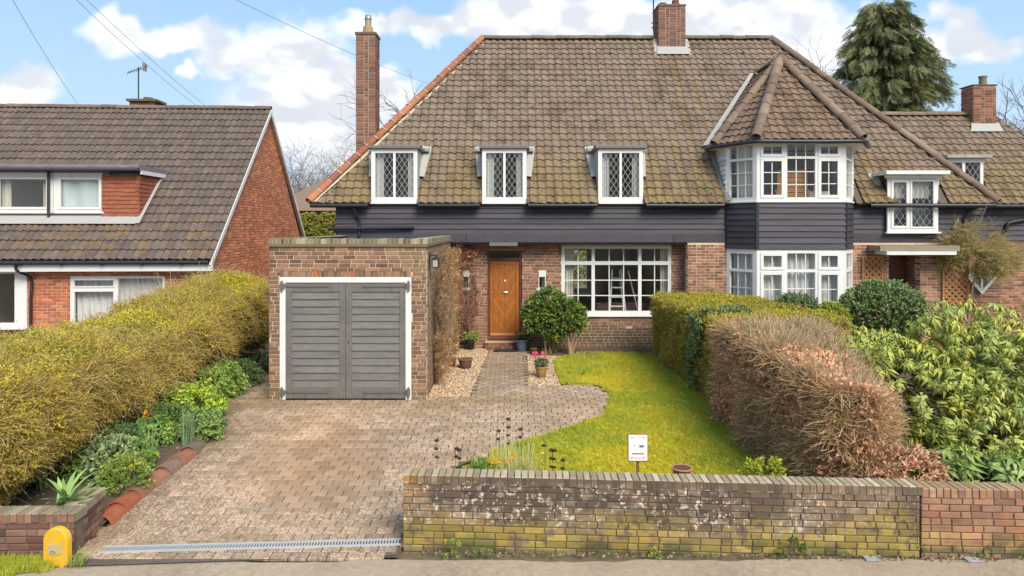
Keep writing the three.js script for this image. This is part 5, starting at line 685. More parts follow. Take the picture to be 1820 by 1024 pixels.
const tarTex = tex(1024, 1024, (u, v, x, y) => { const n = tileNoise(u, v, 60, 3), m = tileNoise(u, v, 4, 4), s = HASH[(x * 97 + y * 4591) & 65535]; let k = 0.8 + 0.5 * (n - 0.5) + 0.6 * (m - 0.5) + 0.35 * (s - 0.5); if (tileNoise(u + 0.3, v, 90, 2) > 0.74) k *= 1.3; return [k, k * 0.985, k * 0.97]; });
structure('pavement', sheet([[-40, -14], [40, -14], [40, 7.46], ...(() => { const o = [], r = rng(88); for (let x = 9; x > -9; x -= 0.11) o.push([x, (x > -1.2 ? 7.45 : lerp(7.36, 7.45, (x + 9) / 7.8)) + (fbm(x * 2.1, 3, 4) - 0.5) * 0.16 + (r() - 0.5) * 0.015]); return o; })(), [-40, 7.2]], -0.012, 0.35), M([0.43, 0.335, 0.24], 0.95, { map: tarTex, bumpMap: tarTex, bumpScale: 0.006 }));
structure('verge', sheet(smooth([[-9, 7.6], [-9, 7.02], [-5.6, 7.02], [-5.0, 7.16], [-4.72, 7.32], [-4.7, 7.6]], 3), -0.004, 1), M([0.17, 0.19, 0.03], 1, { map: grainTex }));
// outlines read from the photograph
const bedEdge = spx([[185, 938], [262, 872], [345, 806], [393, 750], [388, 705], [430, 680], [470, 657]]);
const drivePoly = [[-4.72, 7.44], ...smooth(bedEdge, 4), [-5.15, 16.5], [-4.41, 16.5], [-4.41, 12.66], [-1.56, 12.66], ...spx([[835, 705], [938, 686], [1064, 686], [1082, 700], [1086, 716], [1070, 739], [1015, 760], [955, 779], [880, 802], [800, 834]]), [-1.0, 8.6], [-1.22, 8.0], [-1.22, 7.5]];
const lawnPoly = ragged([...spx([[1040, 630], [985, 640], [988, 660], [1000, 684], [1064, 685], [1083, 699], [1087, 716], [1071, 741], [1015, 762], [955, 781], [880, 804]]), [-0.45, 9.2], [-0.2, 8.15], [4.2, 8.1], [3.95, 10], [3.75, 13], [3.65, 15.4], [3.55, 16.9], [3.0, 17.15], [2.0, 17.2]], 15, 0.07);
const pathPoly = [...spx([[868, 624]]), ...spx([[835, 706]]), ...spx([[938, 687]]), [0.36, 17.85], [-0.62, 17.85]];
const driveTex = tex(1280, 1280, (u, v) => {                      // 9 m x 9 m: pale lichen specks, worn warm centre, moss in places
  const x = u * 9 - 6, d = v * 9 + 7; const sp = fbm(x * 48, d * 40, 3), area = fbm(x * 0.9 + 5, d * 0.9, 4), f = fbm(x * 7, d * 7, 4), warm = sst(1.6, 0.3, Math.hypot((x + 2.9 + (d - 10) * 0.1) / 1.0, (d - 10.3) / 1.9)), sp2 = fbm(x * 66 + 9, d * 60, 2);
  let c = [0.74 + 0.4 * (f - 0.5), 0.72 + 0.4 * (f - 0.5), 0.70 + 0.4 * (f - 0.5)]; c = mix3(c, [1.22, 1.0, 0.78], warm * (0.42 + 0.6 * (area - 0.4)));
  const lich = sst(0.42, 0.6, area + 0.28 * (1 - warm) - 0.1 * warm - 0.08 + 0.18 * sst(-1.6, 0.5, x)); if (sp > 0.685 - 0.11 * lich && lich > 0.1) c = mix3(c, [1.5, 1.5, 1.5], 0.55); if (sp2 > 0.72 - 0.1 * lich && lich > 0.3) c = mix3(c, [1.6, 1.6, 1.6], 0.6);
  const moss = sst(0.52, 0.68, fbm(x * 1.4 + 30, d * 1.4, 4)) * 0.35 + sst(0.5, 0.1, Math.abs(d - 12.45)) * 0.35; c = mix3(c, [0.62, 0.58, 0.36], moss); return c.map(z => z * 0.6);
});
const paverMat = M([1, 1, 1], 0.9, { map: driveTex, vertexColors: true, bumpMap: bumpTex, bumpScale: 0.004 });
function pave(part, P, pal, seed, own, edge) {
  const r = rng(seed), list = [], rowH = 0.152, len = 0.205; let j = 0; const ds = P.map(p => p[1]), xs = P.map(p => p[0]), dMin = Math.min(...ds), dMax = Math.max(...ds), xMin = Math.min(...xs), xMax = Math.max(...xs);
  for (let d = dMin; d < dMax; d += rowH, j++) for (let x = xMin - (j % 2) * len / 2; x < xMax; x += len) { const cx = x + len / 2, cd = d + rowH / 2; let inn = 0; for (const [a, b] of [[0, 0], [0.45, 0.4], [-0.45, 0.4], [0.45, -0.4], [-0.45, -0.4]]) inn += inside(P, cx + a * len, cd + b * rowH); if (inn < 3) continue; list.push([cx, cd]); }
  const vis = list.filter(([x, d]) => d > 7.6).sort((a, b) => a[1] - b[1]); const mine = new Set(vis.slice(0, own)), rest = new Geo();
  for (const q of list) {
    const [x, d] = q, one = mine.has(q), g = one ? new Geo() : rest, e = 0.004; let c = jit(pick(pal, r), 0.13, r); if (edge) c = edge(c, x, d, r);
    const w = len / 2 - 0.005, h = rowH / 2 - 0.005, dz = (r() - 0.5) * 0.006, ty = (r() - 0.5) * 0.006, P3 = (a, b, k) => [x + a, gnd(d + b) + k + dz + a * ty, -(d + b)], f = p => [(p[0] + 6) / 9, (-p[2] - 7) / 9], ch = 0.008;
    const t = [P3(-w + ch, -h + ch, 0.012), P3(w - ch, -h + ch, 0.012), P3(w - ch, h - ch, 0.012), P3(-w + ch, h - ch, 0.012)], m = [P3(-w, -h, 0.004), P3(w, -h, 0.004), P3(w, h, 0.004), P3(-w, h, 0.004)], b = [P3(-w, -h, -0.02), P3(w, -h, -0.02), P3(w, h, -0.02), P3(-w, h, -0.02)];
    g.quad(...t, c, f); for (let i = 0; i < 4; i++) { const k = (i + 1) % 4; g.quad(m[i], m[k], t[k], t[i], c, f); g.quad(b[i], b[k], m[k], m[i], c, f); }
    if (one) mesh('paver', g.build(), paverMat, part);
  }
  if (rest.tris) stuffed(mesh('paving', rest.build(), paverMat, part));
}
const paverPal = ['#ab947d', '#a48d77', '#b09881', '#9e8873'].map(c => L(c, 1.55));
const nearPoly = (P, x, d, k) => { let m = 1e9; for (let i = 0; i < P.length; i++) { const a = P[i], b = P[(i + 1) % P.length], vx = b[0] - a[0], vy = b[1] - a[1], t = Math.max(0, Math.min(1, ((x - a[0]) * vx + (d - a[1]) * vy) / (vx * vx + vy * vy || 1))); m = Math.min(m, Math.hypot(x - a[0] - vx * t, d - a[1] - vy * t)); } return m < k; };
{
  const jm = M([0.12, 0.1, 0.07], 1, { map: grainTex });
  const dv = structure('driveway', sheet(drivePoly, -0.004, 1), jm); pave(dv, drivePoly.map(p => [p[0], p[1]]), paverPal, 701, 300, (c, x, d, r) => nearPoly(bedEdge, x, d, 0.3) && d > 7.7 ? c.map(z => z * 0.78) : c);
  const pt = structure('path', sheet(pathPoly, -0.002, 1), jm); pave(pt, pathPoly, paverPal.map(c => c.map(z => z * 0.86)), 702, 200);
  // drain channel with its slatted grating across the drive
  const a = onGround(180, 981), b = onGround(712, 967), L2 = Math.hypot(b[0] - a[0], b[1] - a[1]), dc = thing('drain_channel', 'long galvanised drain grating across the mouth of the drive', 'drain'), gal = M([0.55, 0.55, 0.54], 0.45, { metalness: 0.4 });
  mesh('channel', bx(0, L2, -0.04, 0.004, -0.062, 0.062), M([0.015, 0.015, 0.015], 0.9), dc); for (const s of [-1, 1]) mesh('rim', bx(0, L2, 0.0, 0.022, s * 0.062 - 0.008, s * 0.062 + 0.008), gal, dc); const r2 = rng(3); for (let x = 0.015, i = 0; x < L2 - 0.01; x += 0.033, i++) { const g = bx(-0.009, 0.009, 0.006, 0.02, -0.054, 0.054); g.applyMatrix4(new THREE.Matrix4().makeShear(0, 0, 0, 0, -0.0, 0)); g.translate(x, 0, 0); (dc.userData.bars = dc.userData.bars || []).push(g); } const bars = dc.userData.bars; delete dc.userData.bars; stuffed(mesh('grating', join(bars), gal, dc)); dc.position.set(a[0], gnd(a[1]) + 0.012, -a[1]); dc.rotation.y = Math.atan2(b[1] - a[1], b[0] - a[0]);
  // threshold strip of older paving below the drain
  structure('threshold', sheet([[a[0] - 0.2, a[1] - 0.1], [b[0], b[1] - 0.09], [b[0], b[1] - 0.28], [a[0] - 0.2, a[1] - 0.34]], 0.006, 0.3), M([0.21, 0.165, 0.13], 0.95, { map: driveTex }));
}
const lawnTex = tex(1024, 1024, (u, v) => { const x = u * 10 - 4, d = v * 10 + 7; const n = fbm(x * 1.1 + 3, d * 1.1, 4), f = fbm(x * 14, d * 10, 4), st = fbm(x * 3 + 7, d * 9, 3); let c = mix3([0.43, 0.43, 0.03], [0.62, 0.57, 0.045], sst(0.3, 0.7, n)); c = mix3(c, [0.16, 0.2, 0.025], sst(0.52, 0.7, f) * 0.6); c = mix3(c, [0.42, 0.34, 0.12], sst(0.6, 0.72, fbm(x * 4 + 50, d * 4, 4)) * 0.5); c = mix3(c, [0.16, 0.2, 0.02], sst(2.2, 4.0, x + (n - 0.5) * 2) * 0.6); return c.map(z => z * (0.8 + 0.4 * st)); });
{
  const g = sheet(lawnPoly, 0.006, 1), t = g.attributes.uv; for (let i = 0; i < t.count; i++) t.setXY(i, (t.getX(i) + 4) / 10, (t.getY(i) - 7) / 10); structure('lawn', g, M([1, 1, 1], 1, { map: lawnTex }));
  const bedPoly = [...smooth(bedEdge, 4), [-5.15, 16.5], [-7.4, 16.2], [-8.4, 7.6], [-4.9, 7.62]]; const bg = sheet(bedPoly, 0.05, 1.3); structure('flower_bed', bg, mats.soil);
  structure('flower_bed', sheet([[0.4, 18.12], [0.42, 16.9], ...spx([[985, 639], [1040, 629]]), [2.0, 17.22], [3.0, 17.17], [3.57, 16.9], [3.68, 15.3], [3.8, 12], [4.0, 9.9], [4.2, 8.05], [9, 8.05], [9, 17.6], [4.4, 17.6], [4.4, 18.12]], 0.002, 1.3), mats.soil);
  structure('gravel_bed', sheet([[-1.56, 18.1], [-1.56, 12.75], ...spx([[833, 707], [866, 624]]), [-0.68, 18.1]], 0.003, 1), M([0.38, 0.3, 0.21], 1, { map: grainTex }));
  structure('gravel_bed', sheet([[0.37, 17.0], ...spx([[938, 688], [998, 687], [986, 660], [983, 640]]), [1.2, 17.0]], 0.003, 1), M([0.38, 0.3, 0.21], 1, { map: grainTex }));
}
// ---------------------------------------------------------------- garden walls along the pavement
const wallUv = (u, v) => [u / 7, v / 0.9];
const lichenTex = tex(2048, 256, (u, v) => {                      // weathered brick, lichen, soot and moss where the photograph shows them (7 m x 0.9 m)
  const x = u * 7, y = v * 0.9; const f = fbm(x * 11, y * 13, 4), p = fbm(x * 2.3 + 3, y * 3.1, 4), s = fbm(x * 30, y * 30 + 7, 3), s2 = fbm(x * 13 + 9, y * 15, 4), g = fbm(x * 1.5 + 41, y * 2.2, 4);
  const red = sst(5.8, 5.95, x); let c = mix3([0.21, 0.15, 0.1], [0.32, 0.165, 0.1], red).map(z => z * (0.75 + 0.6 * f)); const dark = sst(0.36, 0.56, p) * sst(0.2, 0.38, y) * (1 - 0.75 * red); c = mix3(c, [0.082, 0.06, 0.046], dark * 0.8);
  const moss = sst(0.5, 0.14, y + (g - 0.5) * 0.55 - 0.22 * Math.exp(-((x - 5.1) ** 2) / 0.3)) * (1 - 0.45 * red); c = mix3(c, [0.36, 0.28, 0.04], moss * sst(0.34, 0.6, f + 0.1) * 0.68); c = mix3(c, [0.15, 0.125, 0.08], sst(0.1, 0.05, y + 0.05 * (f - 0.5)) * 0.75); const gr = sst(0.54, 0.68, fbm(x * 3.4 + 77, y * 4, 3)) * sst(0.3, 0.08, y); c = mix3(c, [0.075, 0.085, 0.03], gr * 0.8);
  const end = sst(0.3, 0.1, x + 0.3 * (f - 0.5)) * sst(0.45, 0.55, y + 0.2 * (g - 0.5)); c = mix3(c, [0.42, 0.22, 0.08], end * 0.7);
  const zone = sst(0.24, 0.36, y + 0.2 * (g - 0.5)) * sst(0.84, 0.74, y) * (1 - 0.65 * sst(4.3, 4.9, x)) * (1 - 0.9 * red) * sst(0.34, 0.5, g + 0.08); if (zone > 0.05) { c = mix3(c, [0.36, 0.31, 0.26], sst(0.55, 0.66, s2) * 0.45 * zone); c = mix3(c, [0.66, 0.62, 0.54], sst(0.67, 0.71, s) * 0.65 * zone); } return c;
});
const lichenMat = M([1, 1, 1], 0.95, { vertexColors: true, map: lichenTex, bumpMap: bumpTex, bumpScale: 0.004 });
function gardenWall(label, x0, d0, x1, d1, yBase0, yBase1, top0, top1, pal, copePal, seed, ends, uOff, own, mt = lichenMat) {
  const w = thing('garden_wall', label, 'wall'), u = V3(x1 - x0, 0, -(d1 - d0)), W = u.length(), F = Fr(V3(x0, 0, -d0), u, V3(-u.z, 0, u.x).negate().multiplyScalar(-1)); if (F.N.z < 0) throw new Error('wall turned');
  const H = 0.10, tp = x => lerp(top0, top1, x / W), bs = x => lerp(yBase0, yBase1, x / W), thick = 0.22;
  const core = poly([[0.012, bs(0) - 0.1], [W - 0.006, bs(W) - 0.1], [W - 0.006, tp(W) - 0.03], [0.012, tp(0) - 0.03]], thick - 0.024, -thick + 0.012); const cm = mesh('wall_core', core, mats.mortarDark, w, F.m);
  const n = 12, r = rng(seed), list = []; // courses follow the top
  const place = (g, x, y0, xe, y1, wz, dep, col, f, ch) => { brickInto(g, x, xe, y0, y1, wz, dep, col, f, ch); const c0 = tp((x + xe) / 2) - tp(0), k = (tp(W) - tp(0)) / W; for (let i = 0; i < g.p.length; i += 3) g.p[i + 1] += k * g.p[i]; };
  const f = p => wallUv(p[0] + uOff, p[1] - yBase0);
  for (let j = 0; j < n; j++) { const b = top0 - H - 0.006 - j * 0.075, a = b - 0.066; let x = -(j % 2) * 0.112 - (r() * 0.05); let k = 0; while (x < W) { const l = (r() < 0.16 || ((k++ + j) % 5 === 4)) ? 0.1125 : 0.225, s = Math.max(0, x + 0.005), e = Math.min(W, x + l - 0.005); x += l; if (e - s < 0.03) continue; const low = bs((s + e) / 2) - (tp((s + e) / 2) - top0) - 0.02; if (b < low + 0.02) continue; const g = new Geo(); place(g, s, a, e, b, (r() - 0.5) * 0.007, 0.02, jit(pick(pal, r), 0.4, r), f, 0.006); list.push(g); } }
  list.slice(0, own).forEach(g => mesh('brick', g.build(F.m), mt, w)); const rest = new Geo(); list.slice(own).forEach(g => rest.add(g)); if (rest.tris) stuffed(mesh('brickwork', rest.build(F.m), mt, w));
  for (let x = 0.0, i = 0; x < W - 0.02; x += 0.0765, i++) { const g = new Geo(), Ft = Fr(V3(x0, top0, -d0).addScaledVector(F.U, x + 0.038), F.U, V3(0, 1, 0)), e = (r() - 0.5) * 0.01; brickInto(g, -0.034, 0.034, -0.008 + e, thick + 0.006 + e, tp(x) - top0 + (r() - 0.5) * 0.008, 0.1, jit(pick(copePal, r), 0.28, r), p => [p[0] * 2 + x, p[1] * 2 + i * 0.31], 0.007); mesh('coping_brick', g.build(Ft.m), brickMat, w); const fg = new Geo(); place(fg, x + 0.004, top0 - 0.098, x + 0.072, top0 - 0.006, 0.011 - e, 0.02, jit(pick(pal, r), 0.5, r).map(z => z * 1.05), f, 0.005); mesh('coping_face', fg.build(F.m), mt, w); }
  if (ends) for (const [px, nn, uu] of [[x0, F.U.clone().negate(), F.N.clone()], [x1, F.U.clone(), F.N.clone().negate()]]) { const st = px === x0 ? V3(x0, 0, -d0).addScaledVector(F.N, -thick) : V3(x1, 0, -d1), Fe = Fr(st, uu, nn), t = px === x0 ? top0 : top1, b = px === x0 ? yBase0 : yBase1; const g = new Geo(); for (let j = 0; j < n; j++) { const hi = t - H - 0.006 - j * 0.075; if (hi < b) break; brickInto(g, 0.004, thick - 0.004, hi - 0.066, hi, 0, 0.02, jit(pick(pal, r), 0.4, r), q => wallUv(q[0] + uOff, q[1] - b)); } stuffed(mesh('end_brickwork', g.build(Fe.m), lichenMat, w)); }
  anchor(w, (x0 + x1) / 2, Math.min(yBase0, yBase1), -(d0 + d1) / 2); return w;
}
const wp = [[0.95, 0.93, 0.9], [0.85, 0.82, 0.8], [1.08, 1.04, 1.0], [0.75, 0.72, 0.7], [0.95, 0.88, 0.82]], cpP = ['#b5a58a', '#a69678', '#c0b096', '#9c8c70', '#ae9c7c'].map(c => L(c, 0.95)), rp2 = [[1, 0.95, 0.95], [0.9, 0.85, 0.85], [1.1, 1.1, 1.1], [0.8, 0.8, 0.85], [1.05, 1.1, 1.1]];
gardenWall('long low brick garden wall with pale brick coping, lichen and yellow moss', -1.2, 7.70, 4.42, 7.56, -0.46, -0.42, 0.40, 0.318, wp, cpP, 801, true, 0, 300);
gardenWall('redder length of low brick garden wall in front of the rhododendron', 4.44, 7.56, 7.2, 7.50, -0.42, -0.40, 0.30, 0.27, rp2, ['#b59a78', '#a68a68', '#ae9470'].map(c => L(c, 0.85)), 802, true, 5.9, 160);
const leftPal = ['#86614f', '#745249', '#906c58', '#6a4d47', '#80604f'].map(c => L(c, 0.95));
{ // left wall with a return along the drive
  const x1 = -4.73, d1 = 7.52; gardenWall('low brick garden wall at the corner of the drive beside the yellow marker', -8.0, 7.45, x1, d1, -0.42, -0.42, 0.045, 0.045, leftPal, cpP.map(c => c.map(z => z * 0.85)), 803, false, 3.2, 200, brickMat);
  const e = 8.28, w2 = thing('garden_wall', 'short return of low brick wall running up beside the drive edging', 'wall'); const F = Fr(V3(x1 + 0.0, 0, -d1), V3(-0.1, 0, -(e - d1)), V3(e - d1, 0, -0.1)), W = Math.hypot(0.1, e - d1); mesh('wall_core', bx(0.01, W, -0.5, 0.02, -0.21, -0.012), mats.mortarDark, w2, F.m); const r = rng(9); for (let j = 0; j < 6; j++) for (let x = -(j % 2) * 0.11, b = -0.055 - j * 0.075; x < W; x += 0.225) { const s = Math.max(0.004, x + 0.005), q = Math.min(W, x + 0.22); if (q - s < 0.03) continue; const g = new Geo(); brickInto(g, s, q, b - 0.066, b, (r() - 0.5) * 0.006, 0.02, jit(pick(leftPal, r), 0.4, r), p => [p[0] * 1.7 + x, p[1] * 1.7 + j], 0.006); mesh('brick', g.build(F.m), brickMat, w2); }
  for (let x = 0.23, i = 0; x < W - 0.02; x += 0.0765, i++) { const g = new Geo(), Ft = Fr(V3(x1, 0.045, -d1).addScaledVector(F.U, x + 0.038), F.U, V3(0, 1, 0)); brickInto(g, -0.034, 0.034, -0.01, 0.222, (r() - 0.5) * 0.008, 0.095, jit(pick(cpP, r), 0.35, r).map(z => z * 0.8), p => [p[0] * 2 + x, p[1] * 2 + i * 0.31], 0.007); mesh('coping_brick', g.build(Ft.m), brickMat, w2); } anchor(w2, x1, -0.42, -d1);
}
// rounded terracotta tiles set on edge along the bed
{
  const P = smooth(bedEdge.slice(0, 3), 12), cols = ['#b0623f', '#a85c40', '#9a6a52', '#a8745c', '#8c7362', '#a36a52', '#7d6c5e'].map(c => L(c, 0.85)); let acc = 0; const C2 = new THREE.CatmullRomCurve3(bedEdge.slice(0, 4).map(p => V3(p[0], 0, p[1]))); const Lt = C2.getLength(), n = 7;
  for (let i = 0; i < n; i++) { const t = (0.02 + i * 0.335) / Lt, p = C2.getPointAt(t), q = C2.getPointAt(Math.min(1, (0.02 + i * 0.335 + 0.3) / Lt)), g = new Geo(), l = 0.35, seg = 8, rad = 0.15, r = rng(60 + i), tip = (r() - 0.5) * 0.25; const pt = (z, a, rr2) => [-Math.cos(a) * rr2 * 1.05, Math.sin(a) * rr2 * 1.1, z]; for (let s = 0; s < seg; s++) { const a0 = Math.PI * s / seg, a1 = Math.PI * (s + 1) / seg; g.quad(pt(0, a0, rad), pt(l, a0, rad * 0.96), pt(l, a1, rad * 0.96), pt(0, a1, rad), cols[i], z => [z[0] * 2 + i, z[2] * 2]); g.quad(pt(0, a0, rad), pt(0, a1, rad), pt(0, a1, rad - 0.02), pt(0, a0, rad - 0.02), cols[i]); g.quad(pt(l, a0, rad), pt(l, a1, rad), pt(l, a1, rad - 0.02), pt(l, a0, rad - 0.02), cols[i]); } const o = single('edging_tile', g.build(), mats.terracottaPlain, ['bright terracotta half-round tile next to the wall return, first in the bed edging', 'terracotta half-round tile second along the bed edging from the wall', 'terracotta half-round tile third along the bed edging from the wall', 'weathered half-round tile fourth along the bed edging from the wall', 'grey-brown half-round tile fifth along the bed edging from the wall', 'mossy reddish half-round tile sixth along the bed edging from the wall', 'dull grey half-round tile at the plant end of the bed edging'][i], 'edging tile', 'edging tiles along the bed'); o.position.set(p.x - 0.06, gnd(p.z) - 0.02, -p.z); o.rotation.set(tip * 0.3, Math.atan2(q.x - p.x, -(q.z - p.z)), tip * 0.5 - 0.25); }
}
// yellow marker post
{
  const [mx, md] = onGround(104, 1001), m = thing('marker_post', 'round-topped yellow concrete marker post with a worn plate, by the corner wall', 'marker post'); const s = new THREE.Shape(); s.moveTo(-0.125, -0.05); s.lineTo(0.125, -0.05); s.lineTo(0.125, 0.25); s.absarc(0, 0.25, 0.125, 0, Math.PI); s.closePath(); const yt = tex(256, 256, (u, v) => { const n = fbm(u * 9, v * 9, 4), q = fbm(u * 22 + 4, v * 22, 3); let c = mix3([0.72, 0.42, 0.015], [0.62, 0.34, 0.01], n); if (q > 0.66) c = mix3(c, [0.42, 0.34, 0.16], 0.7); return c; }); const g = new THREE.ExtrudeGeometry(s, { depth: 0.06, bevelEnabled: true, bevelSize: 0.012, bevelThickness: 0.012, bevelSegments: 2, curveSegments: 12 }); const post = mesh('post', g, M([1, 1, 1], 0.75, { map: yt, bumpMap: bumpTex, bumpScale: 0.006 }), m); const ct = document.createElement('canvas'); ct.width = 128; ct.height = 96; const k = ct.getContext('2d'); k.fillStyle = '#b9aa8c'; k.fillRect(0, 0, 128, 96); k.fillStyle = '#c4953a'; k.beginPath(); k.arc(64, 96, 20, Math.PI, 0); k.fill(); k.strokeStyle = '#4a3a28'; k.lineWidth = 7; k.beginPath(); k.arc(64, 88, 24, Math.PI * 1.05, Math.PI * 1.95); k.stroke(); k.fillStyle = '#6a5a44'; for (let i = 0; i < 40; i++) k.fillRect(HASH[i] * 120, HASH[i + 99] * 90, 3, 3); const tx = new THREE.CanvasTexture(ct); tx.colorSpace = THREE.SRGBColorSpace; mesh('plate', (() => { const q = new THREE.BoxGeometry(0.135, 0.1, 0.008); q.translate(-0.015, 0.165, 0.076); return q; })(), M([0.9, 0.9, 0.9], 0.7, { map: tx }), m); m.position.set(mx, gnd(md), -md - 0.02); m.rotation.y = -0.12;
}
// notice board on a stake
{
  const d = 8.35, sx = X(1134, d), n = thing('notice_board', 'small white notice board with a red bar on a wooden stake in the lawn', 'sign'); const top = Hh(772, d), bot = Hh(821, d), w = X(1152, d) - X(1116, d), h = top - bot, c = document.createElement('canvas'); c.width = 256; c.height = 350; const k = c.getContext('2d'); k.fillStyle = '#f4efee'; k.fillRect(0, 0, 256, 350); k.fillStyle = '#c9676a'; k.fillRect(46, 246, 160, 20); k.fillStyle = '#5a4a6a'; k.fillRect(146, 138, 60, 34); k.fillStyle = '#efe8ee'; k.fillRect(156, 148, 12, 8); k.fillRect(180, 148, 14, 8); k.fillStyle = '#8b8a94'; k.beginPath(); k.arc(76, 150, 10, 0, 7); k.fill(); k.beginPath(); k.arc(114, 44, 7, 0, 7); k.fill(); for (const [x, y, q] of [[38, 34, '#d69a9a'], [62, 40, '#c9a0a0'], [196, 34, '#d48a90'], [210, 44, '#d9a8a8'], [150, 30, '#b9b9b9'], [38, 314, '#cf8a8c'], [56, 306, '#d69a9a'], [208, 306, '#cf8a8c'], [190, 318, '#a9b0b0'], [130, 310, '#b4bdb8'], [150, 322, '#d6a0a0'], [100, 316, '#a5a5ab']]) { k.fillStyle = q; k.beginPath(); k.ellipse(x, y, 15, 8, 0.4, 0, 7); k.fill(); } k.fillStyle = '#ddd4d6'; for (const y of [86, 100, 190, 204]) k.fillRect(50, y, 150, 4); const t = new THREE.CanvasTexture(c); t.colorSpace = THREE.SRGBColorSpace;
  const bm = M(L('#8a5a42', 0.8), 0.7, { map: grainTex }); mesh('board', bx(-w / 2, w / 2, 0, h, -0.012, 0), bm, n); mesh('notice', (() => { const g = new THREE.PlaneGeometry(w * 0.93, h * 0.94); g.translate(0, h * 0.51, 0.004); return g; })(), M([0.85, 0.85, 0.85], 0.5, { map: t }), n); mesh('stake', bx(-0.014, 0.014, -0.6, 0.1, -0.035, -0.013), bm, n); n.position.set(sx, bot, -d); n.rotation.x = -0.02;
}
// gully covers at the wall foot
for (const [px, py, lab] of [[1548, 993, 'small grey stone slab at the foot of the mossy wall'], [1728, 995, 'small grey stone slab at the foot of the redder wall']]) { const [x, d] = onGround(px, py); const o = single('stone_slab', bevel(-0.07, 0.07, 0, 0.02, -0.05, 0.05, 0.005), M([0.33, 0.33, 0.34], 0.8, { map: grainTex }), lab, 'slab'); o.position.set(x, gnd(d) - 0.01, -d); }
// ---------------------------------------------------------------- plants
const leafMat = new THREE.MeshPhysicalMaterial({ color: 0xffffff, roughness: 0.7, transmission: 0.25, thickness: 0, side: THREE.DoubleSide, vertexColors: true });
const leafShiny = M([1, 1, 1], 0.5, { vertexColors: true });
const stemMat = M([1, 1, 1], 0.9, { vertexColors: true });
const q3 = new THREE.Quaternion(), m4 = new THREE.Matrix4(), UPV = V3(0, 1, 0);
function basis(dir, roll) { const q = new THREE.Quaternion().setFromUnitVectors(UPV, dir.clone().normalize()), r = new THREE.Quaternion().setFromAxisAngle(UPV, roll); return q.multiply(r); }
// a leaf: folded along the midrib, curving; base at origin, points along +y, faces +z
function leafInto(g, len, wid, m, col, droop = 0.2, fold = 0.25, col2) {
  const P = (x, y, z) => { const v = V3(x, y, z).applyMatrix4(m); return [v.x, v.y, v.z]; }, b = P(0, 0, 0), md = P(0, len * 0.5, 0.02 * len), t = P(0, len, -droop * len), l = P(-wid / 2, len * 0.45, wid * fold), r = P(wid / 2, len * 0.45, wid * fold);
  g.tri(b, r, md, col); g.tri(md, r, t, col2 || col); g.tri(b, md, l, col); g.tri(md, t, l, col2 || col);
}
function stickInto(g, a, b, r0, r1, col, n = 3) { const d = b.clone().sub(a).normalize(), s = Math.abs(d.y) < 0.9 ? UPV.clone().cross(d).normalize() : V3(1, 0, 0), t = d.clone().cross(s); const pt = (c, r, i) => { const A = i / n * 2 * Math.PI; const v = c.clone().addScaledVector(s, Math.cos(A) * r).addScaledVector(t, Math.sin(A) * r); return [v.x, v.y, v.z]; }; for (let i = 0; i < n; i++) g.quad(pt(a, r0, i), pt(a, r0, i + 1), pt(b, r1, i + 1), pt(b, r1, i), col); }
const mk = (pos, dir, roll, s = 1) => new THREE.Matrix4().compose(pos, basis(dir, roll), V3(s, s, s));
// sprigs used by the hundred
function leafySprig(seed, n, len, ll, lw, col, spread = 0.9) { const r = rng(seed), g = new Geo(); stickInto(g, V3(0, 0, 0), V3(0, len, 0), 0.002, 0.001, [0.25, 0.18, 0.1]); for (let i = 0; i < n; i++) { const a = i * 2.4 + r(), y = len * (0.15 + 0.85 * i / n), d = V3(Math.cos(a) * spread, 0.6 + r() * 0.5, Math.sin(a) * spread); leafInto(g, ll * (0.7 + 0.6 * r()), lw * (0.8 + 0.4 * r()), mk(V3(0, y, 0), d, r() * 6.3), jit(col, 0.4, r), 0.15); } return g; }
function twigSprig(seed, n, len, col, leaves = 0, lcol, k = 1) { const r = rng(seed), g = new Geo(); for (let i = 0; i < n; i++) { const a = r() * 6.3, tl = 0.25 + r() * 0.75, p = V3((r() - 0.5) * 0.04, 0, (r() - 0.5) * 0.04), m = V3(Math.cos(a) * tl * len * 0.35, len * (0.3 + 0.25 * r()), Math.sin(a) * tl * len * 0.35), e = m.clone().add(V3(Math.cos(a + r() - 0.5) * len * 0.45 * r(), len * 0.5 * (r() * 1.1 - 0.15), Math.sin(a + r() - 0.5) * len * 0.45 * r())), c = jit(col, 0.5, r); stickInto(g, p, m, 0.0028 * k, 0.002 * k, c); stickInto(g, m, e, 0.002 * k, 0.0012 * k, c); for (let k = 0; k < leaves; k++) { const t = m.clone().lerp(e, r()); leafInto(g, 0.016 + 0.012 * r(), 0.011, mk(t, V3(r() - 0.5, r(), r() - 0.5), r() * 6), jit(lcol, 0.5, r)); } } return g; }
function copies(parent, name, geo, mat, items) {                  // items: {p, dir, s, roll, c}
  const im = new THREE.InstancedMesh(geo, mat, items.length), col = new THREE.Color(); items.forEach((it, i) => { im.setMatrixAt(i, new THREE.Matrix4().compose(it.p, basis(it.dir, it.roll), V3(it.s, it.s * (it.sy || 1), it.s))); im.setColorAt(i, col.setRGB(...(it.c || [1, 1, 1]))); }); im.name = name; im.castShadow = im.receiveShadow = true; im.userData.kind = 'stuff'; parent.add(im); return im;
}
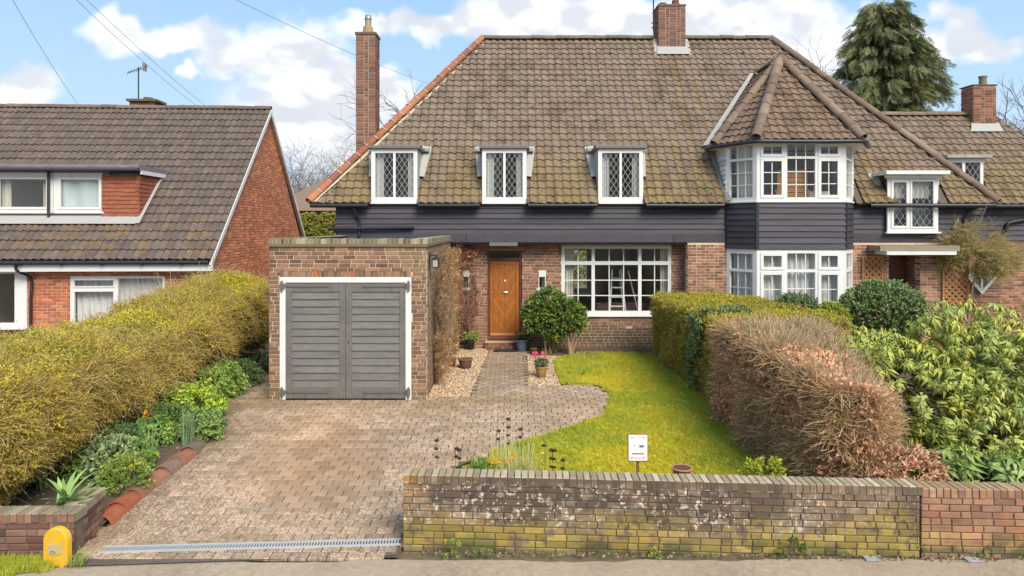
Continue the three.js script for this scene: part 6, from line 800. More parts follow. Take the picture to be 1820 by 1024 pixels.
// ---- clipped hedges: a plan outline with a top height; leafy shoots on top, bare twigs on the flanks
function hedge(name, label, P, topOf, baseOf, o) {
  const r = rng(o.seed), H = thing(name, label, 'hedge'), n = P.length, per = []; let tot = 0; for (let i = 0; i < n; i++) { const a = P[i], b = P[(i + 1) % n], l = Math.hypot(b[0] - a[0], b[1] - a[1]); per.push([a, b, l, tot]); tot += l; }
  // opaque filler solid, slightly shrunken, put inside to stop see-through
  const cx = P.reduce((s, p) => s + p[0], 0) / n, cd = P.reduce((s, p) => s + p[1], 0) / n, g = new Geo(), sh = o.inset || 0.14, area = P.reduce((s, p, i) => s + p[0] * P[(i + 1) % n][1] - P[(i + 1) % n][0] * p[1], 0) > 0 ? 1 : -1;
  const off = k => P.map((p, i) => { const a = P[(i + n - 1) % n], b = P[(i + 1) % n], e1 = [p[0] - a[0], p[1] - a[1]], e2 = [b[0] - p[0], b[1] - p[1]], l1 = Math.hypot(...e1), l2 = Math.hypot(...e2), nx = e1[1] / l1 + e2[1] / l2, ny = -e1[0] / l1 - e2[0] / l2, l = Math.hypot(nx, ny); return [p[0] - area * nx / l * k, p[1] - area * ny / l * k]; });
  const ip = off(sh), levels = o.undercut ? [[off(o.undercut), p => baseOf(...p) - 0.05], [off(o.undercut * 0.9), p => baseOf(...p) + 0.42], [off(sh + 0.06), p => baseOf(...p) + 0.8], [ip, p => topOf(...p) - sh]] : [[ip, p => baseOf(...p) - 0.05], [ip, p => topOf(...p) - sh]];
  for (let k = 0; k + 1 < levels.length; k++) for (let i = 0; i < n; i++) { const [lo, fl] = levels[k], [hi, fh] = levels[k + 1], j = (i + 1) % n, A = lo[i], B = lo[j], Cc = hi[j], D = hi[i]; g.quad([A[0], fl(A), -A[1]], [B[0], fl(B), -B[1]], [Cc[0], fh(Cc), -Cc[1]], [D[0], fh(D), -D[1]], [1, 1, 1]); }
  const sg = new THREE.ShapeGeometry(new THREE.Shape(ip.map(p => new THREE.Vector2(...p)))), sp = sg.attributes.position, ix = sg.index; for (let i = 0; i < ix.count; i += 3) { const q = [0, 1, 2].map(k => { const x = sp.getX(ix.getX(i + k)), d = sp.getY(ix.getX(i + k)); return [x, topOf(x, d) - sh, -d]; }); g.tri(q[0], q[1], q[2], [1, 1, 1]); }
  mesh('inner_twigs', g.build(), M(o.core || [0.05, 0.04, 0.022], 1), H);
  const lumps = (x, y, d) => (fbm(x * 2.2 + d * 1.1, y * 2.2 + d * 2, 3) - 0.5) * (o.lump || 0.22);
  const top = [[], [], []], side = [[], [], []], xs = P.map(p => p[0]), ds = P.map(p => p[1]);
  let made = 0; while (made < o.nTop) { const x = rr(Math.min(...xs), Math.max(...xs), r), d = rr(Math.min(...ds), Math.max(...ds), r); if (!inside(P, x, d)) continue; made++; const y = topOf(x, d) - 0.07 + lumps(x, 5, d) * 0.5; const k = o.topKind(x, d, r); top[k].push({ p: V3(x, y, -d), dir: V3((r() - 0.5) * (k === 1 ? 2.4 : 1.1), k === 1 ? 0.5 : 1, (r() - 0.5) * (k === 1 ? 2.4 : 1.1) + 0.15), s: 0.7 + r() * 0.7, roll: r() * 6.3, c: o.topCol(x, d, r, k) }); }
  for (let i = 0; i < o.nSide; i++) { const t = r() * tot, e = per.find(q => t >= q[3] && t <= q[3] + q[2]) || per[0], f = (t - e[3]) / e[2], x = lerp(e[0][0], e[1][0], f), d = lerp(e[0][1], e[1][1], f), nx = (e[1][1] - e[0][1]) / e[2], nd = -(e[1][0] - e[0][0]) / e[2]; const out = (nx * (x - cx) + nd * (d - cd)) > 0 ? 1 : -1, hb = baseOf(x, d), ht = topOf(x, d), fy = o.undercut ? 0.14 + 0.86 * Math.pow(r(), 0.75) : r(), y = lerp(hb, ht, fy), bulge = o.bulge ? o.bulge(fy) : 0, q = lumps(x, y, d) + bulge - 0.05; const px = x + out * nx * q, pd = d + out * nd * q; const k = o.sideKind(x, d, y, r); side[k].push({ p: V3(px, y, -pd), dir: V3(out * nx * 0.6 + (r() - 0.5) * 2, (r() - 0.4) * 1.9, -out * nd * 0.6 + (r() - 0.5) * 2), s: 0.7 + r() * 0.8, roll: r() * 6.3, c: o.sideCol(x, d, y, r, k) }); }
  for (let k = 0; k < 3; k++) { const all = top[k].concat(side[k]); if (all.length) copies(H, (o.kinds || ['leafy_shoots', 'bare_twigs', 'dry_leaves'])[k], o.sprigs[k], k === 1 ? stemMat : leafMat, all); }
  return anchor(H, cx, 0, -cd);
}
const lerpArr = (pts, x) => { for (let i = 0; i + 1 < pts.length; i++) if (x <= pts[i + 1][0]) return lerp(pts[i][1], pts[i + 1][1], Math.max(0, (x - pts[i][0]) / (pts[i + 1][0] - pts[i][0]))); return pts[pts.length - 1][1]; };
{
  const top = (x, d) => lerpArr([[7, 1.42], [9.5, 1.5], [12, 1.54], [14.1, 1.82], [16.3, 2.0]], d) - 0.22 * sst(-6.35, -5.7, x) + (fbm(x * 1.1, d * 1.1, 3) - 0.5) * 0.14;
  const shoot = (x, d, y, r) => mix3([1.35, 1.22, 0.5], [0.8, 0.78, 0.55], sst(0.32, 0.68, fbm(x * 1.5 + y, d * 1.5, 3)) * 0.75 + r() * 0.3);
  hedge('clipped_hedge', 'long clipped hedge with yellow-green top and brown twiggy side along the drive', [[-6.0, 7.72], [-5.72, 8.05], [-5.75, 9.5], [-5.7, 11.5], [-5.6, 13.4], [-5.5, 16.3], [-6.9, 16.3], [-7.0, 13.2], [-7.0, 11.5], [-7.2, 9.6], [-8.2, 8.5], [-8.2, 7.72]], top, (x, d) => gnd(d) + 0.12, {
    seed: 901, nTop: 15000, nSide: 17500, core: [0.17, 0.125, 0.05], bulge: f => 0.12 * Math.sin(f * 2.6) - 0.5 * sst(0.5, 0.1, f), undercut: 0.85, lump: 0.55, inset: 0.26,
    topKind: (x, d, r) => r() < (fbm(x * 1.1 + 3, d * 1.1, 3) > 0.5 ? 0.88 : 0.5) ? 0 : r() < 0.05 ? 2 : 1, sideKind: (x, d, y, r) => r() < 0.3 ? 0 : r() < 0.1 ? 2 : 1,
    topCol: (x, d, r, k) => k ? mix3([1, 0.95, 0.75], [0.75, 0.65, 0.5], r()) : shoot(x, d, 2, r), sideCol: (x, d, y, r, k) => k ? mix3([1, 0.95, 0.75], [0.75, 0.65, 0.5], r()) : shoot(x, d, y, r),
    kinds: ['leafy_shoots', 'bare_twigs', 'stray_twigs'],
    sprigs: [leafySprig(1, 16, 0.13, 0.034, 0.019, [0.49, 0.45, 0.06]).build(), twigSprig(2, 9, 0.2, [0.5, 0.38, 0.16], 2, [0.48, 0.4, 0.06]).build(), twigSprig(25, 5, 0.42, [0.56, 0.45, 0.26], 3, [0.5, 0.42, 0.08]).build()] });
}
{ // the hedge between the two front gardens: green far half, brown beech near half
  const flat = (x, d) => 1.47 + (fbm(x * 1.5, d * 1.5, 3) - 0.5) * 0.12;
  hedge('clipped_hedge', 'clipped yellow-green hedge between the lawn and the bay window', [[3.5, 17.0], [3.45, 15.5], [3.55, 13.8], [3.6, 11.7], [5.6, 11.7], [5.9, 13.2], [5.5, 15.2], [5.0, 17.0]], flat, () => 0.05, { seed: 911, nTop: 9000, nSide: 10000, core: [0.16, 0.13, 0.05], lump: 0.26, inset: 0.18,
    topKind: (x, d, r) => r() < 0.82 ? 0 : 1, sideKind: (x, d, y, r) => r() < 0.66 ? 0 : 1, topCol: (x, d, r, k) => k ? [1, 0.9, 0.7] : mix3([1.2, 1.1, 0.5], [0.75, 0.82, 0.55], sst(0.3, 0.7, fbm(x * 2, d * 2, 3)) * 0.7 + 0.3 * r()), sideCol: (x, d, y, r, k) => k ? [1, 0.9, 0.7] : mix3([1.2, 1.1, 0.5], [0.75, 0.82, 0.55], sst(0.3, 0.7, fbm(x * 2 + y, d * 2, 3)) * 0.7 + 0.3 * r()),
    sprigs: [leafySprig(3, 15, 0.13, 0.034, 0.02, [0.44, 0.41, 0.045]).build(), twigSprig(4, 8, 0.18, [0.34, 0.24, 0.11], 2, [0.3, 0.27, 0.05]).build(), null] });
  const slope = (x, d) => 1.45 - 0.17 * Math.max(0, x - 4.0) * sst(11.5, 9.5, d) * 1.7 - 0.26 * sst(10.6, 8.5, d) + (fbm(x * 1.8 + 7, d * 1.8, 3) - 0.5) * 0.16;
  hedge('beech_hedge', 'brown winter beech hedge of bare twigs and clinging russet leaves behind the wall', [[3.58, 11.75], [3.62, 10.4], [3.72, 9.2], [3.9, 8.4], [4.3, 8.25], [4.6, 8.7], [4.85, 10.0], [5.1, 11.7]], slope, (x, d) => gnd(d) + 0.02, { seed: 921, nTop: 4200, nSide: 8500, core: [0.2, 0.145, 0.085], lump: 0.42, inset: 0.3,
    topKind: (x, d, r) => { const k = fbm(x * 2.1 + 9, d * 2.1, 3); return r() < (d > 10.4 ? 0.5 : 0.12) ? 0 : k > 0.47 && d < 9.9 && r() < 0.75 ? 2 : 1; }, sideKind: (x, d, y, r) => { const k = fbm(x * 1.6 + d * 1.2, y * 1.8 + 3, 3); return (k > 0.58 && r() < 0.7) || (x < 3.75 && d > 10.6 && d < 11.5 && r() < 0.6) ? 2 : r() < 0.09 ? 0 : 1; },
    topCol: (x, d, r, k) => k === 2 ? mix3([1.1, 0.95, 0.85], [0.85, 0.7, 0.6], r()) : [1, 1, 1], sideCol: (x, d, y, r, k) => k === 2 ? mix3([1, 0.85, 0.75], [0.7, 0.55, 0.45], r()) : mix3([1.3, 1.2, 1.05], [0.65, 0.58, 0.5], r()),
    sprigs: [leafySprig(5, 8, 0.12, 0.03, 0.02, [0.33, 0.31, 0.06]).build(), twigSprig(6, 8, 0.28, [0.46, 0.33, 0.19], 0, null, 1.35).build(), leafySprig(7, 8, 0.14, 0.055, 0.032, [0.68, 0.46, 0.3]).build()] });
  const r = rng(31), iv = thing('ivy', 'dark green ivy climbing the lawn side of the clipped hedge', 'ivy'), it = []; for (let i = 0; i < 1500; i++) { const t = r(), y = 0.15 + 1.35 * r(), d = 13.0 + (r() - 0.5) * (0.6 + 0.5 * y), k = sst(0.8, 0.2, Math.abs(d - 13 - 0.2 * Math.sin(y * 4)) / (0.22 + 0.22 * y)) * sst(0.3, 0.5, fbm(d * 4, y * 4, 3)); if (r() > k) continue; it.push({ p: V3(3.46 - 0.05 * r(), y, -d), dir: V3(-1, 0.3 * (r() - 0.2), r() - 0.5), s: 0.8 + 0.6 * r(), roll: r() * 6, c: mix3([0.8, 0.9, 0.9], [1.3, 1.3, 1.2], r()) }); } for (let i = 0; i < 700; i++) { const x = 3.5 + r() * 0.9, d = 13.1 + (r() - 0.5) * 0.7; if (fbm(x * 4, d * 4 + 3, 3) < 0.48) continue; it.push({ p: V3(x, 1.5 + 0.05 * r(), -d), dir: V3(r() - 0.5, 1, r() - 0.5), s: 0.8 + 0.5 * r(), roll: r() * 6, c: [1.1, 1.15, 1.1] }); } copies(iv, 'leaves', leafySprig(8, 6, 0.07, 0.055, 0.05, [0.17, 0.21, 0.065]).build(), leafMat, it); mesh('stem', tube([V3(3.5, 0, -13), V3(3.44, 0.6, -13.05), V3(3.46, 1.3, -12.95)], 0.012, 5, 8), mats.twig, iv); anchor(iv, 3.5, 0, -13);
}
// ---- bushes built of leaf clusters on lumpy shells
function bush(name, label, category, center, radii, o) {
  const B = thing(name, label, category, o.group), r = rng(o.seed), it = [], base = V3(center[0], o.base ?? gnd(center[2]), -center[2]);
  const lobes = o.lobes || [[0, 0, 0, 1]];
  for (let i = 0; i < o.n; i++) { const lb = lobes[i % lobes.length], a = r() * 6.283, cz = r() * 2 - 1, s = Math.sqrt(1 - cz * cz), dir = V3(Math.cos(a) * s, cz, Math.sin(a) * s); const k = lb[3] * (1 + (fbm(dir.x * 2.4 + lb[0] * 3 + 5, dir.y * 2.4 + dir.z * 1.7, 3) - 0.5) * (o.rough ?? 0.5)) * (1 - (o.depth ?? 0.35) * r() * r()); const p = V3(center[0] + lb[0] + dir.x * radii[0] * k, center[1] + lb[1] + dir.y * radii[1] * k, -center[2] + lb[2] + dir.z * radii[2] * k); if (p.y < base.y + 0.02) continue; it.push({ p, dir: dir.clone().add(V3((r() - 0.5) * 0.8, 0.35 + (o.lift || 0), (r() - 0.5) * 0.8)), s: (o.size || 1) * (0.75 + 0.5 * r()), roll: r() * 6.3, c: o.col(dir, r) }); }
  if (o.own) { it.sort((p, q) => q.p.z - p.p.z); it.slice(0, o.own).forEach(t => { const m = mesh(o.piece || 'leaf_cluster', o.geoms[Math.floor(r() * o.geoms.length)], o.mat || leafShiny, B); m.position.copy(t.p); m.quaternion.copy(basis(t.dir, t.roll)); m.scale.setScalar(t.s); }); }
  const rest = it.slice(o.own || 0), n = o.geoms.length; for (let k = 0; k < n; k++) { const sub = rest.filter((_, i) => i % n === k); if (sub.length) copies(B, 'foliage', o.geoms[k], o.mat || leafShiny, sub); }
  const sg = new Geo(); for (let i = 0; i < (o.stems || 5); i++) { const lb = lobes[i % lobes.length], a = base.clone().add(V3((r() - 0.5) * radii[0] * 0.4, 0, (r() - 0.5) * radii[2] * 0.4)), e = V3(center[0] + lb[0] + (r() - 0.5) * radii[0] * 1.2, center[1] + lb[1] + radii[1] * 0.55 * r(), -center[2] + lb[2] + (r() - 0.5) * radii[2] * 1.2), m = a.clone().lerp(e, 0.5).add(V3((r() - 0.5) * 0.2, 0.1, (r() - 0.5) * 0.2)); const R = o.stemR || 0.02; stickInto(sg, a, m, R, R * 0.75, o.stemCol || [0.2, 0.15, 0.1], 5); stickInto(sg, m, e, R * 0.75, R * 0.3, o.stemCol || [0.2, 0.15, 0.1], 5); for (let k = 0; k < 3; k++) { const t = m.clone().lerp(e, r()); stickInto(sg, t, t.clone().add(V3((r() - 0.5) * radii[0], radii[1] * 0.4 * r(), (r() - 0.5) * radii[2])), R * 0.4, R * 0.15, o.stemCol || [0.2, 0.15, 0.1]); } } mesh('stems', sg.build(), stemMat, B);
  return anchor(B, base.x, base.y, base.z);
}
// rhododendron: whorls of long drooping leaves
function whorl(seed, n, len, wid, col, droop) { const r = rng(seed), g = new Geo(); stickInto(g, V3(0, -0.12, 0), V3(0, 0.01, 0), 0.005, 0.004, [0.28, 0.22, 0.1]); for (let i = 0; i < n; i++) { const a = i * 6.283 / n + r() * 0.4, e = -droop * (0.5 + r()), d = V3(Math.cos(a), e + 0.35, Math.sin(a)).normalize(), side = V3(-Math.sin(a), 0, Math.cos(a)), nn = side.clone().cross(d).normalize(); if (nn.y < 0) nn.negate(); const m = new THREE.Matrix4().makeBasis(side, d, side.clone().cross(d)); if (m.elements[9] < 0) m.makeBasis(side.clone().negate(), d, side.clone().negate().cross(d)); leafInto(g, len * (0.75 + 0.4 * r()), wid, m, jit(col, 0.35, r), 0.28, 0.18, jit(col, 0.35, r)); } for (let i = 0; i < 3; i++) { const a = r() * 6.3; leafInto(g, len * 0.45, wid * 0.5, mk(V3(0, 0, 0), V3(Math.cos(a) * 0.4, 1, Math.sin(a) * 0.4), r() * 6), [col[0] * 1.3, col[1] * 1.25, col[2]], 0.05); } return g.build(); }
{
  const gs = [whorl(1, 9, 0.14, 0.04, [0.34, 0.37, 0.075], 1.3), whorl(2, 8, 0.135, 0.038, [0.42, 0.43, 0.1], 1.7), whorl(3, 8, 0.15, 0.042, [0.26, 0.31, 0.075], 0.8)];
  const col = (dir, r) => mix3([1.25, 1.15, 0.8], [0.75, 0.85, 0.8], r());
  bush('rhododendron', 'large rhododendron with drooping pale green leaves behind the redder wall', 'shrub', [6.55, 0.95, 10.0], [1.15, 0.95, 0.95], { seed: 41, n: 2100, own: 260, piece: 'leaf_whorl', geoms: gs, col, rough: 0.55, depth: 0.5, stems: 16, stemR: 0.022, stemCol: [0.3, 0.2, 0.13], mat: M([1, 1, 1], 0.55, { vertexColors: true }), lobes: [[0, 0, 0, 1], [-1.05, -0.15, 0.35, 0.8], [0.95, 0.1, 0.1, 1.0], [-0.2, -0.65, 0.95, 0.75], [0.8, -0.55, 0.9, 0.85], [-1.2, 0.2, -0.5, 0.5], [0.1, 0.35, -0.2, 0.8]] });
  bush('rhododendron', 'low young rhododendron with broad fresh leaves close behind the redder wall', 'shrub', [5.75, 0.1, 8.25], [0.75, 0.36, 0.32], { seed: 42, n: 230, own: 120, piece: 'leaf_whorl', geoms: [whorl(7, 9, 0.2, 0.06, [0.17, 0.25, 0.06], 0.6), whorl(8, 8, 0.2, 0.058, [0.22, 0.29, 0.06], 0.8)], col: (d, r) => mix3([1.1, 1.1, 0.9], [0.8, 0.9, 0.9], r()), rough: 0.5, depth: 0.5, stems: 6, stemR: 0.014, lobes: [[0, 0, 0, 1], [0.7, -0.05, -0.05, 0.8], [-0.45, 0.1, -0.3, 0.8]] });
  bush('beech_tuft', 'tuft of russet dead beech leaves beside the rhododendron behind the wall', 'shrub', [4.62, 0.18, 8.2], [0.36, 0.26, 0.25], { seed: 43, n: 420, geoms: [leafySprig(21, 7, 0.12, 0.06, 0.034, [0.68, 0.46, 0.3]).build()], mat: leafMat, col: (d, r) => mix3([1.1, 0.95, 0.9], [0.75, 0.65, 0.55], r()), stems: 5, stemR: 0.008 });
  // camellia beside the front door
  const cam = [leafySprig(11, 9, 0.13, 0.085, 0.045, [0.10, 0.15, 0.035]).build(), leafySprig(12, 9, 0.12, 0.08, 0.042, [0.15, 0.2, 0.04]).build()];
  bush('camellia', 'rounded glossy evergreen shrub between the front door and the living-room window', 'shrub', [0.88, 1.02, 17.3], [0.4, 0.37, 0.33], { seed: 51, n: 1050, geoms: cam, col: (d, r) => r() < 0.3 ? [1.7, 1.55, 0.9] : mix3([1, 1.05, 0.9], [0.6, 0.7, 0.7], r()), rough: 0.4, stems: 4, stemR: 0.025, stemCol: [0.3, 0.21, 0.13], base: 0, lobes: [[0, 0.12, 0, 1], [-0.2, -0.12, 0.05, 0.85], [0.1, -0.3, 0.1, 0.75]] });
  bush('camellia', 'smaller glossy evergreen shrub on a bare stem under the living-room window', 'shrub', [1.42, 0.92, 17.15], [0.29, 0.27, 0.27], { seed: 52, n: 420, geoms: cam, col: (d, r) => r() < 0.35 ? [1.8, 1.6, 0.9] : mix3([1.1, 1.1, 0.9], [0.65, 0.75, 0.7], r()), rough: 0.45, stems: 5, stemR: 0.026, stemCol: [0.36, 0.25, 0.15], base: 0, lobes: [[0, 0.05, 0, 1], [0.14, -0.12, 0.05, 0.6]] });
  // shrubs in front of the right-hand house
  const sm = [leafySprig(13, 10, 0.1, 0.06, 0.036, [0.14, 0.19, 0.075]).build()];
  bush('evergreen_shrub', 'rounded dark evergreen bush in front of the porch door', 'shrub', [X(1568, 15.2), 1.32, 15.2], [0.78, 0.55, 0.7], { seed: 53, n: 2400, geoms: sm, col: (d, r) => mix3([0.9, 1, 0.9], [1.5, 1.5, 1.2], r()), rough: 0.25, stems: 4, base: 0 });
  bush('evergreen_shrub', 'small dark evergreen bush below the lower bay window', 'shrub', [X(1412, 14.6), 1.25, 14.6], [0.45, 0.4, 0.4], { seed: 54, n: 800, geoms: sm, col: (d, r) => mix3([0.7, 0.8, 0.8], [1.2, 1.2, 1], r()), rough: 0.4, stems: 4, base: 0 });
  bush('golden_shrub', 'small bright yellow-green bush below the lower bay window', 'shrub', [X(1476, 14.2), 1.18, 14.2], [0.3, 0.33, 0.3], { seed: 55, n: 650, geoms: [leafySprig(14, 10, 0.1, 0.05, 0.03, [0.36, 0.4, 0.03]).build()], mat: leafMat, col: (d, r) => mix3([1, 1, 0.8], [0.6, 0.75, 0.6], r()), rough: 0.4, stems: 4, base: 0 });
}
// ---- a bare branching plant (trees, climbers)
function branch(g, a, dir, len, r, depth, R, col, o) {
  const n = depth > 2 ? 3 : 2; let p = a.clone(), d = dir.clone(); for (let i = 0; i < n; i++) { const q = p.clone().addScaledVector(d, len / n); stickInto(g, p, q, r * (1 - 0.3 * i / n), r * (1 - 0.3 * (i + 1) / n), col, depth > 3 ? 6 : 3); p = q; d.add(V3((R() - 0.5) * o.bend, (R() - 0.5) * o.bend + o.rise, (R() - 0.5) * o.bend)).normalize(); if (depth > 0 && i < n - 1 && R() < 0.75) sub(p); } if (depth > 0) { const k = o.kids + (R() < 0.4 ? 1 : 0); for (let i = 0; i < k; i++) sub(p); }
  function sub(p) { const ax = V3(R() - 0.5, R() - 0.5, R() - 0.5).cross(d).normalize(), nd = d.clone().applyAxisAngle(ax, o.angle * (0.5 + R() * 0.8)); branch(g, p, nd, len * (0.62 + 0.22 * R()), r * 0.6, depth - 1, R, col, o); }
}
function bareTree(label, x, d, base, h, seed, o = {}) { const t = thing('bare_tree', label, 'tree', o.group), R = rng(seed), tr = new Geo(), cr = new Geo(), col = o.col || [0.33, 0.28, 0.25]; const root = V3(0, 0, 0), fork = V3((R() - 0.5) * 0.4, h * 0.32, 0); stickInto(tr, root, fork, h * 0.022, h * 0.016, col, 8); mesh('trunk', tr.build(), stemMat, t); for (let i = 0; i < (o.limbs || 5); i++) { const a = i * 1.3 + R(); branch(cr, fork.clone().multiplyScalar(0.75 + 0.25 * R()), V3(Math.cos(a) * 0.6, 1, Math.sin(a) * 0.6).normalize(), h * 0.24, h * 0.011, o.depth || 5, R, col, { bend: 0.5, rise: o.rise ?? 0.05, kids: 2, angle: 0.7 }); } stuffed(mesh('crown', cr.build(), stemMat, t)); t.position.set(x, base, -d); return t; }
bareTree('bare winter tree rising behind the roof next to the tall chimney', X(792, 34), 34, 0, 10.2, 61); bareTree('bare winter tree behind the right end of the ridge', X(1440, 36), 36, 0, 12.2, 62); bareTree('bare winter tree beside the chimney of the cottage', X(1795, 26), 26, 0, 8.6, 63, { col: [0.25, 0.18, 0.15] }); bareTree('bare winter tree behind the conifer and the cottage ridge', X(1690, 34), 34, 0, 9.4, 64);
bareTree('pale bare tree with drooping twigs beyond the distant house', X(556, 55), 55, 0, 9.6, 65, { rise: -0.03, col: [0.28, 0.25, 0.23] }); bareTree('pale bare tree beyond the distant house chimney', X(592, 58), 58, 0, 8.6, 66, { rise: -0.02, col: [0.28, 0.25, 0.23] });
bareTree('bare street tree across the road mirrored in the bay window', 9, -16, -0.4, 12, 67); bareTree('bare street tree across the road mirrored in the dormer windows', 2, -19, -0.4, 11, 68);
// ---- the conifer
{
  const d = 31, x = X(1572, d), h = Hh(2, d), t = thing('conifer', 'tall dark green conifer with drooping sprays behind the roof', 'tree'), R = rng(71), wood = new Geo(), it = []; const tr = new Geo(); stickInto(tr, V3(0, 0, 0), V3(0.1, h * 0.6, 0), 0.3, 0.16, [0.16, 0.12, 0.09], 8); stickInto(tr, V3(0.1, h * 0.6, 0), V3(0, h - 0.2, 0), 0.16, 0.03, [0.16, 0.12, 0.09], 6); mesh('trunk', tr.build(), stemMat, t);
  for (let i = 0; i < 330; i++) { const f = Math.pow(R(), 0.8), y = lerp(2.0, h - 0.15, f), a = i * 2.399 + R(), reach = lerp(6.2, 0.45, Math.pow(f, 0.95)) * (0.6 + 0.6 * R()), n = Math.max(3, Math.round(reach * 6)); let p = V3(0, y, 0), dr = V3(Math.cos(a), 0.35 - 0.25 * (1 - f), Math.sin(a)).normalize(); for (let k = 0; k < n; k++) { const q = p.clone().addScaledVector(dr, reach / n); stickInto(wood, p, q, 0.028 * (1 - k / n) + 0.006, 0.024 * (1 - k / n) + 0.004, [0.16, 0.12, 0.09]); p = q; dr.y -= 0.05; dr.normalize(); if (k > 0) for (let s = 0; s < 6; s++) it.push({ p: p.clone().add(V3((R() - 0.5) * 0.4, (R() - 0.6) * 0.3, (R() - 0.5) * 0.4)), dir: V3(dr.x * 0.8 + (R() - 0.5), -0.55 - 0.5 * R(), dr.z * 0.8 + (R() - 0.5)), s: 0.8 + 0.7 * R(), roll: R() * 6, c: mix3([1.25, 1.2, 0.9], [0.6, 0.75, 0.75], R()) }); } }
  stuffed(mesh('limbs', wood.build(), stemMat, t)); const g = new Geo(), r = rng(4); for (let i = 0; i < 16; i++) { const s = i % 2 ? 1 : -1, y = 0.03 * i, dir = V3(s * 0.7, 0.9, (r() - 0.5) * 0.6); leafInto(g, 0.16 * (1 - i / 28), 0.035, mk(V3(0, y, 0), dir, 0), jit([0.19, 0.195, 0.075], 0.5, r), 0.1); } stickInto(g, V3(0, 0, 0), V3(0, 0.5, 0), 0.006, 0.003, [0.12, 0.1, 0.05]); copies(t, 'foliage', g.build(), leafMat, it); t.position.set(x, 0, -d);
}
// ---- green screen glimpsed between the houses
{ const r = rng(81), H = thing('tall_hedge', 'tall pale yellow-green hedge glimpsed between the two front houses', 'hedge'), it = []; mesh('inner_twigs', bx(-2.2, 2.2, 0, 3.3, -0.5, 0.3), M([0.2, 0.19, 0.06], 1), H); for (let i = 0; i < 5200; i++) it.push({ p: V3((r() - 0.5) * 4.8, r() * 3.6, 0.35 + r() * 0.25), dir: V3(r() - 0.5, 0.5, 1), s: 1 + r(), roll: r() * 6, c: mix3([1, 1, 0.8], [0.7, 0.8, 0.6], r()) }); copies(H, 'leafy_shoots', leafySprig(15, 12, 0.16, 0.045, 0.028, [0.34, 0.33, 0.05]).build(), leafMat, it); H.position.set(X(572, 27), 0, -27.5);  // the box is an opaque filler put behind the shoots
  const r2 = rng(82), B = thing('garden_hedge', 'green back-garden hedge seen through the living room', 'hedge'), i2 = []; mesh('stems', join([-5, -3, -1, 1, 3, 5].map(x => tube([V3(x, 0, 0), V3(x + 0.1, 1.2, 0.05), V3(x, 2.4, 0)], 0.04, 5, 4))), mats.bark, B); for (let i = 0; i < 5200; i++) i2.push({ p: V3((r2() - 0.5) * 12, r2() * 2.9, -0.3 + r2() * 0.6), dir: V3(r2() - 0.5, 0.5, 1), s: 1.7, roll: r2() * 6, c: [1, 1, 1] }); copies(B, 'leafy_shoots', leafySprig(16, 12, 0.16, 0.05, 0.03, [0.3, 0.34, 0.05]).build(), leafMat, i2); B.position.set(2.5, 0, -33); }
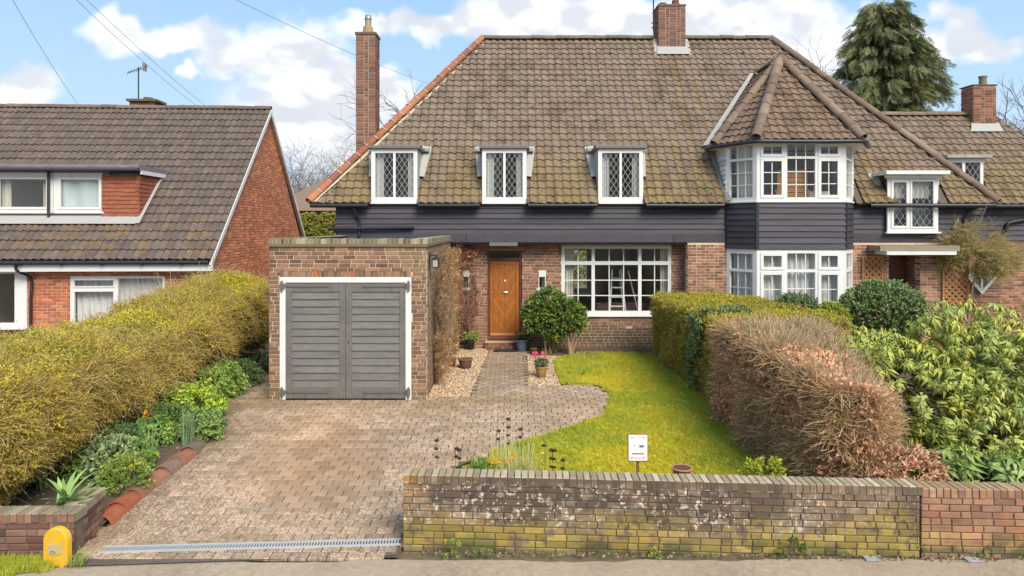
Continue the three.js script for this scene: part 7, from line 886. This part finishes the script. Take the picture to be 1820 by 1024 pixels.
// ---- climber on the garage wall and across the corner of the house
{
  const t = thing('wall_climber', 'leafless climber with buff seed heads trained over the garage side and house corner', 'climber'), R = rng(91), g = new Geo(), tw = [0.30, 0.21, 0.12], it = [], it2 = [];
  for (let i = 0; i < 9; i++) { const a = V3(-1.46 + R() * 0.06, 0, -(13.7 + R() * 0.5)); branch(g, a, V3(0.03, 1, -0.25 - R() * 0.5).normalize(), 0.95, 0.016, 4, R, tw, { bend: 0.5, rise: 0.05, kids: 2, angle: 0.7 }); }
  for (let i = 0; i < 7; i++) { const a = V3(-1.4 + R() * 0.35, 0, -(17.7 + R() * 0.3)); branch(g, a, V3((R() - 0.4) * 0.3, 1, 0).normalize(), 0.8, 0.012, 4, R, [0.28, 0.16, 0.11], { bend: 0.4, rise: 0.08, kids: 2, angle: 0.6 }); }
  const p = g.p; for (let i = 0; i < p.length; i += 3) { if (p[i] < -1.53) p[i] = -1.53 + 0.02; const lim = p[i + 2] < -17.0 ? -0.92 : -1.22; if (p[i] > lim) p[i] = lim - (p[i] - lim) * 0.3; if (p[i + 2] < -18.1) p[i + 2] = -18.09; if (p[i + 2] > -13.2) p[i + 2] = -13.2; if (p[i + 1] > 2.7) p[i + 1] = 2.7 - (p[i + 1] - 2.7) * 0.3; }
  const gg = g.build(); gg.computeVertexNormals(); mesh('stems', gg, stemMat, t);
  for (let i = 0; i < 3000; i++) { const d = 13.6 + R() * 4.4, y = 0.1 + 2.5 * R(); if (fbm(d * 3.2, y * 3.4 + 4, 4) < 0.5) continue; it.push({ p: V3(-1.53 + R() * R() * 0.22, y, -d), dir: V3(0.4, R() - 0.3, R() - 0.5), s: 0.45 + 0.55 * R(), roll: R() * 6, c: mix3([1.3, 1.15, 0.95], [0.45, 0.36, 0.3], R()) }); }
  for (let i = 0; i < 1900; i++) { const x = -1.5 + R() * 0.62, y = 0.25 + 2.35 * R(); if (fbm(x * 2.3, y * 2, 3) < 0.36 || x > -0.95 - 0.12 * Math.sin(y * 4) || (x > -1.24 && y > 1.5 && y < 2.05)) continue; it2.push({ p: V3(x, y, -(18.02 - R() * 0.12)), dir: V3(R() - 0.5, R() - 0.2, 1), s: 0.6 + 0.6 * R(), roll: R() * 6, c: R() < 0.4 ? [1.6, 1.5, 1.3] : [0.75, 0.45, 0.38] }); }
  for (let i = 0; i < 900; i++) { const d = 13.6 + R() * 4.4, y = 0.2 + 2.4 * R(); if (fbm(d * 2.2, y * 2 + 9, 3) < 0.47) continue; it2.push({ p: V3(-1.5 + R() * 0.16, y, -d), dir: V3(1, R() - 0.3, R()), s: 0.6 + 0.6 * R(), roll: R() * 6, c: R() < 0.5 ? [1.6, 1.5, 1.2] : [0.9, 0.6, 0.45] }); } copies(t, 'dry_twigs', twigSprig(22, 9, 0.26, [0.36, 0.25, 0.13], 3, [0.5, 0.36, 0.2]).build(), stemMat, it); copies(t, 'seed_heads', leafySprig(23, 6, 0.1, 0.035, 0.03, [0.42, 0.26, 0.18]).build(), leafMat, it2); anchor(t, -1.45, 0, -13.8);
  // tangled climber over the right-hand porch
  const c = thing('tangled_climber', 'mound of tangled bare stems over the wall beside the porch canopy', 'climber'), i3 = []; for (let i = 0; i < 1300; i++) { const a = R() * 6.283, q = Math.pow(R(), 0.8) * (0.6 + 0.8 * fbm(Math.cos(a) * 2 + 7, Math.sin(a) * 2, 3)), px = Math.cos(a) * q * 1.0 + 0.12, py = Math.sin(a) * q * 0.62 - 0.12 * px; if (fbm(px * 4, py * 4 + 9, 3) < 0.42) continue; i3.push({ p: V3(X(1742, 17.2) + px, Hh(455, 17.2) + py, -(17.55 - R() * 0.5 * (1 - Math.min(1, q * q)))), dir: V3(0.7 + px * 1.2 + (R() - 0.5) * 1.5, 0.2 - 0.5 * px + (R() - 0.5) * 1.4, R() * 0.7), s: 0.7 + R() * 1.3, roll: R() * 6, c: mix3([1, 1, 0.7], [0.7, 0.65, 0.5], R()) }); } copies(c, 'bare_twigs', twigSprig(24, 6, 0.26, [0.40, 0.33, 0.17]).build(), stemMat, i3); mesh('stem', tube([V3(X(1722, 17.4), 0, -17.5), V3(X(1728, 17.4), 1.2, -17.5), V3(X(1740, 17.4), 2.3, -17.4)], 0.03, 6, 10), mats.twig, c); mesh('shoot', tube([V3(X(1745, 17.3), 2.5, -17.3), V3(X(1742, 17.3), 3.2, -17.3), V3(X(1756, 17.3), 3.75, -17.3)], 0.008, 4, 8), mats.twig, c); anchor(c, X(1722, 17.4), 0, -17.5);
}
// ---- grass, gravel
{
  const R = rng(95), blade = new Geo(); for (let i = 0; i < 9; i++) { const a = R() * 6.3, x = (R() - 0.5) * 0.05, z = (R() - 0.5) * 0.05, h = 0.02 + R() * 0.022, w = 0.0035, c = jit([0.54, 0.52, 0.04], 0.4, R), bx2 = Math.cos(a) * 0.016, bz = Math.sin(a) * 0.016; blade.tri([x - w, 0, z], [x + w, 0, z], [x + bx2, h, z + bz], c); blade.tri([x, 0, z - w], [x, 0, z + w], [x + bx2, h, z + bz], c); }
  const it = [], xs = lawnPoly.map(p => p[0]), ds = lawnPoly.map(p => p[1]); for (let i = 0; i < 60000; i++) { const x = rr(Math.min(...xs), Math.max(...xs), R), d = rr(8.0, Math.max(...ds), R); if (!inside(lawnPoly, x, d)) continue; const n = fbm(x * 1.1 + 3, d * 1.1, 4), st = fbm(x * 2 + 7, d * 5, 3); it.push({ p: V3(x, gnd(d) + 0.004, -d), dir: V3((R() - 0.5) * 0.5, 1, (R() - 0.5) * 0.5), s: (0.8 + 0.7 * R()) * (nearPoly(lawnPoly, x, d, 0.09) ? 1.7 : R() < 0.03 ? 1.8 : 1), roll: R() * 6, c: mix3(mix3([0.8, 0.9, 0.9], [1.2, 1.08, 0.8], sst(0.3, 0.7, n + (st - 0.5) * 0.4)), [0.75, 0.88, 1.1], sst(2.4, 4.2, x + n) * 0.7) }); } const gr = new THREE.Group(); const im = copies(scene, 'grass', blade.build(), leafMat, it); im.userData = { kind: 'stuff', label: 'short yellow-green lawn grass', category: 'grass' };
  const pb = new THREE.IcosahedronGeometry(0.017, 0); pb.scale(1, 0.6, 0.8); const cols = ['#d9bd98', '#c4a380', '#e6d2b4', '#a8835e', '#b99472', '#8f6f52', '#cbb294'].map(c => L(c, 0.8)), ig = []; const areas = [[[-1.54, 17.95], [-1.54, 12.78], ...spx([[834, 706], [867, 626]]), [-0.7, 17.95]], [[0.38, 16.9], ...spx([[939, 687], [996, 686], [986, 660], [983, 641]]), [1.1, 16.9]]]; for (const A of areas) { const x0 = Math.min(...A.map(p => p[0])), x1 = Math.max(...A.map(p => p[0])), d0 = Math.min(...A.map(p => p[1])), d1 = Math.max(...A.map(p => p[1])); for (let i = 0; i < (x1 - x0) * (d1 - d0) * 2000; i++) { const x = rr(x0, x1, R), d = rr(d0, d1, R); if (inside(A, x, d)) ig.push({ p: V3(x, gnd(d) + 0.008 + 0.01 * R(), -d), dir: V3(R() - 0.5, 1, R() - 0.5), s: 0.6 + R(), roll: R() * 6, c: pick(cols, R) }); } } const gm = copies(scene, 'gravel', pb, M([1, 1, 1], 0.9), ig); gm.userData = { kind: 'stuff', label: 'buff gravel chippings beside the path', category: 'gravel' };
  // fallen leaves and litter along the wall foot and in the bed, verge grass
  const il = []; for (let i = 0; i < 2200; i++) { const w = R(), x = w < 0.4 ? -1.1 + R() * 8.2 : -8 + R() * 3.4, d = w < 0.4 ? 7.60 - 0.12 * R() * R() - 0.02 * x : 7.5 + R() * 6; il.push({ p: V3(x, gnd(d) + (w < 0.4 ? 0.0 : 0.06), -d), dir: V3(R() - 0.5, 1, R() - 0.5), s: 0.4 + 0.6 * R(), roll: R() * 6, c: pick([[0.3, 0.22, 0.14], [0.2, 0.14, 0.09], [0.42, 0.32, 0.22], [0.12, 0.1, 0.05], [0.2, 0.19, 0.04]], R) }); } for (let i = 0; i < 170; i++) { const x = rr(0, 4, R), d = rr(8.4, 16.8, R); if (inside(lawnPoly, x, d)) il.push({ p: V3(x, gnd(d) + 0.03, -d), dir: V3(R() - 0.5, 1, R() - 0.5), s: 0.5 + 0.6 * R(), roll: R() * 6, c: pick([[0.4, 0.28, 0.16], [0.55, 0.42, 0.28], [0.3, 0.2, 0.1], [0.7, 0.68, 0.6]], R) }); } const lg = new Geo(); leafInto(lg, 0.05, 0.03, mk(V3(0, 0, 0), V3(1, 0.2, 0), 0), [1, 1, 1], 0.2); const lm = copies(scene, 'leaf_litter', lg.build(), leafMat, il); lm.userData = { kind: 'stuff', label: 'brown leaf litter along the wall foot', category: 'litter' };
  const iv = []; for (let i = 0; i < 5000; i++) { const x = -8 + 3.2 * R(), d = 7.05 + 0.4 * R(); if (x > -5.1 && d < 7.2) continue; iv.push({ p: V3(x, gnd(d) - 0.005, -d), dir: V3((R() - 0.5) * 0.5, 1, (R() - 0.5) * 0.5), s: 1 + R(), roll: R() * 6, c: mix3([0.9, 0.95, 0.9], [0.6, 0.7, 0.6], R()) }); } const vm = copies(scene, 'grass', blade.build(), leafMat, iv); vm.name = 'verge_grass'; vm.userData = { kind: 'stuff', label: 'mossy verge grass in front of the corner wall', category: 'grass' };
}
// ---- herbs and bulbs
function strapPlant(name, label, category, x, d, y, o) { const t = thing(name, label, category, o.group), R = rng(o.seed), g = new Geo(); for (let i = 0; i < o.n; i++) { const a = R() * 6.283, lean = o.lean * (0.3 + R()), len = o.len * (0.65 + 0.5 * R()), c = jit(o.col, 0.4, R), s0 = V3((R() - 0.5) * o.spread, 0, (R() - 0.5) * o.spread); let p = s0, dir = V3(Math.cos(a) * lean, 1, Math.sin(a) * lean).normalize(), side = V3(-Math.sin(a), 0, Math.cos(a)); const N = 4; for (let k = 0; k < N; k++) { const q = p.clone().addScaledVector(dir, len / N), w0 = o.wid * (k === 0 ? 0.7 : 1 - k / N * 0.6), w1 = o.wid * (k === N - 1 ? 0.02 : 1 - (k + 1) / N * 0.6), A = p.clone().addScaledVector(side, -w0 / 2), B = p.clone().addScaledVector(side, w0 / 2), Cq = q.clone().addScaledVector(side, w1 / 2), D = q.clone().addScaledVector(side, -w1 / 2); g.quad([A.x, A.y, A.z], [B.x, B.y, B.z], [Cq.x, Cq.y, Cq.z], [D.x, D.y, D.z], c); p = q; dir = dir.clone().add(V3(Math.cos(a) * o.curl, -o.curl * 0.8, Math.sin(a) * o.curl)).normalize(); } } mesh('leaves', g.build(), leafMat, t); for (let i = 0; i < (o.flowers || 0); i++) { const fx = (R() - 0.5) * o.spread * 1.5, fz = (R() - 0.5) * o.spread * 1.5 + 0.03, fh = o.len * (0.85 + 0.35 * R()); const sg = new Geo(); stickInto(sg, V3(fx * 0.5, 0, fz * 0.5), V3(fx, fh, fz), 0.004, 0.003, [0.18, 0.25, 0.06]); const st = mesh('flower_stem', sg.build(), stemMat, t); const fg = new Geo(); for (let k = 0; k < 6; k++) { const A = k * 1.047; leafInto(fg, o.fl || 0.04, (o.fl || 0.04) * 0.6, mk(V3(fx, fh, fz), V3(Math.cos(A), Math.sin(A) * 0.8 + 0.2, 0.5), 0), jit(o.fcol, 0.15, R), 0.1); } const cn = new THREE.CylinderGeometry(0.012, 0.008, 0.025, 7); mesh('flower', fg.build(), leafMat, st); cn.rotateX(1.2); cn.translate(fx, fh, fz + 0.02); mesh('trumpet', cn, M(o.fcol2 || o.fcol, 0.7), st); } t.position.set(x, y ?? gnd(d), -d); return t; }
{
  const at = (px, py, lift = 0.05) => { const [x, d] = onGround(px, py, lift); return [x, d]; };
  strapPlant('strap_leaf_plant', 'broad strap-leaved green plant spilling over the corner wall', 'plant', X(118, 7.85), 7.85, -0.06, { n: 22, len: 0.46, wid: 0.075, lean: 0.75, curl: 0.2, col: [0.26, 0.42, 0.12], spread: 0.16, seed: 1 });
  const daff = [[250, 800, 'clump of orange-cupped daffodils beside the hedge twigs in the bed', 3, [0.85, 0.42, 0.02], 26], [335, 790, 'clump of bluish daffodil leaves beyond the edging tiles', 0, [0.8, 0.6, 0.05], 34], [372, 735, 'tall clump of daffodil leaves with one pale flower at the bed corner', 2, [0.85, 0.7, 0.2], 34], [262, 828, 'clump of upright bulb leaves behind the edging tiles', 0, [0.8, 0.6, 0.05], 26], [75, 868, 'small daffodils with tiny orange flowers behind the corner wall', 3, [0.8, 0.36, 0.02], 16]]; daff.forEach(([px, py, lab, n, fc, k], i) => { const [x, d] = at(px, py); strapPlant('daffodil_clump', lab, 'daffodils', x, d, gnd(d) + 0.04, { n: Math.round(k * 1.5), len: 0.52, wid: 0.018, lean: 0.2, curl: 0.04, col: i % 2 ? [0.2, 0.31, 0.15] : [0.23, 0.37, 0.11], spread: 0.14, seed: 10 + i, flowers: n, fcol: fc, fcol2: [0.8, 0.36, 0.02] }); });
  const herb = (px, py, rx0, ry0, lab, col0, seed, n0, cat = 'plant', name = 'border_plant', ll = 0.06, fl) => { const [x, d] = at(px, py), rx = rx0 * 1.15, ry = ry0 * 1.35, col = col0.map(z => z * 1.35), n = Math.round(n0 * 1.3); const b = bush(name, lab, cat, [x, gnd(d) + 0.05 + ry * 0.75, d], [rx, ry, rx * 0.8], { seed, n, geoms: [leafySprig(seed, 8, 0.09, ll, ll * 0.62, col).build()], mat: leafMat, col: (dr, r) => mix3([1.2, 1.15, 0.9], [0.6, 0.75, 0.7], r()), rough: 0.5, stems: 4, stemR: 0.005, base: gnd(d) + 0.04 }); if (fl) { const R = rng(seed + 9); for (let i = 0; i < fl[1]; i++) { const fg = new Geo(), a = R() * 6.3, q = Math.sqrt(R()), y = ry * (1.3 + 0.5 * R()), px2 = Math.cos(a) * q * rx, pz = Math.sin(a) * q * rx * 0.8; for (let k = 0; k < 5; k++) leafInto(fg, 0.03, 0.025, mk(V3(px2, y, pz), V3(Math.cos(k * 1.26), 0.5, Math.sin(k * 1.26) + 0.5), 0), jit(fl[0], 0.3, R)); stickInto(fg, V3(px2 * 0.7, y * 0.4, pz * 0.7), V3(px2, y, pz), 0.003, 0.002, [0.2, 0.26, 0.06]); mesh('flower', fg.build(), leafMat, b); } } return b; };
  herb(332, 745, 0.42, 0.2, 'mound of bright yellow-green leaves in the middle of the bed', [0.3, 0.38, 0.04], 111, 520, 'plant', 'border_plant', 0.06, [[0.6, 0.62, 0.04], 10]);
  herb(300, 770, 0.3, 0.16, 'darker green leafy mound beside the bright one in the bed', [0.13, 0.2, 0.05], 112, 260); herb(355, 775, 0.26, 0.13, 'low grey-green mound at the front of the bed', [0.2, 0.27, 0.08], 113, 220); herb(195, 850, 0.26, 0.2, 'silvery blue-green leafy plant behind the edging tiles', [0.24, 0.29, 0.14], 114, 340); herb(222, 872, 0.2, 0.16, 'low spurge with yellow flower heads hanging over the terracotta edging', [0.2, 0.26, 0.05], 115, 200, 'plant', 'spurge', 0.04, [[0.62, 0.62, 0.03], 14]); herb(150, 848, 0.22, 0.14, 'yellow-flowering spurge behind the broad strap leaves', [0.18, 0.24, 0.05], 116, 170, 'plant', 'spurge', 0.04, [[0.62, 0.6, 0.03], 8]); herb(418, 682, 0.36, 0.17, 'clump of pink and white flowers at the far end of the bed', [0.12, 0.18, 0.06], 117, 280, 'flowers', 'border_plant', 0.05, [[0.55, 0.25, 0.42], 12]); herb(455, 660, 0.32, 0.14, 'dark leafy ground plant beside the garage corner', [0.08, 0.13, 0.07], 118, 260); herb(395, 700, 0.3, 0.22, 'pale green flower heads over dark leaves near the garage', [0.2, 0.27, 0.06], 119, 260, 'plant', 'border_plant', 0.05, [[0.5, 0.56, 0.1], 8]); herb(290, 725, 0.4, 0.15, 'shaded green plant under the twiggy hedge', [0.12, 0.18, 0.06], 120, 260);
  herb(208, 820, 0.25, 0.2, 'dark green leafy plant between hedge and silvery plant', [0.1, 0.16, 0.06], 121, 240);
  [[372, 708, 0.3, 0.18, 'fresh green leafy plant between the tall daffodil leaves and the pink flowers', [0.24, 0.32, 0.05], 122, 240], [318, 700, 0.3, 0.2, 'leafy green plant under the hedge beside the bright mound', [0.2, 0.28, 0.06], 123, 240], [270, 790, 0.22, 0.14, 'low green leaves between the orange daffodils and the bright mound', [0.2, 0.3, 0.06], 124, 170], [232, 835, 0.2, 0.14, 'low green leaves behind the weathered edging tiles', [0.22, 0.3, 0.06], 125, 150], [170, 820, 0.24, 0.2, 'dull green leafy plant under the hedge behind the spurge', [0.16, 0.2, 0.08], 126, 200], [240, 770, 0.3, 0.2, 'mid-green leafy plant under the hedge above the orange daffodils', [0.18, 0.24, 0.06], 127, 220], [60, 850, 0.3, 0.16, 'low yellowish leafy plant behind the corner wall', [0.26, 0.28, 0.05], 128, 200]].forEach(q => herb(...q));
  // just behind the front wall
  const behind = (px, d) => [X(px, d), d];
  { const [x, d] = behind(915, 8.55); strapPlant('ornamental_grass', 'clump of pale upright ornamental grass behind the garden wall', 'grass clump', x, d, gnd(d), { n: 420, len: 0.84, wid: 0.011, lean: 0.3, curl: 0.05, col: [0.5, 0.5, 0.2], spread: 0.42, seed: 31 }); }
  for (const [px, d, y, lab, fc] of [[884, 8.5, 0.62, 'pair of orange daffodils at the left of the ornamental grass', [0.85, 0.42, 0.02]], [908, 8.6, 0.66, 'orange daffodils among the dark dry stalks', [0.85, 0.4, 0.02]], [938, 8.4, 0.5, 'low orange daffodil in front of the grass clump', [0.85, 0.42, 0.02]], [958, 8.7, 0.6, 'single yellow daffodil beside the lawn edge', [0.85, 0.7, 0.03]], [865, 8.5, 0.5, 'yellow daffodil next to the leafy plant behind the wall', [0.85, 0.75, 0.03]]]) strapPlant('daffodil_clump', lab, 'daffodils', X(px, d), d, gnd(d), { n: 7, len: y, wid: 0.013, lean: 0.1, curl: 0.02, col: [0.2, 0.28, 0.08], spread: 0.08, seed: px, flowers: 2, fcol: fc, fl: 0.05 });
  const hb = (px, d, rx, ry, hc, lab, col, seed, n) => bush('border_plant', lab, 'plant', [X(px, d), hc, d], [rx, ry, rx], { seed, n, geoms: [leafySprig(seed, 8, 0.1, 0.05, 0.028, col).build()], mat: leafMat, col: (dr, r) => mix3([1.2, 1.15, 0.9], [0.65, 0.75, 0.7], r()), rough: 0.5, stems: 5, stemR: 0.005 });
  hb(850, 8.5, 0.2, 0.22, -0.02, 'bright green leafy plant behind the left part of the garden wall', [0.22, 0.32, 0.05], 131, 240); hb(818, 8.4, 0.12, 0.16, 0.0, 'yellow-green leafy tuft near the end of the garden wall', [0.3, 0.34, 0.04], 132, 130); hb(1358, 8.5, 0.16, 0.1, 0.12, 'yellow-flowering spurge behind the wall beside the beech hedge', [0.42, 0.44, 0.03], 133, 110); 
  { const [x, d] = [X(1177, 8.7), 8.7]; strapPlant('bulb_leaves', 'small dark clump of bulb leaves in the lawn near the terracotta bowl', 'plant', x, d, gnd(d), { n: 26, len: 0.34, wid: 0.012, lean: 0.14, curl: 0.03, col: [0.07, 0.14, 0.05], spread: 0.1, seed: 41 }); }
  // dark dry flower stalks with whorled seed heads
  const stalk = (px, d, top, n, lab) => { const t = thing('dry_stalk', lab, 'seed head', 'dry flower stalks behind the wall'), g = new Geo(), dk = [0.045, 0.025, 0.02], R = rng(px), y1 = Hh(top, d), b = gnd(d); stickInto(g, V3(0, 0, 0), V3((R() - 0.5) * 0.05, y1 - b, 0), 0.004, 0.003, dk); mesh('stem', g.build(), stemMat, t); for (let i = 0; i < n; i++) { const s = new THREE.IcosahedronGeometry(0.026 - 0.003 * i, 1); const a = s.attributes.position; for (let k = 0; k < a.count; k++) { const m = 0.75 + 0.5 * HASH[(k * 31 + i * 7) & 65535]; a.setXYZ(k, a.getX(k) * m * 1.15, a.getY(k) * m * 0.7, a.getZ(k) * m); } s.translate((R() - 0.5) * 0.01, y1 - b - i * 0.1, 0); mesh('seed_head', s, M(dk, 0.95), t); } t.position.set(X(px, d), b, -d); };
  [[776, 8.4, 783, 3], [811, 8.4, 797, 2], [817, 8.35, 800, 3], [886, 8.6, 766, 2], [903, 8.55, 745, 4], [925, 8.7, 763, 2], [967, 8.6, 792, 1], [980, 8.4, 800, 4], [985, 8.35, 801, 3], [1000, 8.4, 818, 2]].forEach(([a, b, c, e], i) => stalk(a, b, c, e, 'dark dry flower stalk with whorled seed heads rising behind the garden wall'));
  // weeds at the wall foot
  const weed = (px, py, rx, ry, lab, col, seed, n) => { const [x, d] = onGround(px, py, 0); bush('weed', lab, 'plant', [x, gnd(d) + ry * 0.55, d], [rx * 0.75, ry * 0.7, rx * 0.4], { seed, n: Math.round(n * 0.6), size: 0.75, geoms: [leafySprig(seed, 6, 0.06, 0.04, 0.034, col).build()], mat: leafMat, col: (dr, r) => mix3([1.2, 1.15, 0.9], [0.7, 0.8, 0.8], r()), stems: 3, stemR: 0.003, base: gnd(d) - 0.01 }); };
  weed(805, 990, 0.12, 0.12, 'round-leaved green weed growing at the foot of the wall near its end', [0.2, 0.26, 0.05], 141, 46); weed(855, 992, 0.14, 0.04, 'low weeds at the wall foot beside the round-leaved one', [0.2, 0.24, 0.05], 142, 26); weed(1165, 990, 0.07, 0.04, 'small bright weed at the wall foot below the cracked brickwork', [0.26, 0.36, 0.04], 143, 34); weed(1408, 985, 0.16, 0.12, 'moss and fern tuft low on the wall below the beech hedge', [0.16, 0.2, 0.04], 144, 70); weed(1625, 980, 0.13, 0.08, 'green fern tuft where the two wall lengths meet', [0.2, 0.26, 0.05], 145, 60); weed(1745, 985, 0.13, 0.06, 'bluish green weed at the foot of the redder wall', [0.2, 0.26, 0.1], 146, 40);
  { const [x, d] = onGround(138, 1005); strapPlant('grass_tuft', 'tuft of bright grass beside the yellow marker post', 'grass clump', x, d, gnd(d), { n: 70, len: 0.2, wid: 0.008, lean: 0.8, curl: 0.16, col: [0.26, 0.34, 0.06], spread: 0.12, seed: 43 }); }
  { const [x, d] = onGround(1037, 668); strapPlant('bulb_leaves', 'tiny clump of bulb leaves standing in the lawn near the gravel', 'plant', x, d, gnd(d), { n: 16, len: 0.16, wid: 0.014, lean: 0.5, curl: 0.08, col: [0.2, 0.3, 0.12], spread: 0.1, seed: 44 }); }
  { const [x, d] = onGround(975, 628); strapPlant('border_grass', 'low arching green leaves between the pots and the evergreen shrub', 'plant', x, d, gnd(d), { n: 60, len: 0.34, wid: 0.014, lean: 0.9, curl: 0.14, col: [0.2, 0.27, 0.07], spread: 0.4, seed: 45 }); const [x2, d2] = [1.75, 16.9]; strapPlant('border_grass', 'buff dead leaves at the foot of the smaller evergreen shrub', 'plant', x2, d2, 0, { n: 70, len: 0.24, wid: 0.012, lean: 1.2, curl: 0.14, col: [0.4, 0.28, 0.14], spread: 0.55, seed: 46 }); }
}
// ---------------------------------------------------------------- pots
{
  const pot = (name, label, x, d, r, h, mat, o = {}) => { const t = thing(name, label, 'plant pot'); mesh('pot', lathe([[0, 0], [r * (o.foot || 0.72), 0], [r * 0.95, h * 0.86], [r * 1.06, h * 0.86], [r * 1.06, h], [r * 0.9, h], [r * 0.86, h * 0.86], [0, h * 0.84]], 22), mat, t); mesh('compost', (() => { const g = new THREE.CylinderGeometry(r * 0.88, r * 0.88, 0.02, 16); g.translate(0, h * 0.88, 0); return g; })(), mats.soil, t); t.position.set(x, gnd(d) + 0.012, -d); return t; };
  const leafTop = (t, h, r, n, col, seed, ry = 0.16, mat = leafMat) => { const R = rng(seed), it = []; for (let i = 0; i < n; i++) { const a = R() * 6.3, q = Math.sqrt(R()), e = R(); it.push({ p: V3(Math.cos(a) * q * r, h + ry * e * (1.1 - q * 0.5), Math.sin(a) * q * r), dir: V3(Math.cos(a) * q, 0.8, Math.sin(a) * q), s: 0.8 + 0.4 * R(), roll: R() * 6, c: mix3([1.2, 1.1, 0.9], [0.65, 0.75, 0.7], R()) }); } copies(t, 'foliage', leafySprig(seed, 7, 0.08, 0.06, 0.036, col).build(), mat, it); };
  const blooms = (t, n, h, r, dh, col, seed, kind) => { const R = rng(seed); for (let i = 0; i < n; i++) { const a = R() * 6.3, q = Math.sqrt(R()) * r, x = Math.cos(a) * q, z = Math.sin(a) * q, y = h + dh * (0.3 + 0.7 * R()), g = new Geo(); stickInto(g, V3(x * 0.6, h - 0.05, z * 0.6), V3(x, y, z), 0.004, 0.003, [0.2, 0.28, 0.08]); const s = mesh('flower_stem', g.build(), stemMat, t), f = new Geo(), big = kind === 'tulip'; for (let k = 0; k < 6; k++) { const A = k * 1.047 + R(); leafInto(f, big ? 0.075 : 0.035, big ? 0.05 : 0.03, mk(V3(x, y, z), V3(Math.cos(A) * (big ? 0.45 : 1), big ? 1 : 0.5, Math.sin(A) * (big ? 0.45 : 1) + (big ? 0 : 0.4)), R()), jit(col, 0.25, R), 0.05); } mesh('flower', f.build(), leafMat, s); } };
  const at = (px, py) => onGround(px, py, 0.01); let p;
  p = at(927, 624); const blue = pot('plant_pot', 'blue-grey glazed pot of yellow flowers beside the doorstep', p[0], p[1], 0.145, 0.29, M([0.13, 0.17, 0.23], 0.4), { foot: 0.9 }); leafTop(blue, 0.3, 0.13, 50, [0.08, 0.13, 0.05], 151, 0.1); blooms(blue, 22, 0.36, 0.14, 0.1, [0.8, 0.52, 0.02], 152);
  p = at(835, 622); const blk = pot('plant_pot', 'black bucket pot with a yellow-green leafy plant beside the climber', p[0], p[1], 0.13, 0.22, M([0.02, 0.022, 0.026], 0.4)); leafTop(blk, 0.22, 0.17, 110, [0.32, 0.36, 0.09], 153, 0.24);
  p = at(810, 622); const wh = pot('plant_pot', 'white pot half hidden in the climber by the black bucket', p[0], p[1], 0.09, 0.2, M([0.62, 0.61, 0.58], 0.6));
  const tc = M(L('#a4674a', 0.8), 0.85, { map: grainTex }), tcb = M(L('#8d6a52', 0.8), 0.9, { map: grainTex });
  p = at(803, 652); pot('plant_pot', 'terracotta pot on the gravel at the foot of the climber', p[0], p[1], 0.1, 0.2, tc); p = at(827, 655); pot('plant_pot', 'wider weathered clay pot on the gravel beside the terracotta one', p[0], p[1], 0.16, 0.22, tcb);
  p = at(949, 629); pot('plant_pot', 'small brown glazed bowl pot behind the tulips', p[0], p[1], 0.1, 0.14, M([0.16, 0.075, 0.025], 0.25), { foot: 0.6 });
  p = at(962, 671); const tul = pot('plant_pot', 'tan clay pot of pink tulips and violet pansies on the gravel', p[0], p[1], 0.125, 0.23, M(L('#bd9154', 0.85), 0.8, { map: grainTex })); leafTop(tul, 0.23, 0.1, 34, [0.14, 0.22, 0.07], 155, 0.1); blooms(tul, 16, 0.24, 0.13, 0.06, [0.34, 0.24, 0.55], 156); blooms(tul, 7, 0.34, 0.19, 0.16, [0.8, 0.1, 0.24], 157, 'tulip');
  const bd2 = 8.62; const bowl = pot('plant_pot', 'shallow terracotta bowl of soil sunk in the lawn behind the wall', X(1212, bd2), bd2, 0.125, 0.12, M(L('#c07c5e', 0.85), 0.85)); bowl.position.y = Hh(832, bd2) - 0.11;
}
// ---------------------------------------------------------------- draw
const renderer = new THREE.WebGLRenderer({ antialias: true });
renderer.setSize(1024, 576);
renderer.shadowMap.enabled = true; renderer.shadowMap.type = THREE.PCFSoftShadowMap;
renderer.toneMapping = THREE.LinearToneMapping; renderer.toneMappingExposure = EXPOSURE;
renderer.render(scene, camera);
